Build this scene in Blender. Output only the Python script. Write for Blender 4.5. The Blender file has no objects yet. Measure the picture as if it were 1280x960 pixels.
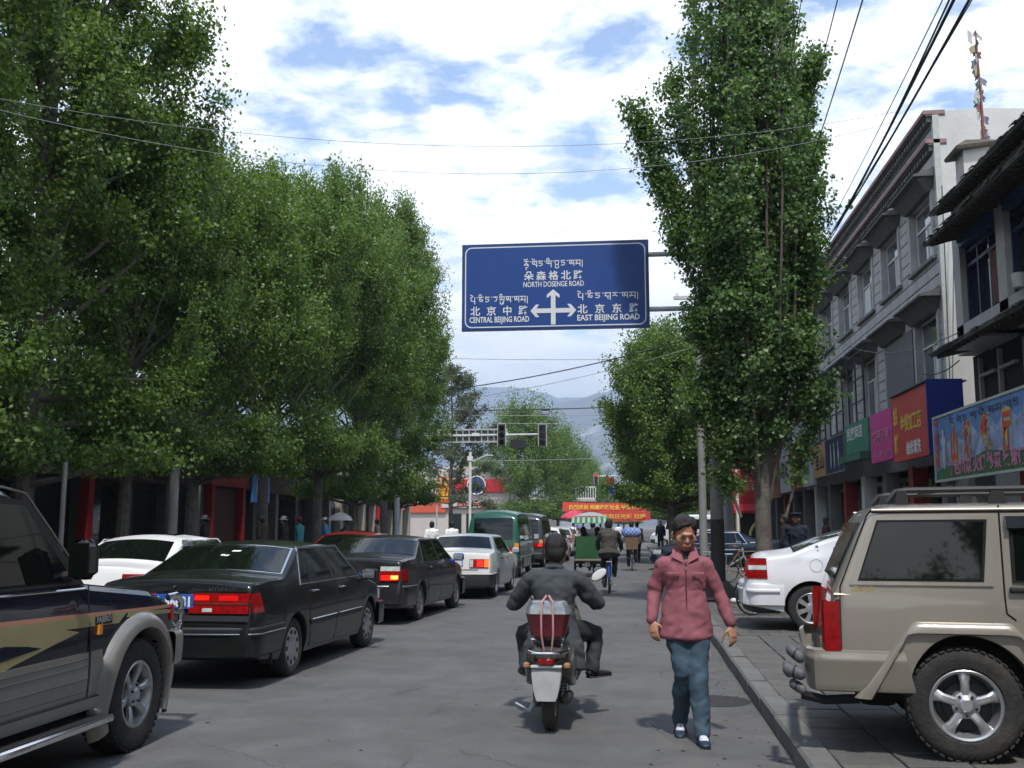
import bpy, math, random
import numpy as np
from mathutils import Vector, Matrix, noise
R = math.radians; PI = math.pi
random.seed(7); RNG = np.random.default_rng(7)
S = bpy.context.scene; C = S.collection

# ---------------------------------------------------------------- camera
FP = 1300.0; PITCH = R(7.753); YAW = R(6.522); EYE = Vector((0, 0, 1.58))
cam = bpy.data.cameras.new('camera'); camo = bpy.data.objects.new('camera', cam); C.objects.link(camo)
cam.sensor_width = 36; cam.lens = FP/1280*36; cam.clip_end = 20000; cam.clip_start = .05
camo.location = EYE; camo.rotation_euler = (PI/2+PITCH, 0, YAW); S.camera = camo

def at(u, v, Y):
    """world point on the sight line of picture point u,v at street distance Y"""
    fw = Vector((-math.sin(YAW)*math.cos(PITCH), math.cos(YAW)*math.cos(PITCH), math.sin(PITCH)))
    rt = Vector((math.cos(YAW), math.sin(YAW), 0)); up = rt.cross(fw)
    d = fw+rt*(u-640)/FP-up*(v-480)/FP
    return EYE+d*(Y/d.y)

# ---------------------------------------------------------------- world, sun, exposure
SUN_EL, SUN_AZ = R(60), R(171)       # azimuth clockwise from +Y (the street's direction)
w = bpy.data.worlds.new('World'); S.world = w; w.use_nodes = True
nt = w.node_tree; nt.nodes.clear()
def N(nt, t, **k):
    n = nt.nodes.new(t)
    for a, b in k.items():
        if a.startswith('i_'):
            key = a[2:]
            key = int(key) if key.isdigit() else key.replace('_', ' ')
            n.inputs[key].default_value = b
        else: setattr(n, a, b)
    return n
def lk(nt, a, ao, b, bi): nt.links.new(a.outputs[ao], b.inputs[bi])
out = N(nt, 'ShaderNodeOutputWorld'); bg = N(nt, 'ShaderNodeBackground'); bg.inputs[1].default_value = .1
sky = N(nt, 'ShaderNodeTexSky', sky_type='NISHITA', sun_disc=False, sun_elevation=SUN_EL, sun_rotation=SUN_AZ, altitude=3600, air_density=1.0, dust_density=.6, ozone_density=1.6)
tc = N(nt, 'ShaderNodeTexCoord'); sp = N(nt, 'ShaderNodeSeparateXYZ')
lk(nt, tc, 'Generated', sp, 0)
ad = N(nt, 'ShaderNodeMath', operation='ADD'); ad.inputs[1].default_value = .10; lk(nt, sp, 2, ad, 0)
mx = N(nt, 'ShaderNodeMath', operation='MAXIMUM'); mx.inputs[1].default_value = .04; lk(nt, ad, 0, mx, 0)
dx = N(nt, 'ShaderNodeMath', operation='DIVIDE'); dy = N(nt, 'ShaderNodeMath', operation='DIVIDE')
lk(nt, sp, 0, dx, 0); lk(nt, mx, 0, dx, 1); lk(nt, sp, 1, dy, 0); lk(nt, mx, 0, dy, 1)
cb = N(nt, 'ShaderNodeCombineXYZ'); lk(nt, dx, 0, cb, 0); lk(nt, dy, 0, cb, 1)
n1 = N(nt, 'ShaderNodeTexNoise', i_Scale=2.5, i_Detail=10, i_Roughness=.62, i_Distortion=.15); lk(nt, cb, 0, n1, 'Vector')
n2 = N(nt, 'ShaderNodeTexNoise', i_Scale=8.5, i_Detail=6, i_Roughness=.6, i_Distortion=.5); lk(nt, cb, 0, n2, 'Vector')
ma = N(nt, 'ShaderNodeMath', operation='MULTIPLY_ADD'); ma.inputs[1].default_value = .38; lk(nt, n2, 0, ma, 0); lk(nt, n1, 0, ma, 2)
# denser cloud towards the horizon
hz = N(nt, 'ShaderNodeMapRange'); hz.inputs[1].default_value = .12; hz.inputs[2].default_value = .62; hz.inputs[3].default_value = .20; hz.inputs[4].default_value = -.025; lk(nt, sp, 2, hz, 0)
sm = N(nt, 'ShaderNodeMath', operation='ADD'); lk(nt, ma, 0, sm, 0); lk(nt, hz, 0, sm, 1)
rp = N(nt, 'ShaderNodeValToRGB'); rp.color_ramp.elements[0].position = .645; rp.color_ramp.elements[1].position = .795
rp.color_ramp.elements[0].color = (.04, .04, .04, 1); lk(nt, sm, 0, rp, 0)
n3 = N(nt, 'ShaderNodeTexNoise', i_Scale=2.6, i_Detail=6, i_Roughness=.55); lk(nt, cb, 0, n3, 'Vector')
rc = N(nt, 'ShaderNodeValToRGB'); rc.color_ramp.elements[0].position = .36; rc.color_ramp.elements[1].position = .6
rc.color_ramp.elements[0].color = (11.2, 11.6, 12.4, 1); rc.color_ramp.elements[1].color = (14.5, 14.6, 14.8, 1); lk(nt, n3, 0, rc, 0)
sk2 = N(nt, 'ShaderNodeMix', data_type='RGBA', blend_type='MULTIPLY'); sk2.inputs[0].default_value = 1; lk(nt, sky, 0, sk2, 6); sk2.inputs[7].default_value = (3.1, 3.0, 2.75, 1)
# grey veil low over the mountains
lowr = N(nt, 'ShaderNodeMapRange'); lowr.inputs[1].default_value = .10; lowr.inputs[2].default_value = .24; lowr.inputs[3].default_value = .55; lowr.inputs[4].default_value = 0; lk(nt, sp, 2, lowr, 0)
mixc = N(nt, 'ShaderNodeMix', data_type='RGBA'); lk(nt, rp, 0, mixc, 0); lk(nt, sk2, 2, mixc, 6); lk(nt, rc, 0, mixc, 7)
mixl = N(nt, 'ShaderNodeMix', data_type='RGBA'); lk(nt, lowr, 0, mixl, 0); lk(nt, mixc, 2, mixl, 6); mixl.inputs[7].default_value = (8.2, 8.8, 9.6, 1)
lk(nt, mixl, 2, bg, 0); lk(nt, bg, 0, out, 0)
sl = bpy.data.lights.new('sun', 'SUN'); sl.energy = 3.0; sl.angle = R(3.5); sl.color = (1, .95, .88)
so = bpy.data.objects.new('sun', sl); C.objects.link(so); so.location = (0, 0, 60)
sd = Vector((math.sin(SUN_AZ)*math.cos(SUN_EL), math.cos(SUN_AZ)*math.cos(SUN_EL), math.sin(SUN_EL)))
so.rotation_euler = sd.to_track_quat('Z', 'Y').to_euler()
S.view_settings.view_transform = 'Standard'; S.view_settings.look = 'None'; S.view_settings.exposure = .42; S.view_settings.gamma = 1
S.view_settings.use_curve_mapping = False
S.cycles.max_bounces = 6; S.cycles.transparent_max_bounces = 6; S.cycles.volume_bounces = 0
S.cycles.caustics_reflective = False; S.cycles.caustics_refractive = False; S.cycles.use_denoising = True

# ---------------------------------------------------------------- materials
MATS = {}
def mat(name, col, rough=.6, metal=0., var=.12, scale=8., bump=0., bscale=None, coat=0., emis=0., dirt=None, dirtamt=.5, spec=.5, trans=0., alpha=1., sub=0.):
    if name in MATS: return MATS[name]
    m = bpy.data.materials.new(name); MATS[name] = m; m.use_nodes = True; t = m.node_tree; b = t.nodes['Principled BSDF']
    b.inputs['Roughness'].default_value = rough; b.inputs['Metallic'].default_value = metal
    b.inputs['Specular IOR Level'].default_value = spec
    b.inputs['Coat Weight'].default_value = coat; b.inputs['Coat Roughness'].default_value = .04
    b.inputs['Transmission Weight'].default_value = trans; b.inputs['Alpha'].default_value = alpha
    c = (*col, 1); co = N(t, 'ShaderNodeTexCoord')
    nz = N(t, 'ShaderNodeTexNoise', i_Scale=scale, i_Detail=6, i_Roughness=.65); lk(t, co, 'Object', nz, 'Vector')
    mr = N(t, 'ShaderNodeMapRange'); mr.inputs[1].default_value = .3; mr.inputs[2].default_value = .7
    mr.inputs[3].default_value = 1-var; mr.inputs[4].default_value = 1+var; lk(t, nz, 0, mr, 0)
    mm = N(t, 'ShaderNodeMix', data_type='RGBA', blend_type='MULTIPLY'); mm.inputs[0].default_value = 1; mm.inputs[6].default_value = c
    lk(t, mr, 0, mm, 7); last = (mm, 2)
    if dirt:
        nd = N(t, 'ShaderNodeTexNoise', i_Scale=scale*.35, i_Detail=9, i_Roughness=.75); lk(t, co, 'Object', nd, 'Vector')
        r2 = N(t, 'ShaderNodeMapRange'); r2.inputs[1].default_value = .45; r2.inputs[2].default_value = .75; r2.inputs[4].default_value = dirtamt; lk(t, nd, 0, r2, 0)
        m2 = N(t, 'ShaderNodeMix', data_type='RGBA'); lk(t, r2, 0, m2, 0); lk(t, last[0], last[1], m2, 6); m2.inputs[7].default_value = (*dirt, 1); last = (m2, 2)
    lk(t, last[0], last[1], b, 'Base Color')
    if emis:
        b.inputs['Emission Color'].default_value = c; b.inputs['Emission Strength'].default_value = emis
    if bump:
        nb = N(t, 'ShaderNodeTexNoise', i_Scale=bscale or scale*4, i_Detail=5); lk(t, co, 'Object', nb, 'Vector')
        bp = N(t, 'ShaderNodeBump', i_Strength=bump, i_Distance=.02); lk(t, nb, 0, bp, 'Height'); lk(t, bp, 0, b, 'Normal')
    return m
def paint(name, col, dirt=(.22, .2, .17), amt=.12, rough=.32): return mat(name, col, rough, .0, .03, 1.5, coat=.55, spec=.12, dirt=dirt, dirtamt=amt)
M_glass = mat('car_glass', (.004, .006, .005), .03, 0, .1, 2, spec=.42, dirt=(.04, .04, .036), dirtamt=.05)
M_rubber = mat('tyre_rubber', (.022, .021, .02), .85, 0, .3, 14, bump=.3, dirt=(.09, .08, .068), dirtamt=.6)
M_dark = mat('dark_plastic', (.018, .018, .019), .55, 0, .2, 9)
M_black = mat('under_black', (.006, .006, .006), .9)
M_chrome = mat('chrome', (.72, .73, .75), .14, 1., .08, 6)
M_alloy = mat('alloy', (.50, .51, .52), .34, .75, .12, 7, dirt=(.16, .13, .1), dirtamt=.35)
M_steel = mat('galvanised_steel', (.50, .52, .53), .55, .2, .15, 4, dirt=(.2, .17, .14), dirtamt=.3)
M_redlens = mat('red_lens', (.26, .004, .005), .15, 0, .35, 22, coat=.35, spec=.2)
M_redlit = mat('red_lens_lit', (1., .014, .006), .2, 0, .25, 14, emis=.38)
M_amberlit = mat('amber_lens_lit', (1., .16, .01), .2, 0, .2, 12, emis=.55)
M_amber = mat('amber_lens', (.7, .24, .03), .15, 0, .1, 9, coat=.5)
M_clear = mat('clear_lens', (.6, .62, .62), .08, .2, .2, 20, coat=.6)
M_white = mat('white_plate', (.75, .75, .73), .5, 0, .05, 6)
M_plate = mat('plate_blue', (.02, .10, .42), .4, 0, .05, 6)

# ---------------------------------------------------------------- mesh builder
def setp(o, label=None, cat=None, group=None, kind=None):
    for k, v in (('label', label), ('category', cat), ('group', group), ('kind', kind)):
        if v: o[k] = v
    return o
def thing(name, label, cat, loc=(0, 0, 0), rz=0, group=None):
    o = bpy.data.objects.new(name, None); C.objects.link(o); o.location = loc; o.rotation_euler = (0, 0, rz); o.empty_display_size = .2
    return setp(o, label, cat, group)
class MB:
    def __init__(s): s.v = []; s.f = []; s.m = []; s.mi = 0; s.T = None
    def add(s, vs, fs):
        o = len(s.v); s.v += [tuple(s.T @ Vector(p)) if s.T else tuple(p) for p in vs]
        s.f += [tuple(i+o for i in f) for f in fs]; s.m += [s.mi]*len(fs); return s
    def box(s, x0, x1, y0, y1, z0, z1):
        return s.add([(x, y, z) for x in (x0, x1) for y in (y0, y1) for z in (z0, z1)],
                     [(0, 1, 3, 2), (4, 6, 7, 5), (0, 4, 5, 1), (2, 3, 7, 6), (0, 2, 6, 4), (1, 5, 7, 3)])
    def cbox(s, c, d, e=0):
        """box with chamfered edges"""
        x, y, z = c; a, b, h = d[0]/2, d[1]/2, d[2]/2; e = e or min(d)*.18
        r = []
        for zz, k in ((-h, e), (-h+e, 0), (h-e, 0), (h, e)):
            aa, bb = a-k, b-k; q = e
            r.append([(x+aa, y+bb-q, z+zz), (x+aa-q, y+bb, z+zz), (x-aa+q, y+bb, z+zz), (x-aa, y+bb-q, z+zz), (x-aa, y-bb+q, z+zz), (x-aa+q, y-bb, z+zz), (x+aa-q, y-bb, z+zz), (x+aa, y-bb+q, z+zz)])
        return s.loft(r)
    def loft(s, rings, cap=True, closed=True):
        n = len(rings[0]); vs = [p for r in rings for p in r]; fs = []
        for i in range(len(rings)-1):
            for j in range(n if closed else n-1):
                a, b = i*n+j, i*n+(j+1) % n; fs.append((a, b, b+n, a+n))
        if cap: fs += [tuple(range(n))[::-1], tuple(range((len(rings)-1)*n, len(rings)*n))]
        return s.add(vs, fs)
    def tube(s, pts, r, n=8, side=None, cap=True):
        """pts with radii r (number, or list of numbers / (rx, ry) pairs)"""
        pts = [Vector(p) for p in pts]
        if not isinstance(r, (list,)): r = [r]*len(pts)
        rings = []; ref = Vector(side).normalized() if side else None; prev = None
        for i, p in enumerate(pts):
            t = (pts[min(i+1, len(pts)-1)]-pts[max(i-1, 0)])
            t = t.normalized() if t.length > 1e-9 else Vector((0, 0, 1))
            if ref: a = ref-t*ref.dot(t)
            elif prev: a = prev-t*prev.dot(t)
            else: a = t.cross(Vector((0, 0, 1)) if abs(t.z) < .9 else Vector((1, 0, 0)))
            if a.length < 1e-6: a = t.orthogonal()
            a.normalize(); prev = a; b = t.cross(a)
            rx, ry = r[i] if isinstance(r[i], tuple) else (r[i], r[i])
            rings.append([p+a*(rx*math.cos(2*PI*k/n))+b*(ry*math.sin(2*PI*k/n)) for k in range(n)])
        return s.loft(rings, cap)
    def capsule(s, pts, r, n=10, side=None):
        """tube with rounded ends"""
        pts = [Vector(p) for p in pts]
        if not isinstance(r, list): r = [r]*len(pts)
        q = [x if isinstance(x, tuple) else (x, x) for x in r]
        d0 = (pts[0]-pts[1]).normalized(); d1 = (pts[-1]-pts[-2]).normalized(); P = []; Q = []
        for k in (1., .85, .5):
            h = min(q[0]); P.append(pts[0]+d0*h*k); f = max(.08, math.sqrt(max(0, 1-k*k))); Q.append((q[0][0]*f, q[0][1]*f))
        P += pts; Q += q
        for k in (.5, .85, 1.):
            h = min(q[-1]); P.append(pts[-1]+d1*h*k); f = max(.08, math.sqrt(max(0, 1-k*k))); Q.append((q[-1][0]*f, q[-1][1]*f))
        return s.tube(P, Q, n, side)
    def ell(s, c, r, n=12, m=8):
        c = Vector(c); rings = []
        for i in range(1, m):
            a = PI*i/m; rings.append([(c.x+r[0]*math.sin(a)*math.cos(2*PI*k/n), c.y+r[1]*math.sin(a)*math.sin(2*PI*k/n), c.z-r[2]*math.cos(a)) for k in range(n)])
        vs = [p for q in rings for p in q]+[(c.x, c.y, c.z-r[2]), (c.x, c.y, c.z+r[2])]; fs = []
        for i in range(m-2):
            for j in range(n):
                a, b = i*n+j, i*n+(j+1) % n; fs.append((a, b, b+n, a+n))
        for j in range(n):
            fs.append(((j+1) % n, j, (m-1)*n)); fs.append(((m-2)*n+j, (m-2)*n+(j+1) % n, (m-1)*n+1))
        return s.add(vs, fs)
    def lathe(s, prof, n=28, axis='y', c=(0, 0, 0), cap=False, closed=False):
        rings = []
        for r, h in (prof+[prof[0]] if closed else prof):
            q = []
            for k in range(n):
                a = 2*PI*k/n; x, z = r*math.cos(a), r*math.sin(a)
                q.append({'y': (c[0]+x, c[1]+h, c[2]+z), 'z': (c[0]+x, c[1]+z, c[2]+h), 'x': (c[0]+h, c[1]+x, c[2]+z)}[axis])
            rings.append(q)
        return s.loft(rings, cap)
    def grid(s, P):
        n = len(P[0]); return s.add([p for r in P for p in r], [(i*n+j, i*n+j+1, (i+1)*n+j+1, (i+1)*n+j) for i in range(len(P)-1) for j in range(n-1)])
    def prism(s, poly, a, b, axis='y'):
        """polygon in the plane across `axis`, extruded a..b"""
        g = {'y': lambda p, h: (p[0], h, p[1]), 'x': lambda p, h: (h, p[0], p[1]), 'z': lambda p, h: (p[0], p[1], h)}[axis]
        n = len(poly); vs = [g(p, a) for p in poly]+[g(p, b) for p in poly]
        return s.add(vs, [tuple(range(n))[::-1], tuple(range(n, 2*n))]+[(i, (i+1) % n, (i+1) % n+n, i+n) for i in range(n)])
    def mesh(s, name, mats, smooth=35):
        me = bpy.data.meshes.new(name); me.from_pydata(s.v, [], s.f)
        for m in (mats if isinstance(mats, (list, tuple)) else [mats]): me.materials.append(m)
        if any(s.m): me.polygons.foreach_set('material_index', s.m)
        fix_normals(me)
        if smooth:
            me.polygons.foreach_set('use_smooth', [True]*len(me.polygons)); me.set_sharp_from_angle(angle=R(smooth))
        me.update(); return me
    def build(s, name, mats, parent=None, smooth=35, label=None, kind=None):
        return link(name, s.mesh(name, mats, smooth), parent, label, kind)
import bmesh
def fix_normals(me):
    b = bmesh.new(); b.from_mesh(me); bmesh.ops.recalc_face_normals(b, faces=b.faces); b.to_mesh(me); b.free()
def link(name, me, parent=None, label=None, kind=None, loc=None, rot=None):
    o = bpy.data.objects.new(name, me); C.objects.link(o)
    if parent: o.parent = parent
    if loc is not None: o.location = loc
    if rot is not None: o.rotation_euler = rot
    if label: o['label'] = label
    if kind: o['kind'] = kind
    return o
def copy_tree(o, parent=None):
    c = o.copy(); C.objects.link(c)
    if parent: c.parent = parent
    for ch in list(o.children): copy_tree(ch, c)
    return c
def sm(o, kind='structure', label=None, cat=None): return setp(o, label, cat, None, kind)

TC = {}
def text_mesh(body, size=1., bold=0., sx=1., font_key=''):
    """lettering as a flat mesh, centred on 0,0"""
    k = (body, size, bold, sx)
    if k in TC: return TC[k]
    cu = bpy.data.curves.new('t', 'FONT'); cu.body = body; cu.size = size; cu.offset = bold; cu.resolution_u = 3
    cu.align_x = 'CENTER'; cu.align_y = 'CENTER'
    o = bpy.data.objects.new('t', cu); C.objects.link(o); dg = bpy.context.evaluated_depsgraph_get(); dg.update()
    me = bpy.data.meshes.new_from_object(o.evaluated_get(dg)); bpy.data.objects.remove(o); bpy.data.curves.remove(cu)
    n = len(me.vertices)
    if n:
        a = np.empty(n*3); me.vertices.foreach_get('co', a); a = a.reshape(-1, 3)
        a[:, 0] -= (a[:, 0].max()+a[:, 0].min())/2; a[:, 1] -= (a[:, 1].max()+a[:, 1].min())/2
        a[:, 0] *= sx; me.vertices.foreach_set('co', a.ravel())
    TC[k] = me; return me
def lettering(parent, body, size, loc, rot, m, bold=0., sx=1., name='lettering', width=None):
    me = text_mesh(body, size, bold, sx).copy(); me.materials.clear(); me.materials.append(m)
    if width and len(me.vertices):
        xs = [v.co.x for v in me.vertices]; k = width/(max(xs)-min(xs))
        for v in me.vertices: v.co.x *= k
    return link(name, me, parent, loc=loc, rot=rot)

def PL(pts, r=0.):
    xs = [p[0] for p in pts]; ys = [p[1] for p in pts]
    def f(x):
        if r == 0: return float(np.interp(x, xs, ys))
        return sum(float(np.interp(x+r*k, xs, ys)) for k in (-1, -.6, -.2, .2, .6, 1))/6
    return f
# ---------------------------------------------------------------- ground, road, pavements
def asphalt():
    m = bpy.data.materials.new('asphalt'); m.use_nodes = True; t = m.node_tree; b = t.nodes['Principled BSDF']; b.inputs['Roughness'].default_value = .82; b.inputs['Specular IOR Level'].default_value = .35
    co = N(t, 'ShaderNodeTexCoord'); n1 = N(t, 'ShaderNodeTexNoise', i_Scale=.35, i_Detail=8, i_Roughness=.6); n2 = N(t, 'ShaderNodeTexNoise', i_Scale=90, i_Detail=3, i_Roughness=.7); n3 = N(t, 'ShaderNodeTexNoise', i_Scale=1.6, i_Detail=8, i_Roughness=.7, i_Distortion=.6)
    for n in (n1, n2, n3): lk(t, co, 'Object', n, 'Vector')
    r1 = N(t, 'ShaderNodeValToRGB'); e = r1.color_ramp.elements; e[0].position = .32; e[1].position = .70; e[0].color = (.100, .099, .098, 1); e[1].color = (.132, .131, .129, 1); lk(t, n1, 0, r1, 0)
    r3 = N(t, 'ShaderNodeMapRange'); r3.inputs[1].default_value = .3; r3.inputs[2].default_value = .72; r3.inputs[3].default_value = .74; r3.inputs[4].default_value = 1.2; lk(t, n3, 0, r3, 0)
    r2 = N(t, 'ShaderNodeMapRange'); r2.inputs[1].default_value = .25; r2.inputs[2].default_value = .75; r2.inputs[3].default_value = .45; r2.inputs[4].default_value = 1.55; lk(t, n2, 0, r2, 0)
    m1 = N(t, 'ShaderNodeMix', data_type='RGBA', blend_type='MULTIPLY'); m1.inputs[0].default_value = 1; lk(t, r1, 0, m1, 6); lk(t, r3, 0, m1, 7)
    m2 = N(t, 'ShaderNodeMix', data_type='RGBA', blend_type='MULTIPLY'); m2.inputs[0].default_value = 1; lk(t, m1, 2, m2, 6); lk(t, r2, 0, m2, 7)
    # tan grit gathered near the kerb
    sx = N(t, 'ShaderNodeSeparateXYZ'); lk(t, co, 'Object', sx, 0); g = N(t, 'ShaderNodeMapRange'); g.inputs[1].default_value = -.9; g.inputs[2].default_value = 1.0; lk(t, sx, 0, g, 0)
    n4 = N(t, 'ShaderNodeTexNoise', i_Scale=1.9, i_Detail=9, i_Roughness=.75, i_Distortion=.5); lk(t, co, 'Object', n4, 'Vector'); r4 = N(t, 'ShaderNodeMapRange'); r4.inputs[1].default_value = .46; r4.inputs[2].default_value = .72; r4.inputs[4].default_value = .8; lk(t, n4, 0, r4, 0)
    mu = N(t, 'ShaderNodeMath', operation='MULTIPLY'); lk(t, g, 0, mu, 0); lk(t, r4, 0, mu, 1)
    m3 = N(t, 'ShaderNodeMix', data_type='RGBA'); lk(t, mu, 0, m3, 0); lk(t, m2, 2, m3, 6); m3.inputs[7].default_value = (.15, .135, .11, 1)
    # cracks
    nd = N(t, 'ShaderNodeTexNoise', i_Scale=2.2, i_Detail=6, i_Roughness=.6); lk(t, co, 'Object', nd, 'Vector'); mv = N(t, 'ShaderNodeMix', data_type='VECTOR'); mv.inputs[0].default_value = .22; lk(t, co, 'Object', mv, 4); lk(t, nd, 'Color', mv, 5)
    v = N(t, 'ShaderNodeTexVoronoi', feature='DISTANCE_TO_EDGE', i_Scale=.85); lk(t, mv, 1, v, 'Vector')
    rv = N(t, 'ShaderNodeMapRange'); rv.inputs[1].default_value = .0; rv.inputs[2].default_value = .008; rv.inputs[3].default_value = 1; rv.inputs[4].default_value = 0; lk(t, v, 0, rv, 0)
    n5 = N(t, 'ShaderNodeTexNoise', i_Scale=.55, i_Detail=3); lk(t, co, 'Object', n5, 'Vector'); r5 = N(t, 'ShaderNodeMapRange'); r5.inputs[1].default_value = .49; r5.inputs[2].default_value = .60; r5.inputs[4].default_value = .75; lk(t, n5, 0, r5, 0)
    mk = N(t, 'ShaderNodeMath', operation='MULTIPLY'); lk(t, rv, 0, mk, 0); lk(t, r5, 0, mk, 1)
    n6 = N(t, 'ShaderNodeTexNoise', i_Scale=.9, i_Detail=4, i_Roughness=.45); mp = N(t, 'ShaderNodeMapping'); mp.inputs['Scale'].default_value = (1.6, .55, 1); lk(t, co, 'Object', mp, 0); lk(t, mp, 0, n6, 'Vector'); r6 = N(t, 'ShaderNodeMapRange'); r6.inputs[1].default_value = .56; r6.inputs[2].default_value = .70; r6.inputs[4].default_value = .14; lk(t, n6, 0, r6, 0)
    m5 = N(t, 'ShaderNodeMix', data_type='RGBA'); lk(t, r6, 0, m5, 0); lk(t, m3, 2, m5, 6); m5.inputs[7].default_value = (.035, .034, .033, 1)
    m4 = N(t, 'ShaderNodeMix', data_type='RGBA'); lk(t, mk, 0, m4, 0); lk(t, m5, 2, m4, 6); m4.inputs[7].default_value = (.025, .024, .022, 1); lk(t, m4, 2, b, 'Base Color')
    sb = N(t, 'ShaderNodeMath', operation='SUBTRACT'); lk(t, n2, 0, sb, 0); lk(t, mk, 0, sb, 1); bp = N(t, 'ShaderNodeBump', i_Strength=.35, i_Distance=.012); lk(t, sb, 0, bp, 'Height'); lk(t, bp, 0, b, 'Normal')
    return m
M_asph = asphalt()
def sheet(name, x0, x1, y0, y1, z, m, kind='structure', parent=None, th=0):
    b = MB()
    if th: b.box(x0, x1, y0, y1, z-th, z)
    else: b.add([(x0, y0, z), (x1, y0, z), (x1, y1, z), (x0, y1, z)], [(0, 1, 2, 3)])
    return b.build(name, m, parent, 0, kind=kind)
sheet('ground', -6000, 6000, -300, 7000, -.35, mat('ground_dust', (.16, .14, .11), .95, scale=.02))
sheet('road', -10.6, 1.06, -30, 420, 0, M_asph, th=.3)
sheet('cross_road', -140, -10.6, 82, 100, 0, M_asph, th=.3)
sheet('cross_road', 1.06, 140, 82, 100, 0, M_asph, th=.3)
M_pave = mat('paver_grey', (.105, .103, .098), .9, 0, .28, 3.5, bump=.35, bscale=60, dirt=(.05, .048, .042), dirtamt=.6)
M_pave2 = mat('paver_warm', (.125, .117, .105), .9, 0, .28, 3.5, bump=.35, bscale=60, dirt=(.05, .048, .042), dirtamt=.6)
M_joint = mat('joint_dirt', (.04, .037, .032), .95, 0, .3, 12)
def brickfloor():
    m = bpy.data.materials.new('paving_far'); m.use_nodes = True; t = m.node_tree; b = t.nodes['Principled BSDF']; b.inputs['Roughness'].default_value = .9
    co = N(t, 'ShaderNodeTexCoord'); bt = N(t, 'ShaderNodeTexBrick', i_Scale=1., i_Mortar_Size=.012); bt.inputs['Brick Width'].default_value = .4; bt.inputs['Row Height'].default_value = .4
    bt.inputs['Color1'].default_value = (.10, .098, .092, 1); bt.inputs['Color2'].default_value = (.125, .12, .11, 1); bt.inputs['Mortar'].default_value = (.04, .037, .032, 1); lk(t, co, 'Object', bt, 'Vector')
    n = N(t, 'ShaderNodeTexNoise', i_Scale=1.2, i_Detail=8, i_Roughness=.7); lk(t, co, 'Object', n, 'Vector'); r = N(t, 'ShaderNodeMapRange'); r.inputs[1].default_value = .3; r.inputs[2].default_value = .7; r.inputs[3].default_value = .6; r.inputs[4].default_value = 1.25; lk(t, n, 0, r, 0)
    mm = N(t, 'ShaderNodeMix', data_type='RGBA', blend_type='MULTIPLY'); mm.inputs[0].default_value = 1; lk(t, bt, 0, mm, 6); lk(t, r, 0, mm, 7); lk(t, mm, 2, b, 'Base Color'); return m
M_far = brickfloor()
pv = sheet('pavement', 1.24, 9.5, -6, 82, .105, M_joint, th=.35)
sheet('far_paving', 1.24, 9.5, 14.45, 82, .131, M_far, parent=pv, th=.02); sheet('near_paving', 1.24, 9.5, -6, 4.8, .131, M_far, parent=pv, th=.02)
tiles = []
b = MB(); b.cbox((0, 0, 0), (.384, .384, .04), .006); PM = [b.mesh('paver', M_pave, 30), b.mesh('paver', M_pave2, 30)]
rr_ = random.Random(3); cells = []
for j in range(24):
    for i in range(21):
        x = 1.24+.2+i*.4; y = 4.8+.2+j*.4+(0.0 if i % 1 else 0); cells.append((math.hypot(x, y), x, y))
def shown(x, y):
    d = math.degrees(math.atan2(x, y))+6.5; return abs(d) < 28.5 and y > 5.6
cells.sort(); n_ = 0; rest = MB()
for d, x, y in cells:
    ok = shown(x, y) and n_ < 292
    z = .111+rr_.uniform(-.004, .003); rx, ry = rr_.uniform(-.013, .013), rr_.uniform(-.013, .013)
    if ok:
        link('paver', PM[rr_.random() < .35], pv, loc=(x, y, z), rot=(rx, ry, 0)); n_ += 1
    else: rest.T = Matrix.Translation((x, y, z)); rest.cbox((0, 0, 0), (.392, .392, .04), .004)
rest.T = None; rest.build('paver_field', M_pave, pv, 30, kind='stuff')
# kerb
M_kerb = mat('kerb_concrete', (.15, .148, .14), .88, 0, .25, 5, bump=.4, bscale=40, dirt=(.07, .065, .055), dirtamt=.6)
kb = sheet('kerb', 1.06, 1.24, -6, 82, -.02, M_joint, th=.3)
b = MB(); P = [(-.088, -.14), (-.088, .125), (-.070, .145), (.088, .145), (.088, -.14)]
b.prism(P, -.445, .445, 'y'); kst = b.mesh('kerb_stone', M_kerb, 30)
for k in range(95):
    o = link('kerb_stone', kst, kb, loc=(1.15+rr_.uniform(-.006, .006), -5.5+.9*k, rr_.uniform(-.012, .004)), rot=(0, rr_.uniform(-.03, .03), rr_.uniform(-.012, .012)))
lp = sheet('left_pavement', -22, -10.6, -10, 82, .13, M_far, th=.4)
kb2 = sheet('left_kerb', -10.72, -10.6, -10, 82, .14, M_kerb, th=.4)
sheet('far_pavement', 1.24, 12, 100, 400, .13, M_far, th=.4); sheet('far_left_pavement', -24, -10.6, 100, 400, .13, M_far, th=.4)
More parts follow.
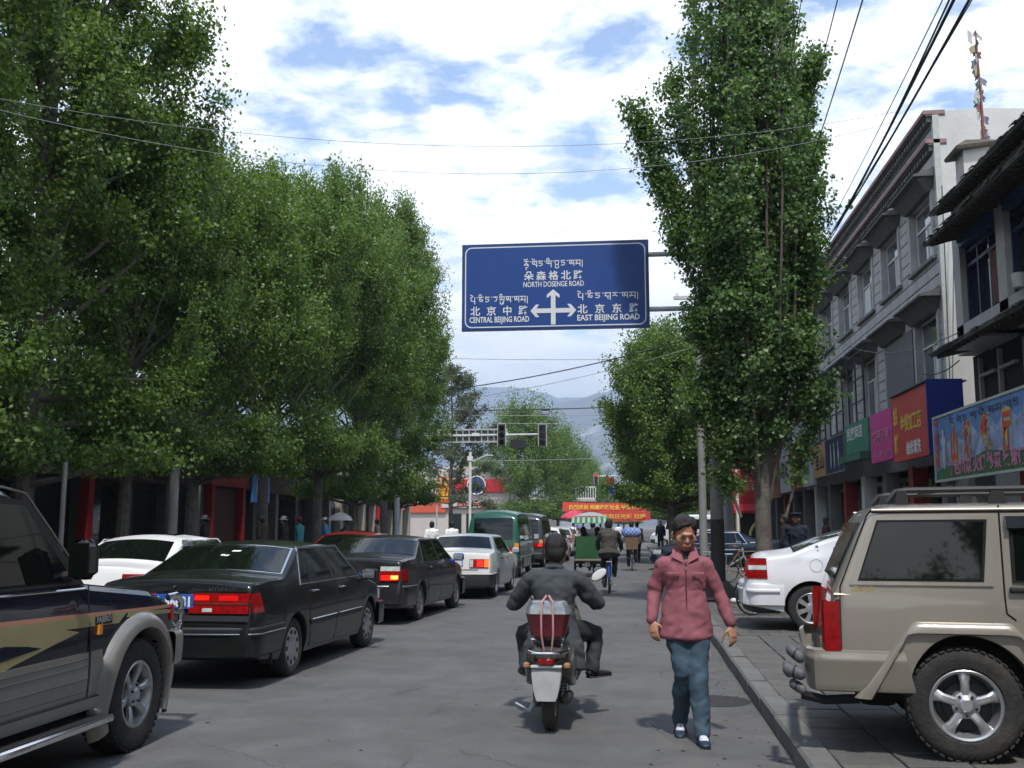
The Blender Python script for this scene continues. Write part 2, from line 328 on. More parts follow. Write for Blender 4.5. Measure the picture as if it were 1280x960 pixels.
# drain cover and litter by the kerb
b = MB(); b.lathe([(.002, .006), (.25, .006), (.27, .003), (.30, .004), (.33, .0)], 32, 'z'); o = b.build('drain_cover', mat('cast_iron', (.045, .042, .038), .75, .3, .3, 20, bump=.5), None, 40); o.location = (.72, 9.9, .002)
setp(o, 'round dark drain cover in the gutter beside the walking person', 'drain cover')
M_litter = mat('litter_dark', (.03, .028, .024), .9); M_litterb = mat('litter_brown', (.16, .085, .045), .9)
b = MB()
for _ in range(420):
    x = 1.02-abs(rr_.gauss(0, .38)) if rr_.random() < .6 else rr_.uniform(-6, 1); y = rr_.uniform(5.8, 30); s_ = rr_.uniform(.008, .028); a = rr_.uniform(0, 6.3); b.mi = rr_.random() < .4
    b.add([(x+s_*math.cos(a), y+s_*math.sin(a), .002), (x-s_*math.sin(a)*.7, y+s_*math.cos(a)*.7, .006), (x-s_*math.cos(a), y-s_*math.sin(a), .002), (x+s_*math.sin(a)*.5, y-s_*math.cos(a)*.5, .004)], [(0, 1, 2, 3)])
o = b.build('street_grit', [M_litter, M_litterb], None, 0, kind='stuff'); setp(o, 'fallen leaves and grit scattered along the gutter', 'litter')

# ---------------------------------------------------------------- mountains and haze
def mountain(name, label, X0, X1, Y, D, ridge, col, seed):
    nx, ny = 150, 50; b = MB(); P = []
    for j in range(ny+1):
        row = []
        for i in range(nx+1):
            x = X0+(X1-X0)*i/nx; t = j/ny; u = 790+FP*x/Y; h = FPR(ridge, u)*Y/FP; y = Y-D*(1-t)
            e = t**1.25; q = noise.fractal((x*.0022+seed, y*.0022, 0), .9, 2.1, 6); rd = abs(noise.fractal((x*.004+seed*3, y*.0016, 4), 1, 2, 5))
            row.append((x+q*60*t, y, max(-2, h*e*(1+.10*q*(1-t*.8))-rd*90*t*(1-t)*2+(noise.noise((x*.02, seed, 0))*8*t))))
        P.append(row)
    P.append([(x, y+D*.6, -2) for x, y, z in P[-1]]); b.grid(P); o = b.build(name, col, None, 60, kind='structure'); return o
def FPR(pts, u): return float(np.interp(u, [p[0] for p in pts], [657-p[1] for p in pts]))
def rock(name, a, b_, c):
    m = bpy.data.materials.new(name); m.use_nodes = True; t = m.node_tree; b = t.nodes['Principled BSDF']; b.inputs['Roughness'].default_value = 1
    co = N(t, 'ShaderNodeTexCoord'); n = N(t, 'ShaderNodeTexNoise', i_Scale=.006, i_Detail=12, i_Roughness=.68, i_Distortion=.7); lk(t, co, 'Object', n, 'Vector')
    r = N(t, 'ShaderNodeValToRGB'); e = r.color_ramp.elements; e[0].position = .38; e[0].color = (*a, 1); e[1].position = .68; e[1].color = (*c, 1); q = e.new(.55); q.color = (*b_, 1); lk(t, n, 0, r, 0); lk(t, r, 0, b, 'Base Color'); return m
mountain('mountain', '', -2400, 2600, 3900, 1700, [(-200, 560), (520, 600), (600, 560), (650, 525), (690, 505), (720, 499), (745, 492), (772, 478), (800, 455), (850, 440), (950, 432), (1200, 450), (1700, 500)], rock('mountain_rock', (.05, .055, .045), (.11, .105, .09), (.40, .38, .35)), 3)
mountain('far_mountain', '', -3600, 2600, 5600, 1500, [(-200, 450), (300, 465), (500, 470), (590, 484), (640, 486), (672, 488), (700, 496), (740, 497), (800, 490), (1200, 480)], rock('far_rock', (.04, .05, .05), (.07, .075, .07), (.11, .11, .10)), 8)
hb = MB(); hb.box(-4200, 4200, -250, 6900, -1.5, 720); hz_ = hb.mesh('haze', [], 0); ho = link('haze', hz_, None, kind='stuff'); setp(ho, 'pale haze filling the valley air over the street', 'haze')
hm = bpy.data.materials.new('haze_air'); hm.use_nodes = True; t = hm.node_tree; t.nodes.clear(); o_ = N(t, 'ShaderNodeOutputMaterial'); pvv = N(t, 'ShaderNodeVolumePrincipled', i_Density=.00030); pvv.inputs['Color'].default_value = (.60, .76, .98, 1); lk(t, pvv, 0, o_, 'Volume'); hz_.materials.append(hm)
HAZE = ho

# ---------------------------------------------------------------- buildings on the right
M_conc = mat('concrete_grey', (.16, .16, .155), .9, 0, .18, 3, bump=.2, bscale=30)
M_clad = mat('cladding_grey', (.44, .43, .42), .8, 0, .14, 2.2, bump=.15, bscale=20, dirt=(.11, .105, .10), dirtamt=.5)
M_plas = mat('white_plaster', (.52, .52, .50), .9, 0, .08, 1.2, bump=.35, bscale=9, dirt=(.34, .33, .31), dirtamt=.6)
M_win = mat('window_glass', (.02, .024, .024), .04, 0, .2, 2, spec=.7); M_pane = mat('pane_bright', (.16, .19, .20), .05, .35, .4, 1.5, spec=.9); M_cur = mat('curtain_pale', (.62, .64, .62), .8, 0, .15, 3)
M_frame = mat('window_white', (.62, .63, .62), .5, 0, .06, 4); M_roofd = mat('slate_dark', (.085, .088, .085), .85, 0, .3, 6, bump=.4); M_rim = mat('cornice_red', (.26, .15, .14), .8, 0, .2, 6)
bl = thing('three_storey_building', 'long grey clad three storey building with shops, its white end wall facing us', 'building', (7.5, 25.5, 0))
def lb(x0, x1, y0, y1, z0, z1, m, name, par=None, chamfer=0):
    b = MB(); b.box(x0, x1, y0, y1, z0, z1); return b.build(name, m, par or bl, 0)
LEN = 37.
lb(.25, 12, .12, LEN, 3.1, 11.3, M_conc, 'wall')
b = MB(); P = []
for i in range(13):
    row = []
    for k in range(13): row.append((.14+11.8*k/12, .0+noise.noise((k*.7, i*.9, 0))*.02, 0+(11.68+.05*math.sin(k*1.7))*i/12))
    P.append(row)
b.grid(P); b.grid([[(x, .3, z) for x, y, z in r_] for r_ in P]); b.box(.14, 11.9, .04, .28, 0, 11.6); b.build('end_wall', M_plas, bl, 40)
lb(-.01, .14, -.02, .12, 3.2, 11.6, mat('corner_pale', (.38, .40, .38), .7), 'corner_strip')
WY = [(.45, 2.25)]; k = 1
wins = [(.45+3.25*k, .45+3.25*k+1.95) for k in range(11)]
FL = [(4.95, 6.8), (8.28, 9.72)]
panels = []
zc = 4.65
while zc < 10.65:
    z0, z1 = zc, zc+.30; segs = [(.13, LEN)]
    for fz0, fz1 in FL:
        if z1 > fz0+.01 and z0 < fz1-.01:
            segs = []; last = .13
            for w0, w1 in wins: segs.append((last, w0)); last = w1
            segs.append((last, LEN))
    for a, e in segs:
        n = max(1, round((e-a)/.95)); 
        for q in range(n): panels.append((a+(e-a)*q/n, a+(e-a)*(q+1)/n, z0, z1))
    zc += .30
panels.sort(key=lambda p: p[0]-(.2*p[2])); PC = {}; rest = MB()
for i, (a, e, z0, z1) in enumerate(panels):
    if i < 290:
        w_ = round(e-a, 2)
        if w_ not in PC: b = MB(); b.cbox((.11, 0, 0), (.22, w_-.022, .276), .008); PC[w_] = b.mesh('panel', M_clad, 30)
        link('panel', PC[w_], bl, loc=(rr_.uniform(-.006, .006), (a+e)/2, (z0+z1)/2))
    else: rest.box(0+rr_.uniform(-.004, .004), .22, a+.006, e-.006, z0+.006, z1-.006)
rest.build('panel_field', M_clad, bl, 0, kind='stuff')
def cornice(z, xo, name, parent=bl, L=LEN):
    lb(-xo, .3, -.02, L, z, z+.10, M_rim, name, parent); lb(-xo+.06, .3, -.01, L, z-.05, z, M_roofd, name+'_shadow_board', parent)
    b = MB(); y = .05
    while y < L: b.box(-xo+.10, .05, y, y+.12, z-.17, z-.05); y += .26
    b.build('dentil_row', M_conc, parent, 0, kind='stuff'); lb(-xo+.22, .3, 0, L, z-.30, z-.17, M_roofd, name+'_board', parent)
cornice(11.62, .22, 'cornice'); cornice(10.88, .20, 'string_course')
lb(.02, .3, .12, LEN, 10.98, 11.32, M_clad, 'parapet')
hm_ = {}
def hood(y0, y1, z, pr=.5):
    k = round(y1-y0, 2)
    if k not in hm_:
        b = MB(); L2 = (y1-y0)/2
        b.loft([[(-pr, -L2, .22), (-pr, L2, .22), (0, L2+.02, .38), (0, -L2-.02, .38)][::1], [(-pr, -L2, .17), (-pr, L2, .17), (0, L2+.02, .17), (0, -L2-.02, .17)], [(-pr+.1, -L2+.1, .16), (-pr+.1, L2-.1, .16), (0, L2-.05, .16), (0, -L2+.05, .16)], [(-.14, -L2+.24, -.16), (-.14, L2-.24, -.16), (0, L2-.2, -.16), (0, -L2+.2, -.16)]]); b.build
        hm_[k] = b.mesh('window_hood', M_roofd, 20)
    link('window_hood', hm_[k], bl, loc=(0, (y0+y1)/2, z))
wm = {}
def window(y0, y1, z0, z1, curt=.5, grille=False):
    k = (round(z0, 2), curt > .5)
    if k not in wm:
        w_, h = y1-y0, z1-z0
        b = MB(); T_ = .05
        b.box(.12, .20, 0, w_, 0, T_); b.box(.12, .20, 0, w_, h-T_, h); b.box(.12, .2, 0, T_, T_, h-T_); b.box(.12, .2, w_-T_, w_, T_, h-T_); b.box(.125, .195, T_, w_-T_, h*.62, h*.62+T_); b.box(.127, .19, w_/2-.03, w_/2+.03, T_, h*.62); b.box(.127, .19, w_*.3, w_*.3+.04, h*.62+T_, h-T_)
        g = MB(); g.box(.16, .17, .02, w_-.02, .02, h-.02)
        q = MB(); n = 16; q.grid([[(.145+.012*math.sin(i*2.1), .05+w_*(.45)*i/n+(w_*.47 if k[1] else 0), z) for i in range(n+1)] for z in (.05, h*.6)]) if True else None
        wm[k] = (b.mesh('window', M_frame, 0), g.mesh('pane', M_pane, 0), q.mesh('curtain', M_cur, 40))
    a, g, q = wm[k]; o = link('window', a, bl, loc=(0, y0, z0)); link('pane', g, o); link('curtain', q, o)
    lb(-.05, .10, y0-.16, y0, z0-.14, z1+.12, M_clad, 'window_surround'); lb(-.05, .10, y1, y1+.16, z0-.14, z1+.12, M_clad, 'window_surround'); lb(-.10, .10, y0-.2, y1+.2, z0-.22, z0-.14, M_conc, 'sill')
for i, (w0, w1) in enumerate(wins):
    window(w0, w1, *FL[1], curt=(i*7 % 3)/2.); window(w0, w1, *FL[0], curt=(i*5 % 3)/2.)
    hood(w0-.35, w1+.35, 9.92); 
    if i < 5: hood(w0-.35, w1+.35, 6.92)
# window cages on the middle floor
for i in (2, 3, 4):
    w0, w1 = wins[i]; b = MB()
    for yy in (w0-.15, (w0+w1)/2, w1+.15): b.tube([(0, yy, 4.7), (-.45, yy, 4.7), (-.45, yy, 6.9), (0, yy, 6.9)], .028, 6)
    for zz in (4.7, 5.4, 6.1, 6.9): b.tube([(-.45, w0-.15, zz), (-.45, w1+.15, zz)], .026, 6)
    b.build('window_cage', mat('iron_black', (.012, .013, .014), .6), bl)
lb(-.06, -.01, wins[0][1]+.25, wins[1][0]+1.9, 4.75, 6.75, mat('corrugated_grey', (.13, .135, .14), .7, .2, .2, 7), 'sheet_panel')
# ground floor: dark shop bays between pillars
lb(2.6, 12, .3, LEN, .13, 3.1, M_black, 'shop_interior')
lb(.0, 2.6, .3, LEN, 3.1, 4.64, M_conc, 'lintel')
cols = [M_conc, mat('pillar_red', (.26, .02, .015), .6), M_conc, M_frame, mat('pillar_red', (.26, .02, .015), .6), M_conc, M_frame, M_conc, M_conc, mat('pillar_red', (.26, .02, .015), .6), M_conc, M_conc, M_conc]
for i in range(13): lb(-.05, .35, .35+i*2.95, .35+i*2.95+.45, .13, 3.15, cols[i], 'pillar')
for i in range(12):
    y0 = .8+i*2.95; b = MB(); b.box(.9, .95, y0, y0+2.5, .13, .5); b.box(.9, .95, y0, y0+.08, .5, 3.05); b.box(.9, .95, y0+1.2, y0+1.28, .5, 3.05); b.box(.9, .95, y0+2.42, y0+2.5, .5, 3.05); b.box(.9, .95, y0+.08, y0+2.42, 2.9, 3.05); o = b.build('shopfront', [M_frame, M_dark, M_conc][i % 3], bl, 0); g = MB(); g.box(.92, .93, y0+.02, y0+2.48, .5, 2.95); g.build('pane', M_win, o, 0)

def board(name, label, x, y0, y1, z0, z1, m, th=.12, cat='shop sign', frame=None, tilt=0., group=None):
    """sign board facing the street (-X); its near edge is at y0"""
    t_ = thing(name, label, cat, (x, (y0+y1)/2, (z0+z1)/2), 0, group); t_.rotation_euler = (0, tilt, 0)
    b = MB(); b.box(0, th, -(y1-y0)/2, (y1-y0)/2, -(z1-z0)/2, (z1-z0)/2); b.build('board', m, t_, 0)
    if frame:
        h, w_ = (z1-z0)/2, (y1-y0)/2; b = MB()
        for a in ((-w_-.03, -w_+.02, -h-.03, h+.03), (w_-.02, w_+.03, -h-.03, h+.03)): b.box(-.02, th+.01, *a)
        for a in ((-w_+.02, w_-.02, -h-.03, -h+.02), (-w_+.02, w_-.02, h-.02, h+.03)): b.box(-.02, th+.01, *a)
        b.build('frame', frame, t_, 0)
    return t_
def st(t_, s_, size, y, z, m, off=-.012, bold=.01, width=None, sx=1.):
    """lettering on a board; the reader looks along +X, so text runs towards the camera (-Y)"""
    return lettering(t_, s_, size, (off, y, z), (PI/2, 0, -PI/2), m, bold, sx, width=width)
L_y = mat('letters_yellow', (.75, .50, .06), .5, 0, .05); L_w = mat('letters_white', (.72, .72, .70), .5, 0, .05); L_r = mat('letters_red', (.62, .05, .02), .5, 0, .05); L_k = mat('letters_black', (.015, .015, .02), .6); L_p = mat('letters_pink', (.62, .20, .34), .5)
t_ = board('shop_sign', 'red shop sign with yellow characters and blue side panel beside the magenta sign', 6.7, 24.45, 27.6, 3.17, 4.81, mat('sign_red', (.50, .035, .03), .5, 0, .12, 3), frame=None, th=.1)
b = MB(); b.box(.0, .80, -1.64, -1.58, -.82, .90); b.build('side_panel', mat('sign_blue', (.008, .025, .22), .5, 0, .1, 3), t_, 0); b = MB(); b.box(-.06, .9, -1.62, 1.60, .84, .87); b.build('canopy', M_roofd, t_, 0)
st(t_, '金银加工店', .46, -.18, .08, L_y, width=1.9); st(t_, '维修清洗', .34, -.35, -.55, L_w, width=1.3); st(t_, '金店', .5, 1.22, .35, L_y, width=.42, bold=.02); st(t_, '首饰', .5, 1.22, -.38, L_y, width=.42, bold=.02)
t_ = board('shop_sign', 'magenta shop sign between the red and the green shop signs', 6.72, 27.75, 30.2, 3.3, 4.64, mat('sign_magenta', (.55, .04, .24), .5, 0, .12, 3))
st(t_, '茶园酒家', .42, 0, .0, L_p, width=1.9); st(t_, '藏餐川菜 火锅', .16, 0, -.48, L_p, width=1.8)
t_ = board('shop_sign', 'green shop sign with pale characters beside the magenta sign', 6.85, 31.1, 34.3, 3.74, 4.72, mat('sign_green', (.04, .20, .12), .6, 0, .2, 3))
st(t_, '民族商店', .42, .2, .18, L_w, width=2.2); b = MB(); b.box(-.25, .1, -1.6, 1.6, -.72, -.50); b.build('awning', mat('awning_green', (.04, .12, .075), .8, 0, .2, 3), t_, 0)
t_ = board('shop_sign', 'dark navy picture sign with pale figures left of the green sign', 6.86, 34.6, 37.9, 3.36, 4.55, mat('sign_navy', (.015, .03, .08), .5, 0, .3, 2), frame=M_conc)
for q in (-.6, .1, .7):
    b = MB(); b.ell((-.0, q, -.1), (.012, .12, .35), 10, 8); b.ell((0, q+.02, .32), (.012, .08, .09), 10, 8); b.build('figure', mat('figure_pale', (.38, .36, .33), .6), t_)
t_ = board('shop_sign', 'tan shop sign with two dark characters beside the navy picture sign', 6.88, 37.95, 40.6, 3.35, 4.52, mat('sign_tan', (.38, .24, .10), .6, 0, .12, 3)); st(t_, '圣山', .6, 0, -.05, L_k, width=1.8)
t_ = board('shop_sign', 'pale grey shop sign with small green characters between tan and red signs', 6.89, 40.8, 43.4, 3.12, 4.56, mat('sign_pale', (.36, .38, .38), .6, 0, .08, 3)); st(t_, '电信', .45, .2, -.05, mat('letters_green', (.03, .12, .06), .6), width=1.4)
t_ = board('shop_sign', 'deep red shop sign between two pale signs far along the building', 6.9, 43.6, 46.4, 3.10, 4.72, mat('sign_deep_red', (.26, .022, .02), .6, 0, .12, 3)); st(t_, '服装', .6, 0, .0, mat('letters_dark_red', (.08, .008, .008), .6), width=1.8)
t_ = board('shop_sign', 'white shop sign with black blocks, farthest of the pale signs', 6.9, 46.6, 49.8, 3.06, 4.68, mat('sign_white', (.42, .43, .43), .6, 0, .08, 3)); st(t_, '鞋城', .75, 0, .2, L_k, width=2.2)
t_ = board('shop_sign', 'rust brown sign with dark columns, last sign before the poplar', 6.9, 50.1, 56, 2.9, 4.9, mat('sign_rust', (.22, .06, .035), .6, 0, .12, 3)); st(t_, '百货批发', 1.0, 0, .0, L_k, width=4.6)

# ---- near building with projecting eaves
nb = thing('tibetan_house', 'two storey plastered house with dark eaves and deep blue windows at the picture edge', 'building', (6.9, 11, 0))
def nbx(x0, x1, y0, y1, z0, z1, m, name, par=None): b = MB(); b.box(x0, x1, y0, y1, z0, z1); return b.build(name, m, par or nb, 0)
NL = 11.6
M_plg = mat('grey_plaster', (.45, .45, .44), .9, 0, .12, 1.5, bump=.35, bscale=12, dirt=(.22, .21, .19), dirtamt=.5); M_blue = mat('frame_blue', (.012, .022, .075), .55, 0, .2, 5); M_sod = mat('soffit_wood', (.06, .05, .038), .8, 0, .3, 6)
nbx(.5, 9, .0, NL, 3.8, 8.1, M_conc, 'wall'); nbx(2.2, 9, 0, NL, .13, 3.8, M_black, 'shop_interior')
nbx(.0, .5, 0, NL, 7.62, 8.14, M_plg, 'frieze')
for k in range(6): nbx(0, .5, NL-.45-k*2.6, NL-k*2.6-.0, 5.35, 7.62, M_plg, 'pillar') if NL-.45-k*2.6 > 0 else None
nbx(.0, .5, 0, NL, 5.12, 5.72, M_plg, 'sill_wall')
for k in range(4):
    y1 = NL-.45-k*2.6; y0 = y1-2.15
    o = nbx(.22, .30, y0, y1, 5.72, 7.62, M_win, 'window'); b = MB()
    for yy in (y0, y0+.7, y0+1.4, y1-.07): b.box(.12, .24, yy, yy+.07, 5.72, 7.62)
    for zz in (5.72, 6.9, 7.2): b.box(.125, .235, y0, y1, zz, zz+.07)
    b.build('frame', M_blue, o, 0); nbx(.10, .22, y0+.08, y0+.62, 5.80, 6.85, mat('curtain_rust', (.10, .03, .012), .8, 0, .3, 3), 'curtain', o) if k == 0 else None
    b = MB()
    for q in range(12): b.box(-.08, .2, y0+.05+q*.175, y0+.13+q*.175, 7.42, 7.50)
    b.box(-.02, .2, y0, y1, 7.34, 7.42); b.build('lintel_blocks', mat('lintel_blue', (.03, .07, .17), .6), o, 0)
def eave(z, x0, y0, y1, name, drop=.22, th=.07, rafters=True):
    t = MB(); t.prism([(x0, z-drop), (x0, z-drop+th), (.45, z+th), (.45, z)], y0, y1, 'y')
    # ragged slates along the edge
    e_ = t.build(name, M_roofd, nb, 0); s_ = MB(); y = y0; prng = random.Random(int(z*10))
    while y < y1:
        w_ = prng.uniform(.18, .34); o = prng.uniform(-.05, .02); s_.add([(x0+o-.02, y, z-drop+th+.004), (x0+o-.02, y+w_, z-drop+th+.008), (.2, y+w_, z+th-.02), (.2, y, z+th-.02), (x0+o-.02, y, z-drop+th-.03), (x0+o-.02, y+w_, z-drop+th-.026)], [(0, 1, 2, 3), (0, 4, 5, 1)]); y += w_
    s_.build('slate_row', mat('slate_brown', (.085, .075, .06), .9, 0, .35, 9), e_, 0, kind='stuff')
    if rafters:
        q = MB(); y = y0+.1
        while y < y1-.1: q.prism([(x0+.08, z-drop-.06), (x0+.08, z-drop+.0), (.2, z-.01), (.2, z-.07)], y, y+.08, 'y'); y += .26
        q.build('rafters', M_sod, e_, 0, kind='stuff')
eave(8.38, -.42, -.2, NL+.05, 'roof_eave', .20); nbx(-.0, 9, 0, NL-.05, 8.14, 8.36, M_plg, 'parapet')
eave(7.62, -.72, -.2, NL-.45, 'window_eave', .24); eave(5.22, -.72, -.2, NL-.50, 'lower_eave', .20)
nbx(-.55, .1, NL-3.2, NL-1.6, 4.98, 5.03, mat('sheet_pale', (.35, .37, .40), .5, .3), 'sheet_metal')
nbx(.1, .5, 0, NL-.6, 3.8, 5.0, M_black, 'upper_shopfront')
for yy in (NL-1.2, NL-2.3, NL-3.6): 
    b = MB(); b.box(.02, .1, yy, yy+.08, 3.8, 4.9); b.box(.02, .1, yy-.8, yy, 4.5, 4.56); b.build('window_bar', mat('bar_pale', (.28, .29, .29), .6), nb, 0)
for k in range(4): nbx(-.0, .4, NL-.6-k*2.9, NL-.15-k*2.9, .13, 3.75, [M_plg, mat('pillar_red', (.26, .02, .015), .6)][k % 2], 'pillar')
ch = MB(); P = []
for z, s_ in ((8.1, .27), (9.3, .26), (9.35, .26)): P.append([(x*s_, y*s_, z) for x, y in ((-1, -1), (1, -1), (1, 1), (-1, 1))])
ch.T = Matrix.Translation((.28, 10.85, 0)); ch.loft(P); c1 = ch.build('chimney', M_plas, nb, 0)
ch = MB(); ch.T = Matrix.Translation((.28, 10.85, 0)); ch.loft([[(x*.42, y*.42, 9.30+.05*x) for x, y in ((-1, -1), (1, -1), (1, 1), (-1, 1))], [(x*.44, y*.44, 9.36+.04*x) for x, y in ((-1, -1), (1, -1), (1, 1), (-1, 1))], [(x*.18, y*.2, 9.52) for x, y in ((-1, -1), (1, -1), (1, 1), (-1, 1))]]); ch.build('cap', mat('slate_brown', (.085, .075, .06), .9), c1, 0)
# flag pole
fpz = thing('prayer_flag_pole', 'tall thin pole wrapped in tattered coloured prayer flags on the roof', 'flag pole', (7.52, 22.1, 8.36))
b = MB(); b.tube([(0, 0, 0), (.0, 0, 1.8), (-.03, 0, 3.75)], [.035, .03, .018], 8); b.build('pole', mat('pole_rust', (.20, .07, .05), .8, 0, .2, 5), fpz)
fc = [(.26, .11, .10), (.36, .32, .18), (.12, .20, .15), (.17, .19, .27), (.42, .42, .42), (.30, .18, .20)]
for i in range(34):
    z = 1.25+i*.07+rr_.uniform(-.03, .03); a = rr_.uniform(0, 6.3); w_ = rr_.uniform(.05, .15); h = rr_.uniform(.12, .28); b = MB(); dx_, dy_ = math.cos(a), math.sin(a)*.5; x0 = -.03*(z/3.7)
    b.grid([[(x0+dx_*(.02+w_*u/3)+.02*math.sin(3*u+i+v*2), dy_*w_*u/3+.02*math.cos(2*u+i), z-h*v/4-.05*u/3) for u in range(4)] for v in range(5)]); k = i % 6; b.build('flag', mat('flag_%s' % ['red', 'yellow', 'green', 'blue', 'white', 'pink'][k], fc[k], .9), fpz, 60)
b = MB(); b.grid([[(-.02-.22*u/4, .05*math.sin(u), 1.35-.28*v/3*(1+u*.25)-.12*u/4) for u in range(5)] for v in range(4)]); b.build('flag', mat('flag_green', fc[2], .9), fpz, 60)
b = MB(); b.grid([[(.02+.14*u/4, .03*math.sin(u*2), 1.25-.5*v/3-.02*u) for u in range(5)] for v in range(4)]); b.build('flag', mat('flag_red', fc[0], .9), fpz, 60)
b = MB(); b.grid([[(-.10+.20*u/6-.0, .02*math.sin(u), 3.68+.06*math.sin(u*.9)-.10*v/2-(0 if u < 5 else .02)) for u in range(7)] for v in range(3)]); b.grid([[(-.20+.09*u/3, .0, 3.80-.28*v/4-.03*u) for u in range(4)] for v in range(5)]); b.build('scarf', mat('flag_white', fc[4], .9), fpz, 60)
b = MB(); b.lathe([(.002, 0), (.10, 0), (.13, .24), (.14, .25), (.125, .25), (.1, .03)], 18, 'z'); o = b.build('bucket', mat('bucket_white', (.5, .5, .48), .6)); o.location = (6.82, 18.75, 5.722); setp(o, 'white bucket standing on the window ledge of the plastered house', 'bucket')
# restaurant banner
t_ = board('restaurant_banner', 'wide blue and green restaurant banner with big red characters and mountains', 6.5, 17.4, 23.25, 2.52, 3.86, mat('banner_sky', (.10, .24, .52), .6, 0, .35, 1.2), th=.06, cat='banner', frame=mat('banner_edge', (.45, .47, .42), .6))
b = MB(); top_ = [(-2.85, -.44), (-2.2, -.36), (-1.2, -.30), (-.4, -.22), (.3, -.30), (1.4, -.42), (2.2, -.38), (2.85, -.48)]
b.prism([(y, z) for y, z in top_]+[(2.85, -.65), (-2.85, -.65)], -.006, -.002, 'x'); b.build('green_meadow', mat('banner_green', (.035, .14, .045), .7, 0, .35, 4), t_, 0)
b = MB(); b.prism([(-2.8, .05), (-2.3, .42), (-2.0, .2), (-1.5, .50), (-1.0, .15), (-.5, .42), (.0, .1), (.5, .34), (1.0, .05), (1.6, .22), (2.2, .0), (2.8, -.1), (2.8, -.5), (-2.8, -.5)], -.004, -.001, 'x'); b.build('painted_mountain', mat('banner_peaks', (.28, .36, .52), .7, 0, .6, 2.5), t_, 0)
o_y = mat('outline_yellow', (.68, .42, .05), .5)
for ch_, y in (('山', 1.55), ('城', .70), ('餐', -.40), ('厅', -1.45)):
    st(t_, ch_, .80, y, .02 if ch_ != '餐' else .06, o_y, -.010, .045, width=.66 if ch_ == '餐' else .5); st(t_, ch_, .76, y, .02 if ch_ != '餐' else .06, L_r, -.014, .018, width=.60 if ch_ == '餐' else .44)
st(t_, '特色川菜 火锅 炒菜 家常便饭', .30, -.35, -.46, L_p, -.016, .012, width=4.6)
st(t_, '欢\n迎\n光\n临', .26, 2.70, .1, L_r, -.016, .012)
b = MB(); b.ell((-.012, 2.25, -.1), (.008, .10, .36), 12, 8); b.ell((-.014, 2.25, .30), (.008, .07, .08), 12, 8); b.ell((-.013, 2.25, .12), (.008, .16, .13), 12, 8); b.build('painted_figure', mat('figure_white', (.5, .5, .5), .6), t_)

# ---- tibetan lettering from strokes
TG = {
 'o': [[(0, 1.32), (.18, 1.18), (.3, 1.18), (.42, 1.36)]], 'e': [[(.0, 1.34), (.3, 1.16)]], 'i': [[(.05, 1.12), (.08, 1.32), (.28, 1.34), (.32, 1.14)]],
 'ra': [[(.05, 1), (.55, 1)], [(.3, 1), (.3, .72), (.1, .6)], [(.3, .7), (.5, .55)]], 'da_': [[(.05, .5), (.5, .5), (.46, .2), (.2, .12), (.3, -.15)]],
 'sa': [[(.02, 1), (.6, 1)], [(.1, 1), (.05, .65), (.3, .55), (.3, .95)], [(.3, .6), (.55, .35)], [(.55, 1), (.55, .2)]],
 'nga': [[(.05, 1), (.5, 1)], [(.12, 1), (.12, .72), (.45, .72), (.48, .5), (.3, .36), (.08, .4)]],
 'ga': [[(.02, 1), (.58, 1)], [(.08, 1), (.06, .68), (.28, .6), (.3, .98)], [(.56, 1), (.56, .15)], [(.3, .7), (.56, .6)]],
 'ba': [[(.05, 1), (.12, .5), (.45, .45), (.5, 1)], [(.05, 1), (.5, 1)]], 'ya_': [[(.12, .38), (.1, .1), (.3, -.05), (.5, .1), (.42, .3)]],
 'la': [[(.02, 1), (.6, 1)], [(.1, .95), (.1, .6), (.26, .5), (.3, .9), (.4, .55), (.58, .6)], [(.58, 1), (.58, .25)]],
 'ma': [[(.02, 1), (.6, 1)], [(.12, 1), (.3, .62), (.1, .45), (.08, .62), (.5, .5)], [(.57, 1), (.57, .2)]],
 'pa': [[(.05, 1), (.1, .5), (.5, .45)], [(.5, 1), (.5, .1)], [(.05, 1), (.25, 1)]], 'ca': [[(.02, 1), (.55, 1)], [(.4, 1), (.1, .8), (.1, .5), (.4, .4), (.5, .62), (.2, .66)]],
 'da': [[(.05, 1), (.52, 1)], [(.15, 1), (.45, .78), (.4, .5), (.2, .42)]], 'ka': [[(.02, 1), (.6, 1)], [(.1, 1), (.06, .6), (.28, .6), (.3, 1)], [(.3, .6), (.58, .55)], [(.58, 1), (.5, .3), (.3, .1)]],
 'sha': [[(.02, 1), (.6, 1)], [(.2, 1), (.05, .6), (.4, .55)], [(.56, 1), (.56, .1)], [(.3, .55), (.35, .2)]], 'tsek': [[(.04, 1), (.10, .9)]], 'shad': [[(.1, 1), (.1, .05)]]}
def tib(parent, words, w_, h, loc, rot, m, wt=.1):
    b = MB(); x = 0
    seq = words.split()
    for s_ in seq:
        gl = s_.split('+'); wd = .22 if gl[0] in ('tsek', 'shad') else .72
        for g in gl:
            for pl in TG[g]:
                for (ax, az), (bx, bz) in zip(pl, pl[1:]):
                    d = Vector((bx-ax, bz-az)); L = d.length or 1; n = Vector((-d.y, d.x))/L*wt/2*(1.0 if abs(d.x) > abs(d.y) else .8); e = d/L*wt*.3
                    b.add([(x+ax-e.x+n.x, az-e.y+n.y, 0), (x+ax-e.x-n.x, az-e.y-n.y, 0), (x+bx+e.x-n.x, bz+e.y-n.y, 0), (x+bx+e.x+n.x, bz+e.y+n.y, 0)], [(0, 1, 2, 3)])
        x += wd
    k = w_/x; b.v = [((p[0]-x/2)*k, (p[1]-.6)*h, i*1e-6) for i, p in enumerate(b.v)]
    o = b.build('lettering', m, parent, 0); o.location = loc; o.rotation_euler = rot; return o
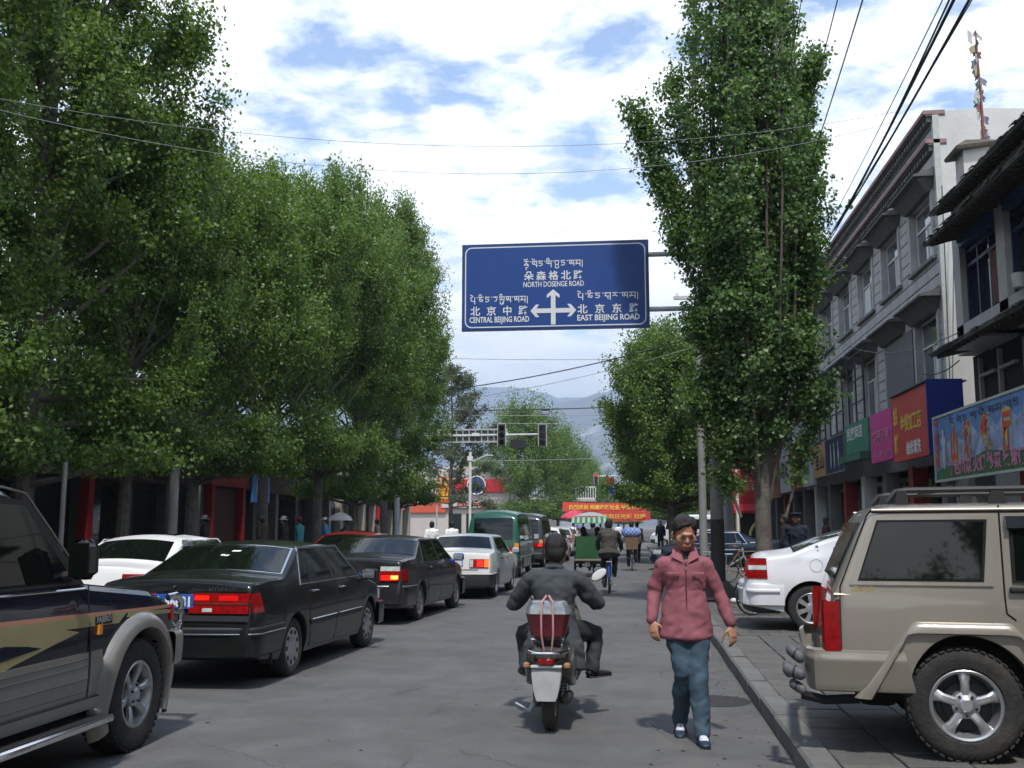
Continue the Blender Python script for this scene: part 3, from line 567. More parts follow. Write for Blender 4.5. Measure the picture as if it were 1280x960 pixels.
tib(t_, 'ra+i tsek sa+e nga tsek ga tsek ba+o tsek la ma tsek sa nga', 4.0, .17, (-.016, -.2, .47), (PI/2, 0, -PI/2), mat('letters_navy', (.02, .03, .08), .6))
# ---------------------------------------------------------------- vehicles
WC = {}
def wheel(parent, x, y, r, w, style, spin=.3):
    """wheel part: tyre mesh > rim; outer face towards the car's outside"""
    key = (r, w, style)
    if key not in WC:
        rr = r*(.66 if style not in ('suv5', 'suv6') else .60 if style == 'suv6' else .635); h = w/2
        b = MB(); b.lathe([(rr, h-.012), (rr+.01, h-.002), (r*.80, h+.004), (r*.9, h), (r*.965, h-.014), (r, h-.035), (r*1.004, 0), (r, -h+.035), (r*.965, -h+.014), (r*.85, -h), (rr, -h+.012)], 40)
        if style.startswith('suv'):
            for k in range(44):
                a = 2*PI*k/44
                for yy, da in ((h-.03, 0), (-h+.03, .07), (.03, .05), (-.035, .02)):
                    aa = a+da; b.T = Matrix.Rotation(-aa, 4, 'Y'); b.cbox((r-.003, yy, 0), (.014, .05 if abs(yy) > .04 else .04, .034), .004)
            b.T = None
        ty = b.mesh('wheel', M_rubber)
        g = MB(); g.lathe([(rr, h-.012), (rr-.008, h-.006), (rr-.022, h-.012), (rr-.03, h-.05), (rr-.045, h-.08), (rr-.05, -h+.02)], 40)
        bk = MB(); bk.lathe([(.02, h-.11), (rr-.05, h-.11)], 24); bk.lathe([(.02, h-.075), (rr*.62, h-.075), (rr*.62, h-.1)], 24)
        if style in ('suv5', 'suv6', 'sp5'):
            ns = 5 if style != 'suv6' else 6; wd = .62 if ns == 5 else .50
            for k in range(ns):
                a0 = 2*PI*k/ns; rings = []
                for t in (0, .3, .6, .85, 1.):
                    q = .05+(rr-.07)*t; ww = (wd*rr*(.50-.16*math.sin(PI*t*.85)+.30*t**3)); yy = h-.018-.045*(1-t)**2 if style != 'suv5' else h-.03+.012*math.sin(PI*t)
                    th = .03; pr = [(-ww/2, yy-th), (-ww/2*.92, yy-.006), (-ww/4, yy+.004), (ww/4, yy+.004), (ww/2*.92, yy-.006), (ww/2, yy-th)]
                    rings.append([(q*math.cos(a0)-s_*math.sin(a0), yv, q*math.sin(a0)+s_*math.cos(a0)) for s_, yv in pr])
                g.loft(rings)
            g.lathe([(.002, h-.008), (.035, h-.008), (.045, h-.018), (.082, h-.028), (.09, h-.07)], 20)
            for k in range(5):
                a = 2*PI*(k+.5)/5; bk.lathe([(.001, h-.01), (.009, h-.012), (.01, h-.03)], 8, c=(.062*math.cos(a), 0, .062*math.sin(a)))
        elif style == 'cap':
            g.lathe([(.002, h-.012), (.05, h-.008), (.09, h-.014), (rr*.55, h-.02), (rr*.62, h-.012), (rr-.02, h-.012)], 40)
            for k in range(9):
                a = 2*PI*k/9; bk.T = Matrix.Rotation(-a, 4, 'Y'); bk.cbox((rr*.78, h-.009, 0), (rr*.2, .012, rr*.22), .004)
            bk.T = None
        elif style == 'sp7':
            g.lathe([(.002, h-.012), (.06, h-.010), (.08, h-.016)], 24)
            for k in range(7):
                a0 = 2*PI*k/7; rings = []
                for t in (0, .5, 1.):
                    q = .06+(rr-.08)*t; ww = .045+.03*t; yy = h-.014
                    rings.append([(q*math.cos(a0)-s_*math.sin(a0), yv, q*math.sin(a0)+s_*math.cos(a0)) for s_, yv in ((-ww/2, yy-.02), (-ww/2*.9, yy), (ww/2*.9, yy), (ww/2, yy-.02))])
                g.loft(rings)
        else:
            g.lathe([(.002, h-.025), (.05, h-.02), (.06, h-.045), (rr*.6, h-.06), (rr*.75, h-.03), (rr-.03, h-.045)], 32)
        WC[key] = (ty, g.mesh('rim', M_alloy), bk.mesh('brake_disc', M_dark))
    ty, rm, bk = WC[key]
    o = link('wheel', ty, parent, loc=(x, y, r), rot=(0, spin, 0 if y > 0 else PI))
    link('rim', rm, o); link('brake_disc', bk, o)
    return o

class Car:
    def __init__(s, root, P, body_mat):
        s.root = root; s.P = P; s.bm = body_mat; s.L = P['L']; s.W = P['W']/2
        s.top = PL(P['top'], P.get('tr', .035)); s.belt = PL(P['belt'], .08); s.plan = PL(P['plan'], .03)
        s.prof = PL(P['prof'], .03); s.low = PL(P['low'], .02); s.tum = P.get('tum', .36); s.rc = P.get('rc', .06); s.crn = P.get('crn', .045)
        s.xr, s.xf, s.ra, s.rw = P['xr'], P['xf'], P['ra'], P['rw']
    def side(s, x, z):
        b = s.belt(x); y = s.W*s.plan(x)*s.prof(min(z, b))
        if z > b: y -= s.tum*(z-b)
        return y
    def z0(s, x):
        z = s.low(x)
        for xc in (s.xr, s.xf):
            d = abs(x-xc)
            if d < s.ra: z = max(z, s.rw+math.sqrt(s.ra**2-d*d))
        return z
    def edge(s, x):
        zt = s.top(x); zl = s.z0(x); c = min(s.crn, .25*(zt-zl)); ze = zt-c; r = min(s.rc, (ze-zl)*.4)
        yc = s.side(x, ze-r)-r; return zt, c, ze, r, max(yc, .02)
    def topz(s, x, y):
        zt, c, ze, r, yc = s.edge(x); return ze+c*(1-min(1, abs(y)/yc)**2)
    def ring(s, x):
        zl = s.z0(x); zt, c, ze, r, yc = s.edge(x); b = s.belt(x); h = []
        ys = s.side(x, zl); inn = max(ys-.22, .05)
        h += [(inn, zl+.0), (ys-.012, zl), (ys-.002, zl+.006)]
        zs = ze-r; zm = min(b, zl+(zs-zl)*.7) if zs <= b+.03 else b
        if zm < zl+.02: zm = zl+.02*.5
        for k in range(1, 7): z = zl+.006+(zm-zl-.006)*k/6; h.append((s.side(x, z), z))
        for k in range(1, 5): z = zm+(zs-zm)*k/4; h.append((s.side(x, z), z))
        for k in range(1, 4):
            a = PI/2*k/3; h.append((yc+r*math.cos(a), zs+r*math.sin(a)))
        for k in range(1, 6):
            y = yc*(1-k/6); h.append((y, ze+c*(1-(y/yc)**2)))
        return h
    def shell(s):
        xs = set(np.round(np.linspace(0, s.L, int(s.L/.055)), 4))
        for xc in (s.xr, s.xf):
            for k in range(25):
                xs.add(round(xc-s.ra*math.cos(PI*k/24), 4))
            xs.add(round(xc-s.ra-.003, 4)); xs.add(round(xc+s.ra+.003, 4))
        for p in s.P['top']: 
            for d in (-.03, 0, .03): xs.add(round(min(s.L, max(0, p[0]+d)), 4))
        for e in (.01, .02, .04, .07): xs.add(e); xs.add(round(s.L-e, 4))
        xs = sorted(x for x in xs if 0 <= x <= s.L)
        ys = [xs[0]]
        for x in xs[1:]:
            if x-ys[-1] > .0025: ys.append(x)
        b = MB(); rings = []
        for x in ys:
            h = s.ring(x); c = s.edge(x); rings.append([(x, -y, z) for y, z in h]+[(x, 0, c[0])]+[(x, y, z) for y, z in reversed(h)])
        b.loft(rings, cap=True, closed=False)
        s.body = b.build('body', s.bm, s.root, 28)
        # underbody and wheel tubs
        u = MB(); lo = s.P.get('ub', .26)
        u.box(.25, s.L-.25, -s.W+.24, s.W-.24, lo, .5); u.box(s.xr+s.ra, s.xf-s.ra, -s.W+.10, s.W-.10, lo-.02, .45)
        for xc in (s.xr, s.xf): u.box(xc-s.ra-.02, xc+s.ra+.02, -s.W+.235, s.W-.235, lo, s.rw+s.ra+.05)
        u.build('underbody', M_black, s.root, 0)
        return s
    def wheels(s, style, w=.19):
        for x in (s.xr, s.xf):
            for sg in (1, -1): wheel(s.root, x, sg*(s.W*s.prof(s.rw)-w/2-.012-s.P.get('track', 0)), s.rw, w, style, .3+x)
        return s
    def patch(s, name, mt, pts, off=.004, sides=(1, -1), parent=None, nu=None, rim=.01, grow=0, label=None):
        """patch on the flank: pts = (left polyline, right polyline), each [(x, z) bottom..top]"""
        l, r = pts
        if grow:
            zc0 = min(l[0][1], r[0][1]); zc1 = max(l[-1][1], r[-1][1])
            l = [(x-grow, z+(grow if i == len(l)-1 else -grow if i == 0 else 0)) for i, (x, z) in enumerate(l)]
            r = [(x+grow, z+(grow if i == len(r)-1 else -grow if i == 0 else 0)) for i, (x, z) in enumerate(r)]
        def along(pl, v):
            t = v*(len(pl)-1); i = min(int(t), len(pl)-2); f = t-i
            return pl[i][0]*(1-f)+pl[i+1][0]*f, pl[i][1]*(1-f)+pl[i+1][1]*f
        n = nu or max(4, int(abs(r[0][0]-l[0][0])/.06)); m = max(6, 2*(max(len(l), len(r))-1)); res = None
        for sg in sides:
            b = MB(); P = []
            for j in range(-1, m+2):
                v = min(max(j/m, 0), 1); lx, lz = along(l, v); rx, rz = along(r, v); row = []
                for i in range(-1, n+2):
                    u = min(max(i/n, 0), 1); x = lx+(rx-lx)*u; z = lz+(rz-lz)*u
                    o = off if 0 <= i <= n and 0 <= j <= m else -rim
                    row.append((x, sg*(s.side(x, z)+o), z))
                P.append(row)
            b.grid(P); o = b.build(name, mt, parent or s.root, 40, label)
            res = res or o
        return res
    def quad(s, name, mt, bl, br, tr, tl, **k): return s.patch(name, mt, ([bl, tl], [br, tr]), **k)
    def toppatch(s, name, mt, x0, x1, m0, m1, off=.004, parent=None, n=14, mm=12, rim=.01, y0=None, y1=None, grow=0):
        """patch on the upper surface from x0 to x1; m0, m1 = margin to the edge at each end"""
        b = MB(); P = []; x0, x1 = x0-grow, x1+grow; m0 -= grow; m1 -= grow
        for i in range(-1, n+2):
            u = min(max(i/n, 0), 1); x = x0+(x1-x0)*u; zt, c, ze, r, yc = s.edge(x)
            dz = (s.top(x+.01)-s.top(x-.01))/.02; nl = math.sqrt(1+dz*dz); mg = m0+(m1-m0)*u; row = []
            ya = -(yc+r*.5-mg) if y0 is None else y0; yb = (yc+r*.5-mg) if y1 is None else y1
            for j in range(-1, mm+2):
                y = ya+(yb-ya)*min(max(j/mm, 0), 1)
                o = off if 0 <= i <= n and 0 <= j <= mm else -rim
                row.append((x-dz/nl*o, y, s.topz(x, y)+o/nl))
            P.append(row)
        b.grid(P); return b.build(name, mt, parent or s.root, 40)
    def door(s, l, r, off=.004, sides=(1, -1), hz=None, hx=None, handle=None):
        s.patch('door_gap', M_black, (l, r), off=.0012, grow=.006, rim=.002, sides=sides)
        d = s.patch('door', s.bm, (l, r), off=off, rim=.0, sides=sides)
        if hz:
            for sg in sides:
                b = MB(); y = s.side(hx, hz)+off
                b.cbox((hx, sg*(y+.018), hz), (.20, .022, .03), .008); b.cbox((hx-.085, sg*(y+.006), hz), (.025, .024, .026), .005); b.cbox((hx+.085, sg*(y+.006), hz), (.025, .024, .026), .005)
                b.build('handle', handle or M_chrome, s.root)
    def bumper(s, rear, z0, z1, xs, mt, out=.03, bow=.08, rc=.16, name='bumper', off=.012, lip=True, smooth=40):
        """wrap-round bumper; xs = how far along the flank it reaches"""
        W = s.W*s.prof((z0+z1)/2)+off; plan = []
        e = 0-out if rear else s.L+out; sg = 1 if rear else -1
        for k in range(5): plan.append((xs+(e+sg*(rc+bow)-xs)*k/4, W))
        for k in range(1, 6):
            a = PI/2*k/6; plan.append((e+sg*(bow+rc*(1-math.sin(a))), W-rc*(1-math.cos(a))))
        for k in range(0, 9):
            y = (W-rc)*(1-k/8); plan.append((e+sg*bow*(y/(W-rc))**2, y))
        full = plan+[(x, -y) for x, y in reversed(plan[:-1])]
        b = MB(); P = []; e_ = min(1, (z1-z0)/.14); zs = [(z0, -.10*e_), (z0+.01*e_, -.03*e_), (z0+.03*e_, -.008*e_), (z0+(z1-z0)*.45, 0), (z1-.04*e_, 0), (z1-.015*e_, -.006*e_), (z1, -.02*e_), (z1+.004*e_, -.09*e_)]
        for z, o in zs:
            row = []
            for i, (x, y) in enumerate(full):
                a = full[max(i-1, 0)]; c = full[min(i+1, len(full)-1)]; tx, ty = c[0]-a[0], c[1]-a[1]; l = math.hypot(tx, ty) or 1
                nx, ny = (ty/l, -tx/l); 
                if (x-(s.L/2))*nx+y*ny < 0: nx, ny = -nx, -ny
                row.append((x+nx*o, y+ny*o, z))
            P.append(row)
        b.grid(P); return b.build(name, mt, s.root, smooth)
    def mirror(s, x, z, mt, sz=(.09, .2, .14), sides=(1, -1)):
        for sg in sides:
            y = s.side(x, z); b = MB(); b.cbox((x, sg*(y+.04), z-.03), (.06, .10, .05), .01)
            b.cbox((x, sg*(y+.10+sz[1]/2-.03), z+sz[2]*.3), sz, .025); o = b.build('mirror', mt, s.root)
            g = MB(); g.cbox((x-sz[0]/2-.001, sg*(y+.07+sz[1]/2), z+sz[2]*.3), (.006, sz[1]*.8, sz[2]*.75), .002); g.build('mirror_glass', M_chrome, o)
    def rearx(s, z):
        """x of the tail surface at height z"""
        lo, hi = 0., s.P.get('tailmax', .35)
        for _ in range(24):
            m = (lo+hi)/2
            if s.top(m) < z: lo = m
            else: hi = m
        return lo
    def rearbox(s, name, mt, y0, y1, z0, z1, out=.012, th=.05, parent=None, n=6, bow=0):
        b = MB(); P = []
        for j in range(-1, 6):
            z = z0+(z1-z0)*min(max(j/4, 0), 1); row = []
            for i in range(-1, n+2):
                y = y0+(y1-y0)*min(max(i/n, 0), 1)
                ins = 0 <= i <= n and 0 <= j <= 4
                row.append((s.rearx(z)-(out if ins else -th)+bow*(abs(y)/s.W)**3, y, z))
            P.append(row)
        b.grid(P); return b.build(name, mt, parent or s.root, 40)
    def plate(s, txt, x, z, tm=None, back=None, w=.44, h=.14, rear=True):
        b = MB(); b.cbox((x, 0, z), (.012, w, h), .003); o = b.build('number_plate', back or M_plate, s.root)
        sg = -1 if rear else 1
        if txt: lettering(o, txt, h*.95, (x+sg*.0075, 0, z), (PI/2, 0, -PI/2 if rear else PI/2), M_white, bold=.006, width=w*.86)
        return o
PROF = [(.15, .90), (.3, .96), (.5, .99), (.65, 1.), (.8, .985), (.95, .95), (1.2, .93)]
def carroot(name, label, cat, wpt, lpt, head, group=None, z=0):
    """head: degrees clockwise from +Y; puts the local point lpt of the car on the world point wpt"""
    rz = R(90-head); c, s_ = math.cos(rz), math.sin(rz)
    return thing(name, label, cat, (wpt[0]-(lpt[0]*c-lpt[1]*s_), wpt[1]-(lpt[0]*s_+lpt[1]*c), z), rz, group)
def base(P, **k): d = dict(P); d.update(k); return d
SEDAN = dict(L=4.68, W=1.75, top=[(0, .50), (.02, .62), (.05, 1.02), (.10, 1.065), (.50, 1.095), (.84, 1.10), (.90, 1.11), (1.52, 1.37), (1.75, 1.40), (2.2, 1.415), (2.75, 1.39), (2.92, 1.34), (3.52, 1.0), (3.60, .975), (4.2, .87), (4.5, .78), (4.62, .68), (4.68, .45)],
    belt=[(0, .97), (1, .95), (3.5, .89), (4.2, .80), (4.68, .62)], plan=[(0, .90), (.06, .945), (.25, .98), (.8, 1.), (3.6, 1.), (4.2, .965), (4.5, .90), (4.68, .76)],
    prof=PROF, low=[(0, .34), (.3, .27), (.8, .21), (3.9, .21), (4.4, .25), (4.68, .34)], xr=1.13, xf=3.83, ra=.355, rw=.305, tum=.40)

def seams(c, pts, name='trim', m=None, w=.006, off=.002):
    """thin line on the flanks along x,z points"""
    for sg in (1, -1):
        b = MB(); b.tube([(x, sg*(c.side(x, z)+off), z) for x, z in pts], w, 5); b.build(name, m or M_black, c.root)

def sedan_windows(c, zb=.955, q=None, trim=M_chrome, top=1.33, A=(3.36, 2.86), B=2.42, Cc=(1.62, 1.52), quarter=(1.30, 1.56)):
    """front door glass, rear door glass, small quarter glass"""
    c.quad('window_trim', trim, (quarter[0]-.02, zb-.012), (A[0]+.05, zb-.012), (A[1]+.04, top+.016), (quarter[1]-.01, top+.016), off=.0035)
    c.quad('window_post', M_dark, (quarter[0], zb), (A[0], zb), (A[1], top), (quarter[1]+.01, top), off=.006)
    c.quad('window', M_glass, (B+.045, zb+.012), (A[0]-.03, zb+.012), (A[1]-.01, top-.012), (B-.005, top-.012), off=.0085)
    c.quad('window', M_glass, (Cc[0]+.02, zb+.012), (B-.035, zb+.012), (B-.075, top-.012), (Cc[0]+.10, top-.012), off=.0085)
    c.quad('window', M_glass, (quarter[0]+.03, zb+.012), (Cc[0]-.02, zb+.012), (Cc[0]+.07, top-.012), (quarter[1]+.02, top-.012), off=.0085)

# -- black sedan, nearest in the queue
P_bk = paint('paint_black', (.008, .010, .010), amt=.07, rough=.28)
r = carroot('black_sedan', 'black sedan with one lit red tail light bar, nearest in the queue', 'car', (-3.58, 11.0), (1.13, -.85), 2.6)
c = Car(r, base(SEDAN), P_bk).shell(); c.wheels('cap', .185)
c.toppatch('rear_window_trim', M_chrome, .93, 1.50, .035, .05, off=.003, grow=.022)
rwn = c.toppatch('rear_window', M_glass, .93, 1.50, .035, .05, off=.006)
b = MB(); b.T = None
for (x, y, a, q) in ((1.34, -.06, .5, .10), (1.24, .05, .3, .05), (1.23, .01, 1.2, .04)):
    z = c.topz(x, y)+.008; b.add([(x-.014, y-q/2, z-.006), (x-.014, y+q/2, z-.006), (x+.014, y+q/2-.02*a, z+.008), (x+.014, y-q/2-.02*a, z+.008)], [(0, 1, 2, 3)])
b.build('sticker', M_white, rwn, 0)
c.toppatch('windscreen', M_glass, 2.98, 3.46, .05, .05, off=.005)
sedan_windows(c)
c.door(([(1.60, .27), (1.56, .45), (1.50, .62), (1.50, .93)]), ([(2.42, .25), (2.44, .5), (2.44, .93)]), hz=.86, hx=1.68)
c.door(([(2.46, .25), (2.46, .93)]), ([(3.42, .27), (3.44, .5), (3.42, .92)]), hz=.85, hx=2.62)
c.quad('side_moulding', M_dark, (1.55, .50), (2.41, .50), (2.41, .55), (1.53, .55), off=.016)
c.quad('side_moulding', M_dark, (2.47, .50), (3.41, .50), (3.41, .55), (2.47, .55), off=.016)
seams(c, [(1.56, .556), (2.40, .556)], 'chrome_strip', M_chrome, .006, .014); seams(c, [(2.48, .556), (3.40, .556)], 'chrome_strip', M_chrome, .006, .014)
c.bumper(True, .30, .60, .72, P_bk, out=.05, bow=.07); c.bumper(True, .545, .60, .74, M_dark, out=.062, bow=.07, name='bumper_pad', off=.022)
c.bumper(True, .532, .545, .74, M_chrome, out=.066, bow=.07, name='chrome_strip', off=.026)
c.bumper(False, .26, .56, 4.22, P_bk, out=.05, bow=.14)
for sg in (-1, 1):
    o = c.rearbox('tail_light', M_redlit if False else M_redlens, sg*.18, sg*.79, .735, .925, .028)
    c.rearbox('lit_lamp', M_redlit, sg*.23, sg*.38, .86, .905, .032, .0, o); c.rearbox('lit_lamp', mat('dim_red', (.7, .006, .004), .2, 0, .1, 9, emis=.06), sg*.48, sg*.68, .855, .905, .032, .0, o)
    c.rearbox('reversing_lamp', M_clear, sg*.32, sg*.42, .75, .785, .032, .0, o); c.rearbox('light_divider', M_chrome, sg*.19, sg*.79, .822, .832, .034, 0, o)
    c.quad('tail_light', M_redlens, (.06, .74), (.24, .74), (.20, .925), (.06, .925), off=.012, sides=(sg,))
c.rearbox('lid_panel', M_dark, -.80, .80, .66, .715, .012)
tb = MB(); tb.tube([(c.rearx(.95)-.004, y, .945) for y in (-.8, 0, .8)], .004, 5); tb.build('boot_gap', M_black, r)
c.plate('A·56631', c.rearx(.84)-.03, .845)
lettering(r, 'HYUNDAI', .05, (c.rearx(.96)-.006, -.50, .965), (PI/2, 0, -PI/2), M_chrome, .002, 1.3, 'badge')
b = MB(); b.lathe([(.012, -.01), (.012, .01), (.002, .012)], 12, 'x', (c.rearx(.98)-.01, 0, .985)); b.build('boot_lock', M_chrome, r)
c.mirror(3.30, .93, P_bk)
for y in (-.76, .76):
    b = MB(); b.cbox((.55, y, .28), (.02, .14, .16), .005); b.build('mud_flap', M_rubber, r)
c.quad('headlight', M_clear, (4.32, .60), (4.52, .60), (4.50, .72), (4.30, .73), off=.012)

# -- second black sedan
P_bk2 = paint('paint_dark_navy_black', (.010, .010, .013), amt=.22, rough=.3)
r = carroot('black_saloon', 'black saloon with glowing orange-red tail light, second in the queue', 'car', (-3.58, 17.65), (1.13, -.85), 3.6)
c = Car(r, base(SEDAN, W=1.79, tum=.42), P_bk2).shell(); c.wheels('sp7', .19)
for o in [o for o in r.children if o.name.startswith('wheel')]:
    for q in o.children:
        if q.name.startswith('rim'): q.material_slots[0].link = 'OBJECT'; q.material_slots[0].material = mat('dusty_hub', (.30, .285, .26), .6, .2, .2, 7)
rwn = c.toppatch('rear_window', M_glass, .93, 1.50, .03, .05, off=.006)
b = MB(); b.cbox((1.02, -.05, 1.125), (.06, .34, .03), .006); b.build('high_brake_light', M_redlens, rwn)
for yy in (-.45, .5):
    b = MB(); b.cbox((1.0, yy, 1.112), (.05, .34, .012), .003); b.build('parcel_paper', M_white, rwn)
c.toppatch('windscreen', M_glass, 2.98, 3.46, .05, .05, off=.005); sedan_windows(c, trim=P_bk2)
c.door(([(1.60, .27), (1.56, .45), (1.50, .62), (1.50, .93)]), ([(2.42, .25), (2.44, .5), (2.44, .93)]), hz=.86, hx=1.68, handle=P_bk2)
c.door(([(2.46, .25), (2.46, .93)]), ([(3.42, .27), (3.44, .5), (3.42, .92)]), hz=.85, hx=2.62, handle=P_bk2)
c.quad('side_moulding', P_bk2, (1.55, .48), (3.41, .48), (3.41, .54), (1.53, .54), off=.014)
c.bumper(True, .26, .62, .74, P_bk2, out=.05, bow=.10); c.bumper(True, .60, .625, .75, M_chrome, out=.058, bow=.10, name='chrome_strip', off=.02)
c.bumper(False, .24, .56, 4.2, P_bk2, out=.05, bow=.14)
M_hot = mat('brake_hot', (1, .22, .03), .2, 0, .1, 9, emis=3.)
for sg in (-1, 1):
    o = c.rearbox('tail_light', M_redlens, sg*.47, sg*.80, .70, .86, .022); c.rearbox('indicator', M_clear, sg*.48, sg*.80, .86, .93, .02, .02, o)
    c.rearbox('lit_lamp', M_redlit, sg*.50, sg*.76, .715, .79, .028, 0, o); c.rearbox('brake_lamp', M_hot, sg*.66, sg*.78, .73, .79, .034, 0, o)
    c.quad('tail_light', M_redlens, (.06, .70), (.26, .70), (.22, .88), (.06, .88), off=.012, sides=(sg,))
c.plate('', c.rearx(.77)-.02, .76)
c.mirror(3.30, .95, mat('mirror_blue', (.02, .06, .28), .25, 0, .05, 4, coat=.6))
lettering(r, 'Ho', .06, (c.rearx(.95)-.006, -.55, .93), (PI/2, 0, -PI/2), M_chrome, .003, 1.2, 'badge')

# -- white boxy saloon
P_wh = paint('paint_white', (.66, .66, .63), amt=.18)
JET = base(SEDAN, L=4.55, W=1.69, top=[(0, .50), (.02, .60), (.05, .96), (.09, 1.0), (.55, 1.03), (.80, 1.04), (.85, 1.06), (1.32, 1.35), (1.5, 1.385), (2.1, 1.40), (2.6, 1.38), (2.75, 1.33), (3.25, 1.0), (3.35, .97), (4.2, .88), (4.45, .82), (4.53, .70), (4.55, .45)], tum=.42, rc=.045, crn=.03,
    plan=[(0, .94), (.05, .97), (.2, 1.), (3.8, 1.), (4.4, .96), (4.55, .86)], xr=1.05, xf=3.60, ra=.35, rw=.295)
r = carroot('white_saloon', 'white boxy saloon with dark lower bumper, ahead of the two black cars', 'car', (-3.02, 23.6), (1.05, -.82), 1.5)
c = Car(r, JET, P_wh).shell(); c.wheels('steel', .18)
c.toppatch('rear_window', M_glass, .90, 1.30, .05, .07, off=.006); c.toppatch('windscreen', M_glass, 2.80, 3.22, .05, .05, off=.005)
sedan_windows(c, .94, trim=P_wh, top=1.31, A=(3.12, 2.70), B=2.25, Cc=(1.48, 1.4), quarter=(1.18, 1.42))
c.door(([(1.50, .27), (1.46, .45), (1.42, .62), (1.42, .92)]), ([(2.26, .25), (2.28, .5), (2.28, .92)]), hz=.84, hx=1.56, handle=M_dark)
c.door(([(2.30, .25), (2.30, .92)]), ([(3.16, .27), (3.2, .5), (3.2, .91)]), hz=.84, hx=2.44, handle=M_dark)
c.bumper(True, .26, .56, .66, M_dark, out=.09, bow=.05, rc=.10, off=.02); c.bumper(True, .525, .56, .67, P_wh, out=.10, bow=.05, rc=.10, off=.03, name='bumper_strip')
c.bumper(False, .26, .55, 4.0, M_dark, out=.08, bow=.08)
for sg in (-1, 1):
    o = c.rearbox('tail_light', M_redlens, sg*.36, sg*.78, .68, .86, .022); c.rearbox('lit_lamp', M_redlit, sg*.52, sg*.66, .70, .84, .028, 0, o)
    c.rearbox('indicator', M_amberlit, sg*.68, sg*.78, .69, .85, .028, 0, o); c.rearbox('reversing_lamp', M_clear, sg*.37, sg*.44, .69, .85, .028, 0, o)
c.rearbox('boot_lettering_strip', mat('strip_grey', (.3, .3, .29), .6), -.55, .55, .63, .65, .012)
c.plate('A·24308', c.rearx(.77)-.02, .775, back=mat('plate_pale', (.25, .38, .72), .4)); c.mirror(3.05, .95, P_wh, sz=(.08, .17, .12))

# -- white car in the far lane
P_wh2 = paint('paint_pure_white', (.78, .78, .77), amt=.05)
r = carroot('white_coupe_saloon', 'clean white car with dark sunroof beyond the near black sedan', 'car', (-7.0, 14.6), (.0, -.84), 1.)
SW = base(SEDAN, W=1.78, tum=.46, rc=.09, crn=.05, top=[(0, .50), (.02, .62), (.06, .95), (.12, .99), (.5, 1.02), (.62, 1.04), (1.42, 1.37), (1.7, 1.43), (2.2, 1.45), (2.7, 1.42), (2.95, 1.35), (3.6, .98), (3.7, .95), (4.3, .84), (4.6, .66), (4.68, .45)])
c = Car(r, SW, P_wh2).shell(); c.wheels('sp7', .19)
c.toppatch('rear_window', M_glass, .72, 1.40, .05, .09, off=.006); c.toppatch('windscreen', M_glass, 3.0, 3.5, .05, .05, off=.005)
c.toppatch('sunroof', M_glass, 1.85, 2.45, .25, .25, off=.006)
sedan_windows(c, .96, trim=P_wh2, top=1.35, A=(3.42, 2.88), quarter=(1.12, 1.5))
c.door(([(1.60, .27), (1.56, .45), (1.50, .62), (1.50, .93)]), ([(2.44, .25), (2.44, .93)]), hz=.86, hx=1.68, handle=P_wh2)
c.door(([(2.46, .25), (2.46, .93)]), ([(3.42, .27), (3.42, .92)]), hz=.85, hx=2.62, handle=P_wh2)
c.bumper(True, .26, .60, .74, P_wh2, out=.05, bow=.10); c.bumper(False, .24, .56, 4.2, P_wh2, out=.05, bow=.14); c.mirror(3.30, .95, P_wh2)
for sg in (-1, 1): c.rearbox('tail_light', M_redlens, sg*.45, sg*.80, .70, .88, .022)
far_white = r

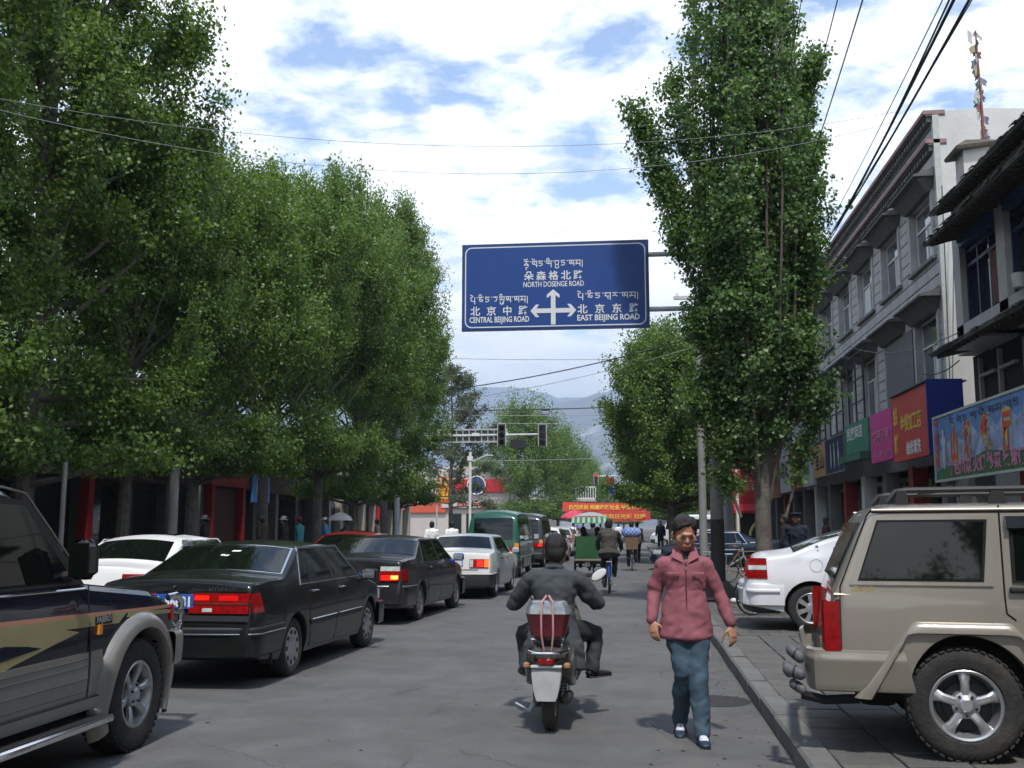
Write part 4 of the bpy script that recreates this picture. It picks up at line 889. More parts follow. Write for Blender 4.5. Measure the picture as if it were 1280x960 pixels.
# -- copies further up the queue
def van(name, label, wpt, lpt, head, body, scale=1., group=None, kind='mini'):
    V = dict(L=4.2, W=1.66, top=[(0, .45), (.02, .6), (.05, 1.02), (.20, 1.72), (.30, 1.93), (.42, 2.02), (1.2, 2.08), (2.6, 2.08), (3.15, 2.02), (3.35, 1.9), (3.98, 1.12), (4.12, .98), (4.18, .6), (4.2, .45)],
        belt=[(0, 1.08), (4.2, 1.06)], plan=[(0, .93), (.06, .97), (.2, 1.), (3.6, 1.), (4.0, .95), (4.2, .84)], prof=[(.2, .92), (.35, .97), (.6, 1), (1.1, .985)], low=[(0, .36), (.5, .28), (3.8, .28), (4.2, .34)],
        xr=.95, xf=3.45, ra=.33, rw=.29, tum=.13, rc=.12, crn=.07, tailmax=.3)
    if kind == 'long': V = base(V, L=5.4, W=1.95, xr=1.2, xf=4.4, ra=.38, rw=.34, low=[(0, .4), (.5, .32), (5, .32), (5.4, .38)], top=[(0, .5), (.02, .7), (.05, 1.2), (.10, 1.9), (.2, 2.25), (.5, 2.36), (2, 2.4), (3.6, 2.36), (3.9, 2.2), (4.5, 1.34), (4.65, 1.22), (5.2, 1.0), (5.35, .8), (5.4, .5)], belt=[(0, 1.2), (4.5, 1.2), (5.4, .9)], plan=[(0, .95), (.08, .98), (.2, 1), (4.4, 1), (5.1, .93), (5.4, .8)])
    r = carroot(name, label, 'van', wpt, lpt, head, group); c = Car(r, V, body).shell(); c.wheels('steel', .17); L = V['L']
    z1 = 1.14 if kind == 'mini' else 1.32; z2 = 1.78 if kind == 'mini' else 2.05
    c.rearbox('rear_window', M_glass, -.60, .60, z1+.02, z2+.03, .012, bow=.03); c.rearbox('tailgate_gap', M_black, -.70, .70, .55, .565, .004)
    o = c.rearbox('tail_light', M_redlens, -.80, -.44, .78, .92, .02); c.rearbox('lit_lamp', M_redlit, -.78, -.62, .80, .90, .03, 0, o); c.rearbox('indicator', M_amber, -.80, -.66, .92, 1.05, .02, .03, o)
    o = c.rearbox('tail_light', M_redlens, .44, .80, .78, .92, .02); c.rearbox('lit_lamp', M_redlit, .62, .78, .80, .90, .03, 0, o)
    c.bumper(True, .32, .56, .5, M_dark if kind == 'mini' else M_steel, out=.06, bow=.05, rc=.1); c.bumper(False, .32, .6, L-.4, M_dark, out=.05, bow=.1)
    xs = [.35, 1.35, 2.3, 3.3] if kind == 'mini' else [.35, 1.35, 2.35, 3.35, 4.25]
    for i in range(len(xs)-1): c.quad('window', M_glass, (xs[i]+.03, z1), (xs[i+1]-.03, z1), (xs[i+1]-.03-(.15 if i == len(xs)-2 else 0), z2), (xs[i]+.03, z2), off=.006)
    c.door(([(xs[-2]-.02, .34), (xs[-2]-.02, z1-.05)]), ([(xs[-1]+.12, .62), (xs[-1]+.12, z1-.05)]), hz=1.0, hx=xs[-2]+.1, handle=M_dark)
    c.quad('side_stripe', mat('van_stripe', (.30, .33, .33), .4), (.3, .60), (L-.9, .60), (L-.9, .66), (.3, .66), off=.006)
    c.toppatch('windscreen', M_glass, 3.42 if kind == 'mini' else 3.98, 3.92 if kind == 'mini' else 4.46, .08, .06, off=.006)
    c.mirror(L-.75, z1+.02, M_dark, sz=(.1, .2, .2))
    for sg in (1, -1): c.quad('headlight', M_clear, (L-.32, .68), (L-.10, .68), (L-.12, .86), (L-.34, .86), off=.014, sides=(sg,))
    return r
P_gr = paint('paint_green', (.012, .085, .058), amt=.12)
van('green_minivan', 'dark green minivan with lit tail lights beside the white boxy saloon', (-3.42, 31.8), (.1, -.80), 1.0, P_gr)
van('dark_minivan', 'dark grey minivan directly ahead of the green minivan', (-3.35, 39.5), (0, -.8), 1., paint('paint_grey_dark', (.03, .032, .035)))
van('white_van', 'white van parked side-on near the red banner, facing the street', (1.3, 79), (5.4, 0), -88, paint('paint_van_white', (.62, .64, .66)), kind='long')

# -- hatchback / far cars
HB = base(SEDAN, L=4.3, W=1.72, top=[(0, .5), (.02, .62), (.06, 1.0), (.12, 1.06), (.40, 1.42), (.55, 1.50), (1.2, 1.54), (2.2, 1.53), (2.5, 1.46), (3.2, 1.04), (3.3, 1.0), (3.95, .88), (4.2, .72), (4.3, .45)], xr=.8, xf=3.4, belt=[(0, 1.0), (4.3, .85)],
    plan=[(0, .93), (.1, .98), (.3, 1), (3.5, 1), (4.1, .93), (4.3, .8)], low=[(0, .34), (.4, .24), (3.9, .24), (4.3, .34)])
def hatch(name, label, wpt, lpt, head, body, **k):
    r = carroot(name, label, 'car', wpt, lpt, head, k.get('group')); c = Car(r, HB, body).shell(); c.wheels('sp5', .19)
    c.toppatch('rear_window', M_glass, .16, .38, .06, .08, off=.008); c.toppatch('windscreen', M_glass, 2.56, 3.14, .05, .05, off=.005)
    for x0, x1 in ((.55, 1.32), (1.38, 2.12), (2.18, 2.86)): c.quad('window', M_glass, (x0, 1.04), (x1 if x1 < 2.8 else 3.02, 1.04), (x1-.02 if x1 < 2.8 else 2.5, 1.42), (x0+.05, 1.42), off=.006)
    c.door(([(1.30, .3), (1.30, 1.0)]), ([(2.14, .3), (2.14, 1.0)]), hz=.92, hx=1.45); c.door(([(2.17, .3), (2.17, 1.0)]), ([(3.0, .3), (3.0, .98)]), hz=.92, hx=2.3)
    for sg in (1, -1): c.rearbox('tail_light', M_redlens, sg*.58, sg*.80, .72, 1.0, .022)
    c.bumper(True, .28, .6, .5, body, out=.05); c.bumper(False, .28, .6, 3.95, body, out=.05); c.mirror(2.95, 1.04, M_dark)
    return r
hatch('white_hatchback', 'white estate car with dark mirrors right of the rider head', (-2.95, 44.5), (0, -.84), 2, P_wh)
hatch('silver_hatchback', 'small silver car in the distance ahead of the white estate car', (-3.0, 54), (0, -.84), 0, paint('paint_silver', (.4, .41, .42)))
hatch('white_taxi', 'white car far up the queue under the red umbrella', (-3.1, 62), (0, -.84), 0, P_wh)
hatch('blue_hatchback', 'small blue car far up the street before the junction', (-2.9, 70), (0, -.84), 0, paint('paint_blue', (.03, .08, .25)))
P_red = paint('paint_red', (.20, .010, .010))
r = copy_tree(far_white); r.name = 'red_saloon'; setp(r, 'red saloon in the far lane behind the second black car', 'car')
r.location = (-7.25, 24.8, 0)
def recolor(o, old, new):
    for ch in o.children_recursive:
        if ch.type == 'MESH' and old.name in [m.name for m in ch.data.materials if m]:
            ch.data = RC.setdefault((ch.data.name, new.name), ch.data.copy())
            for i, m in enumerate(ch.data.materials):
                if m and m.name == old.name: ch.data.materials[i] = new
RC = {}
recolor(r, P_wh2, P_red)

# -- dark navy saloon parked across the pavement end
r = carroot('navy_saloon', 'dark navy saloon standing side-on behind the concrete poles', 'car', (.65, 38.6), (4.68, 0), -88)
P_nv = paint('paint_navy', (.010, .022, .042), amt=.1)
c = Car(r, base(SEDAN, W=1.8), P_nv).shell(); c.wheels('sp7'); sedan_windows(c)
c.toppatch('rear_window', M_glass, .93, 1.50, .03, .05, off=.006); c.toppatch('windscreen', M_glass, 2.98, 3.46, .05, .05, off=.005)
c.door(([(1.60, .27), (1.50, .62), (1.50, .93)]), ([(2.44, .25), (2.44, .93)]), hz=.86, hx=1.68); c.door(([(2.46, .25), (2.46, .93)]), ([(3.42, .27), (3.42, .92)]), hz=.85, hx=2.62)
c.bumper(True, .26, .6, .74, P_nv, out=.05); c.bumper(False, .24, .56, 4.2, P_nv, out=.05, bow=.14); c.mirror(3.3, .95, P_nv)
for sg in (1, -1): c.quad('headlight', M_clear, (4.30, .58), (4.58, .58), (4.56, .72), (4.28, .73), off=.014, sides=(sg,))

# -- white parked saloon on the pavement
P_w3 = paint('paint_white_parked', (.74, .75, .77), amt=.04)
BORA = base(SEDAN, L=4.55, W=1.76, tr=.08, tum=.42, rc=.10, crn=.06, xr=.92, xf=3.45, ra=.37, rw=.32,
    top=[(0, .48), (.03, .62), (.09, .98), (.18, 1.06), (.50, 1.10), (.66, 1.12), (1.1, 1.30), (1.55, 1.42), (2.0, 1.465), (2.4, 1.45), (2.7, 1.38), (3.35, 1.03), (3.45, 1.0), (4.1, .90), (4.4, .75), (4.55, .45)], plan=[(0, .84), (.05, .90), (.15, .95), (.4, 1.), (3.6, 1.), (4.2, .93), (4.55, .75)],
    belt=[(0, 1.0), (1, 1.0), (3.5, .93), (4.55, .7)], low=[(0, .36), (.35, .30), (.8, .22), (3.8, .22), (4.55, .34)], tailmax=.4)
r = carroot('parked_white_saloon', 'white saloon parked on the pavement behind the beige off-roader', 'car', (2.44, 14.95), (.92, -.85), 95, z=.13)
c = Car(r, BORA, P_w3).shell(); c.wheels('sp7', .2)
c.toppatch('rear_window_trim', M_black, .72, 1.50, .06, .12, off=.004, grow=.02); c.toppatch('rear_window', mat('rear_glass_green', (.05, .075, .065), .03, 0, .1, 2, spec=.7), .72, 1.50, .06, .12, off=.008); c.toppatch('windscreen', M_glass, 2.78, 3.3, .05, .05, off=.005)
c.quad('window_trim', M_black, (1.18, 1.0), (3.22, .97), (2.66, 1.36), (1.62, 1.40), off=.004)
c.patch('window', M_glass, ([(1.22, 1.02), (1.24, 1.14), (1.38, 1.27), (1.62, 1.375)], [(1.56, 1.02), (1.60, 1.14), (1.66, 1.27), (1.70, 1.385)]), off=.008)
c.quad('window', M_glass, (1.62, 1.02), (2.28, 1.01), (2.24, 1.39), (1.75, 1.39), off=.008); c.quad('window', M_glass, (2.34, 1.01), (3.10, .99), (2.62, 1.345), (2.30, 1.385), off=.008)
c.door(([(1.42, .3), (1.36, .6), (1.40, .98)]), ([(2.28, .3), (2.28, .96)]), hz=.90, hx=1.55, handle=P_w3); c.door(([(2.31, .3), (2.31, .96)]), ([(3.15, .3), (3.15, .95)]), hz=.89, hx=2.45, handle=P_w3)
c.bumper(True, .33, .66, .56, P_w3, out=.055, bow=.10, rc=.2); c.bumper(True, .52, .575, .50, P_w3, out=.075, bow=.10, rc=.2, name='bumper_pad', off=.03); c.bumper(True, .24, .35, .50, M_dark, out=.0, bow=.10, rc=.2, name='bumper_skirt', off=-.02)
c.bumper(False, .26, .6, 4.1, P_w3, out=.05, bow=.16)
for sg in (1, -1):
    o = c.quad('tail_light', M_redlens, (.065, .72), (.34, .72), (.33, 1.00), (.10, 1.00), off=.012, sides=(sg,)); c.quad('reversing_lamp', M_clear, (.08, .84), (.33, .84), (.33, .90), (.08, .90), off=.018, sides=(sg,), parent=o)
    c.rearbox('tail_light', M_redlens, sg*.50, sg*.76, .74, .96, .02)
for sg in (-1,):
    b = MB(); y = c.side(1.0, .92); pts = [(1.0+.085*math.cos(a), sg*(c.side(1.0+.085*math.cos(a), .90+.085*math.sin(a))+.001), .90+.085*math.sin(a)) for a in np.linspace(0, 2*PI, 25)]
    b.tube(pts, .0035, 5); b.build('fuel_flap_gap', mat('gap_grey', (.2, .2, .21), .6), r)
    b = MB(); b.cbox((1.02, sg*(c.side(1.02, 1.13)+.001), 1.16), (.04, .004, .035), .001); b.cbox((1.03, sg*(c.side(1.02, 1.1)+.001), 1.105), (.02, .004, .025), .001); b.build('sticker', mat('gap_grey', (.2, .2, .21), .6), r)
# ---------------------------------------------------------------- the two off-roaders
def flare(c, xc, mt, inner, outer, out=.05, a0=-12, a1=192, name='wheel_arch_flare', n=30):
    """curved lip round a wheel arch; inner/outer: functions of angle -> radius about the wheel centre"""
    for sg in (1, -1):
        b = MB(); P = []
        for i in range(n+1):
            a = R(a0+(a1-a0)*i/n); ri, ro = inner(a), outer(a); row = []
            for t, o in ((-.0, -.12), (0, out*.55), (.10, out), (.40, out*1.02), (.75, out*.75), (1., .004), (1.03, -.01)):
                q = ri+(ro-ri)*t; x = xc+q*math.cos(a); z = c.rw+q*math.sin(a)
                row.append((x, sg*(c.side(x, max(z, .3))+o), z))
            P.append(row)
        b.grid(P); b.build(name, mt, c.root, 45)
P_pj = paint('paint_midnight', (.004, .007, .018), amt=.05, rough=.22)
P_sv = mat('paint_warm_silver', (.25, .24, .215), .38, .35, .05, 2, coat=.5, dirt=(.16, .15, .13), dirtamt=.35)
M_gold = mat('decal_gold', (.36, .31, .15), .45, .1, .08, 3); M_pink = mat('decal_copper', (.55, .25, .17), .45, .1, .08, 3)
PJ = dict(L=4.55, W=1.70, tr=.05, tum=.20, rc=.09, crn=.04, top=[(0, .6), (.02, .7), (.05, 1.1), (.10, 1.3), (.16, 1.70), (.30, 1.84), (.6, 1.88), (2.0, 1.87), (2.32, 1.84), (2.50, 1.76), (3.02, 1.28), (3.10, 1.245), (4.0, 1.15), (4.36, 1.06), (4.50, .95), (4.55, .5)],
    belt=[(0, 1.20), (3.0, 1.18), (4.55, 1.02)], plan=[(0, .95), (.1, .98), (.3, 1), (4.0, 1), (4.4, .96), (4.55, .88)], prof=[(.3, .95), (.45, .985), (.6, 1), (1.0, .995), (1.2, .975)],
    low=[(0, .5), (.4, .42), (4.0, .42), (4.3, .5), (4.55, .55)], xr=1.1, xf=3.83, ra=.455, rw=.39, ub=.32)
r = carroot('dark_off_roader', 'dark blue and silver off-roader with gold swoosh decal at the picture edge', 'off-roader', (-3.53, 7.30), (3.83, -.84), .6)
c = Car(r, PJ, P_pj).shell()
for x in (c.xr, c.xf):
    for sg in (1, -1): wheel(r, x, sg*.735, .39, .24, 'suv6', .25)
for xc in (c.xr, c.xf): flare(c, xc, P_sv, lambda a: .455, lambda a: .575+.03*max(0, math.cos(a))**2+.05*max(0, -math.cos(a))**3, .062, -22, 202)
# silver lower cladding with ribs
c.quad('lower_cladding', P_sv, (1.68, .45), (3.10, .45), (3.10, .765), (1.64, .765), off=.014)
c.quad('lower_cladding', P_sv, (3.13, .45), (3.34, .45), (3.27, .765), (3.13, .765), off=.014)
for zz in (.52, .60, .68, .725): seams(c, [(1.70, zz), (3.09, zz)], 'cladding_groove', mat('groove', (.07, .07, .065), .7), .004, .0135)
c.quad('sill', P_sv, (1.6, .40), (3.36, .40), (3.34, .47), (1.6, .47), off=.035)
seams(c, [(1.6, .475), (3.3, .475)], 'sill_gap', M_black, .006, .025)
# stripes
c.patch('copper_stripe', M_pink, ([(.4, 1.055), (.4, 1.085)], [(4.42, .955), (4.42, .978)]), off=.003, nu=60)
c.patch('gold_stripe', M_gold, ([(.9, .985), (.9, 1.035)], [(3.50, .915), (3.62, .985)]), off=.0032, nu=40)
c.patch('gold_stripe', M_gold, ([(3.62, .945), (3.64, .985)], [(4.38, .915), (4.40, .94)]), off=.0032, nu=20)
def swoosh(pts_top, pts_bot, m, off):
    for sg in (1, -1):
        b = MB(); P = []
        for i in range(25):
            u = i/24; x = pts_top[0][0]+(pts_top[-1][0]-pts_top[0][0])*u
            zt = PL(pts_top)(x); zb = PL(pts_bot)(x); P.append([(x, sg*(c.side(x, z)+off), z) for z in (zb, (zb+zt)/2, zt)])
        b.grid(P); b.build('swoosh_decal', m, r, 40)
swoosh([(1.9, .985), (2.4, .965), (2.75, .945), (2.98, .905)], [(1.9, .70), (2.3, .785), (2.7, .855), (2.98, .90)], M_gold, .0048)
swoosh([(1.7, .90), (2.2, .90), (2.42, .875), (2.56, .85)], [(1.7, .78), (2.2, .82), (2.42, .84), (2.56, .848)], P_pj, .0066)
swoosh([(1.7, .80), (1.95, .82), (2.1, .835)], [(1.7, .75), (1.95, .795), (2.1, .832)], M_pink, .0084)
# doors, glass, mirrors
seams(c, [(3.115, .44), (3.12, .8), (3.10, 1.19)], 'door_gap', M_black, .005, .006); seams(c, [(2.0, .44), (2.0, 1.19)], 'door_gap', M_black, .005, .006)
c.quad('window_frame', M_black, (2.03, 1.205), (3.05, 1.205), (2.55, 1.735), (2.03, 1.745), off=.004); c.quad('window', M_glass, (2.08, 1.235), (2.92, 1.235), (2.48, 1.70), (2.08, 1.71), off=.0085)
c.quad('window_frame', M_black, (.3, 1.205), (1.98, 1.205), (1.98, 1.745), (.4, 1.745), off=.004); c.quad('window', M_glass, (1.1, 1.235), (1.93, 1.235), (1.93, 1.71), (1.1, 1.71), off=.0085); c.quad('window', M_glass, (.38, 1.235), (1.05, 1.235), (1.05, 1.70), (.45, 1.70), off=.0085)
c.toppatch('windscreen', M_glass, 2.58, 2.96, .05, .04, off=.006)
seams(c, [(3.06, 1.235), (2.52, 1.775), (2.3, 1.805), (1.2, 1.81)], 'drip_rail', P_sv, .008, .004)
seams(c, [(.4, 1.195), (3.05, 1.175)], 'waist_moulding', M_chrome, .007, .006)
for sg in (-1, 1):
    b = MB(); y = c.side(2.87, 1.22)
    b.capsule([(2.82, sg*(y-.02), 1.26), (2.82, sg*(y+.10), 1.28)], .03, 8); m_ = b.build('mirror_arm', M_dark, r)
    b = MB(); b.cbox((2.80, sg*(y+.14), 1.37), (.13, .17, .25), .045); o = b.build('mirror', M_dark, r)
    b = MB(); b.cbox((2.733, sg*(y+.14), 1.37), (.008, .13, .21), .003); b.build('mirror_glass', M_glass, o)
c.bumper(False, .52, .78, 4.30, P_sv, out=.10, bow=.10, rc=.15, off=.05)
for sg in (1, -1):
    c.quad('indicator', M_amber, (3.215, .865), (3.255, .865), (3.255, .93), (3.215, .93), off=.02, sides=(sg,))
    c.quad('indicator', M_redlens, (4.36, .86), (4.48, .86), (4.46, .97), (4.36, .97), off=.016, sides=(sg,))
    b = MB(); y = sg*.74
    b.tube([(4.62, y, .68), (4.72, y, .80), (4.72, y, .98), (4.62, y, 1.03), (4.52, y*.97, 1.02)], .027, 8); b.build('nudge_bar', M_chrome, r)
for zz in (.80, .90):
    b = MB(); b.tube([(4.64, -.76, zz), (4.73, -.68, zz), (4.75, 0, zz), (4.73, .68, zz), (4.64, .76, zz)], .022, 8); b.build('nudge_bar_rail', M_chrome, r)
for sg in (1, -1):
    b = MB(); b.tube([(3.30, sg*.92, .325), (3.26, sg*.945, .325), (1.6, sg*.945, .325)], .028, 10); b.build('side_step', M_chrome, r)
    b = MB(); b.cbox((2.4, sg*.87, .335), (1.7, .13, .03), .01); b.build('step_tread', M_dark, r)
    b = MB(); b.cbox((3.31, sg*.74, .36), (.02, .24, .24), .006); b.build('mud_flap', M_rubber, r)
badge = MB(); badge.T = None
y = -c.side(3.3, .95)
bb = MB(); bb.cbox((3.29, y-.004, .955), (.22, .006, .055), .002); bo = bb.build('badge', M_black, r)
lettering(bo, 'PAJERO', .05, (3.29, y-.0085, .955), (PI/2, 0, 0), M_alloy, .003, 1.0, width=.19)

# beige off-roader parked nose-in on the pavement
P_bg = mat('paint_champagne', (.295, .265, .22), .34, .25, .03, 2, coat=.8, dirt=(.2, .18, .15), dirtamt=.15)
CK = dict(L=4.2, W=1.72, tr=.03, tum=.11, rc=.06, crn=.025, top=[(0, .60), (.02, .66), (.05, 1.0), (.08, 1.06), (.33, 1.50), (.40, 1.565), (.55, 1.60), (2.2, 1.62), (2.45, 1.58), (2.95, 1.1), (3.05, 1.04), (4.05, .97), (4.17, .9), (4.2, .5)],
    belt=[(0, .99), (4.2, .95)], plan=[(0, .94), (.03, .965), (.10, .99), (.2, 1), (3.8, 1), (4.2, .95)], prof=[(.3, .96), (.45, .985), (.7, 1), (.99, .995)],
    low=[(0, .42), (.4, .42), (3.8, .40), (4.2, .5)], xr=1.03, xf=3.60, ra=.425, rw=.345, ub=.33, tailmax=.3)
r = carroot('beige_off_roader', 'champagne beige boxy off-roader with black roof rack parked on the pavement', 'off-roader', (2.04, 6.92), (1.03, -.84), 97.5, z=.13)
c = Car(r, CK, P_bg).shell()
for x in (c.xr, c.xf):
    for sg in (1, -1): wheel(r, x, sg*.735, .345, .23, 'suv5', .95)
def sq(q, k):
    def f(a):
        ca, sa = abs(math.cos(a)), abs(math.sin(a)); return min(q[0]/max(ca+q[2]*sa, .01), q[1]/max(sa, .01))*k
    return f
for xc in (c.xr, c.xf): flare(c, xc, P_bg, lambda a: sq((.56, .43, .55), 1)(a), lambda a: sq((.675, .505, .76), 1)(a), .034, 2, 178, n=56)
c.quad('window_frame', P_bg, (.20, 1.075), (1.225, 1.075), (1.255, 1.515), (.41, 1.505), off=.012); c.quad('window_seal', M_black, (.265, 1.10), (1.17, 1.10), (1.215, 1.49), (.435, 1.485), off=.014)
c.quad('window', M_glass, (.285, 1.115), (1.155, 1.115), (1.195, 1.475), (.445, 1.47), off=.017)
c.quad('window_seal', M_black, (1.335, 1.10), (2.08, 1.10), (2.08, 1.505), (1.34, 1.505), off=.014); c.quad('window', M_glass, (1.355, 1.115), (2.06, 1.115), (2.06, 1.49), (1.36, 1.49), off=.017)
c.quad('window_seal', M_black, (2.15, 1.10), (2.95, 1.10), (2.62, 1.49), (2.15, 1.505), off=.014)
c.quad('wind_deflector', mat('smoked', (.03, .035, .04), .1, coat=.5), (1.32, 1.435), (2.10, 1.435), (2.10, 1.51), (1.315, 1.51), off=.045)
for zz in (1.01,): seams(c, [(.08, zz), (4.1, zz-.01)], 'chrome_strip', P_bg, .011, .004)
seams(c, [(.10, .63), (.115, .80), (.13, 1.06), (.36, 1.51), (.40, 1.55)], 'tailgate_gap', M_black, .007, .0)
seams(c, [(1.29, 1.58), (1.285, 1.0), (1.29, .91), (1.34, .87)], 'door_gap', M_black, .006, .0); seams(c, [(2.12, .45), (2.12, 1.52)], 'door_gap', M_black, .006, .0)
seams(c, [(.40, 1.535), (2.4, 1.545)], 'gutter', M_dark, .007, .0); seams(c, [(.40, 1.548), (2.4, 1.560)], 'gutter_lip', P_bg, .010, .006)
c.quad('reflex_trim', M_dark, (.07, .63), (.125, .63), (.13, .98), (.09, .98), off=.008)
for sg in (1, -1):
    b = MB(); 
    for i in range(6): pass
    P = [[(x, sg*(c.side(.12, z)+o), z) for x, o in ((.115, -.01), (.115, .018), (-.005, .018), (-.024, -.01), (-.02, -.05 if sg > 0 else -.12), (.03, -.06 if sg > 0 else -.12))] for z in (.655, .665, .80, .805, .81, .96, .97)]
    b.grid(P); b.build('tail_light', M_redlens, r, 30)
    b = MB(); b.cbox((1.42, sg*(c.side(1.45, 1.05)+.02), 1.055), (.22, .03, .035), .01); b.build('handle', M_dark, r)
    # rear corner bumper cap
    y = c.side(.3, .5)
    P = []
    for z, o in ((.40, -.03), (.41, .0), (.46, .018), (.58, .02), (.59, .024), (.62, .024), (.63, .018), (.66, .018), (.672, -.02)):
        row = [(.60-.12*(z-.4)/.27*0+(.64-z)*.3, sg*(y+o*.8), z), (.30, sg*(y+o), z), (-.02, sg*(y+o), z), (-.085-o*.3, sg*(y-.015+o), z), (-.13-o, sg*(y-.08), z), (-.15-o, sg*(y-.3), z), (-.15-o, 0, z)]
        P.append(row)
    b = MB(); b.grid(P); b.build('bumper', P_bg, r, 40)
o = lettering(r, '4×4', .06, (.30, -c.side(.3, 1.05)-.003, 1.045), (PI/2, 0, 0), mat('badge_gold', (.55, .42, .2), .3, .8), .002, 1.5, 'badge')
c.rearbox('rear_window', M_glass, -.62, .62, 1.10, 1.47, .012)
for sg in (1, -1):
    b = MB(); y = sg*.58
    b.tube([(.55, y, 1.60), (.62, y, 1.672), (.70, y, 1.682), (2.3, y, 1.70), (2.42, y, 1.63)], [(.02, .02)]*5, 8); b.build('roof_rail', M_dark, r)
    for xx in (.66, 1.32, 2.0):
        b = MB(); b.prism([(xx-.05, 1.59), (xx+.06, 1.59), (xx+.045, 1.68), (xx-.03, 1.68)], y-.022, y+.022, 'y'); b.build('rail_foot', M_dark, r)
b = MB(); b.cbox((1.95, 0, 1.688), (.06, 1.1, .02), .006); b.build('rack_bar', M_dark, r); b = MB(); b.cbox((1.0, 0, 1.688), (.06, 1.1, .02), .006); b.build('rack_bar', M_dark, r)
M_foam = mat('tube_rubber', (.10, .105, .115), .6, 0, .25, 10)
for (p, q, s_) in (((-.20, -.76, .60), (-.27, -.72, .64), .040), ((-.20, -.80, .50), (-.30, -.76, .52), .042), ((-.26, -.76, .43), (-.19, -.79, .40), .034), ((-.29, -.74, .50), (-.30, -.3, .49), .036)):
    b = MB(); b.capsule([p, q], s_, 10); o = b.build('rear_guard_tube', M_foam, r); b = MB(); d_ = Vector(q)-Vector(p); b.tube([Vector(p)+d_*.35, Vector(p)+d_*.5], s_*1.06, 10); b.build('band', M_dark, o)
b = MB(); b.tube([(-.2, -.78, .37), (-.02, -.78, .34), (.25, -.78, .355)], .03, 8); b.build('rear_guard_bracket', M_black, r)
b = MB(); b.cbox((.42, -.45, .34), (.35, .22, .13), .05); b.build('silencer', M_black, r)
b = MB(); b.cbox((.62, -.70, .30), (.02, .18, .20), .005); b.build('mud_flap', M_rubber, r)

for o in r.children_recursive:
    if o.type == 'MESH' and not (o.name.startswith('wheel') or (o.parent and o.parent.name.startswith('wheel'))):
        if o.location.length > 0:
            if o.location.x < 1.03: o.location.x = 1.03+(o.location.x-1.03)*.80
            continue
        for v in o.data.vertices:
            if v.co.x < 1.03: v.co.x = 1.03+(v.co.x-1.03)*.80
# ---------------------------------------------------------------- people
def remesh(mb, name, m, vox=.01, smooth_it=2, fold=0., fscale=(9, 9, 5), seed=0, mats=None):
    """merge overlapping pieces into one continuous skin"""
    me = bpy.data.meshes.new(name); me.from_pydata(mb.v, [], mb.f); fix_normals(me)
    o = bpy.data.objects.new(name, me); C.objects.link(o)
    a = o.modifiers.new('r', 'REMESH'); a.mode = 'VOXEL'; a.voxel_size = vox; a.adaptivity = 0; a.use_smooth_shade = True
    if smooth_it: q = o.modifiers.new('s', 'SMOOTH'); q.iterations = smooth_it; q.factor = .5
    dg = bpy.context.evaluated_depsgraph_get(); dg.update(); out = bpy.data.meshes.new_from_object(o.evaluated_get(dg))
    bpy.data.objects.remove(o); bpy.data.meshes.remove(me); out.name = name
    out.materials.clear()
    for x in (mats or [m]): out.materials.append(x)
    if fold:
        n = len(out.vertices); co = np.empty(n*3); out.vertices.foreach_get('co', co); co = co.reshape(-1, 3); no = np.empty(n*3); out.vertices.foreach_get('normal', no); no = no.reshape(-1, 3)
        d = np.array([noise.noise((p[0]*fscale[0]+seed, p[1]*fscale[1], p[2]*fscale[2]))+.5*noise.noise((p[0]*fscale[0]*2.3, p[1]*fscale[1]*2.3+seed, p[2]*fscale[2]*2.6+p[0]*5)) for p in co])
        n2 = np.array([noise.noise((p[0]*3.5+p[2]*2.2+seed*2, p[1]*3, p[2]*13-p[0]*8)) for p in co])
        n3 = np.array([noise.noise((p[0]*3-p[2]*2+seed, p[1]*3, p[2]*15+p[0]*10)) for p in co])
        d = d*.40+.9*n2*np.clip(.35+d*2., 0, 1)+.9*n3*np.clip(.35-d*2., 0, 1)+.1
        co += no*(d*fold)[:, None]; out.vertices.foreach_set('co', co.ravel()); out.update()
    return out
M_skin = mat('skin', (.42, .205, .125), .48, 0, .10, 16); M_hair = mat('hair_black', (.010, .008, .007), .45, 0, .3, 60, bump=.6, bscale=160)
def V3(*a): return Vector(a)
def hand(b, w_, d, up, palmn, s=1., curl=.5, thumb=1):
    """wrist w_, direction d, side axis up (towards the thumb), palm normal"""
    d = Vector(d).normalized(); sd_ = Vector(up); sd_ = (sd_-d*sd_.dot(d)).normalized(); pn = d.cross(sd_)*(1 if palmn > 0 else -1); w_ = Vector(w_)+d*.022*s
    b.capsule([w_-d*.03*s, w_, w_+d*.035*s, w_+d*.075*s], [(.024*s, .02*s), (.028*s, .018*s), (.039*s, .017*s), (.041*s, .015*s)], 10, sd_)
    for k, (o, ln) in enumerate(((.028, .068), (.010, .076), (-.009, .071), (-.027, .055))):
        p = w_+d*.082*s+sd_*o*s; pts = [p-d*.01*s]; a = 0
        for j in range(3):
            a += curl*(.55+.12*k+.15*j); p = p+(d*math.cos(a)+pn*math.sin(a))*ln*s*(.42, .33, .27)[j]; pts.append(p)
        b.capsule(pts, [.0105*s, .010*s, .0095*s, .008*s], 8)
    p = w_+d*.022*s+sd_*.026*s; b.capsule([p, p+(d*.5+sd_*.75+pn*.35)*.035*s, p+(d*.95+sd_*.75+pn*.75)*.052*s, p+(d*1.35+sd_*.62+pn*.9)*.064*s], [.013*s, .011*s, .0095*s, .008*s], 8)
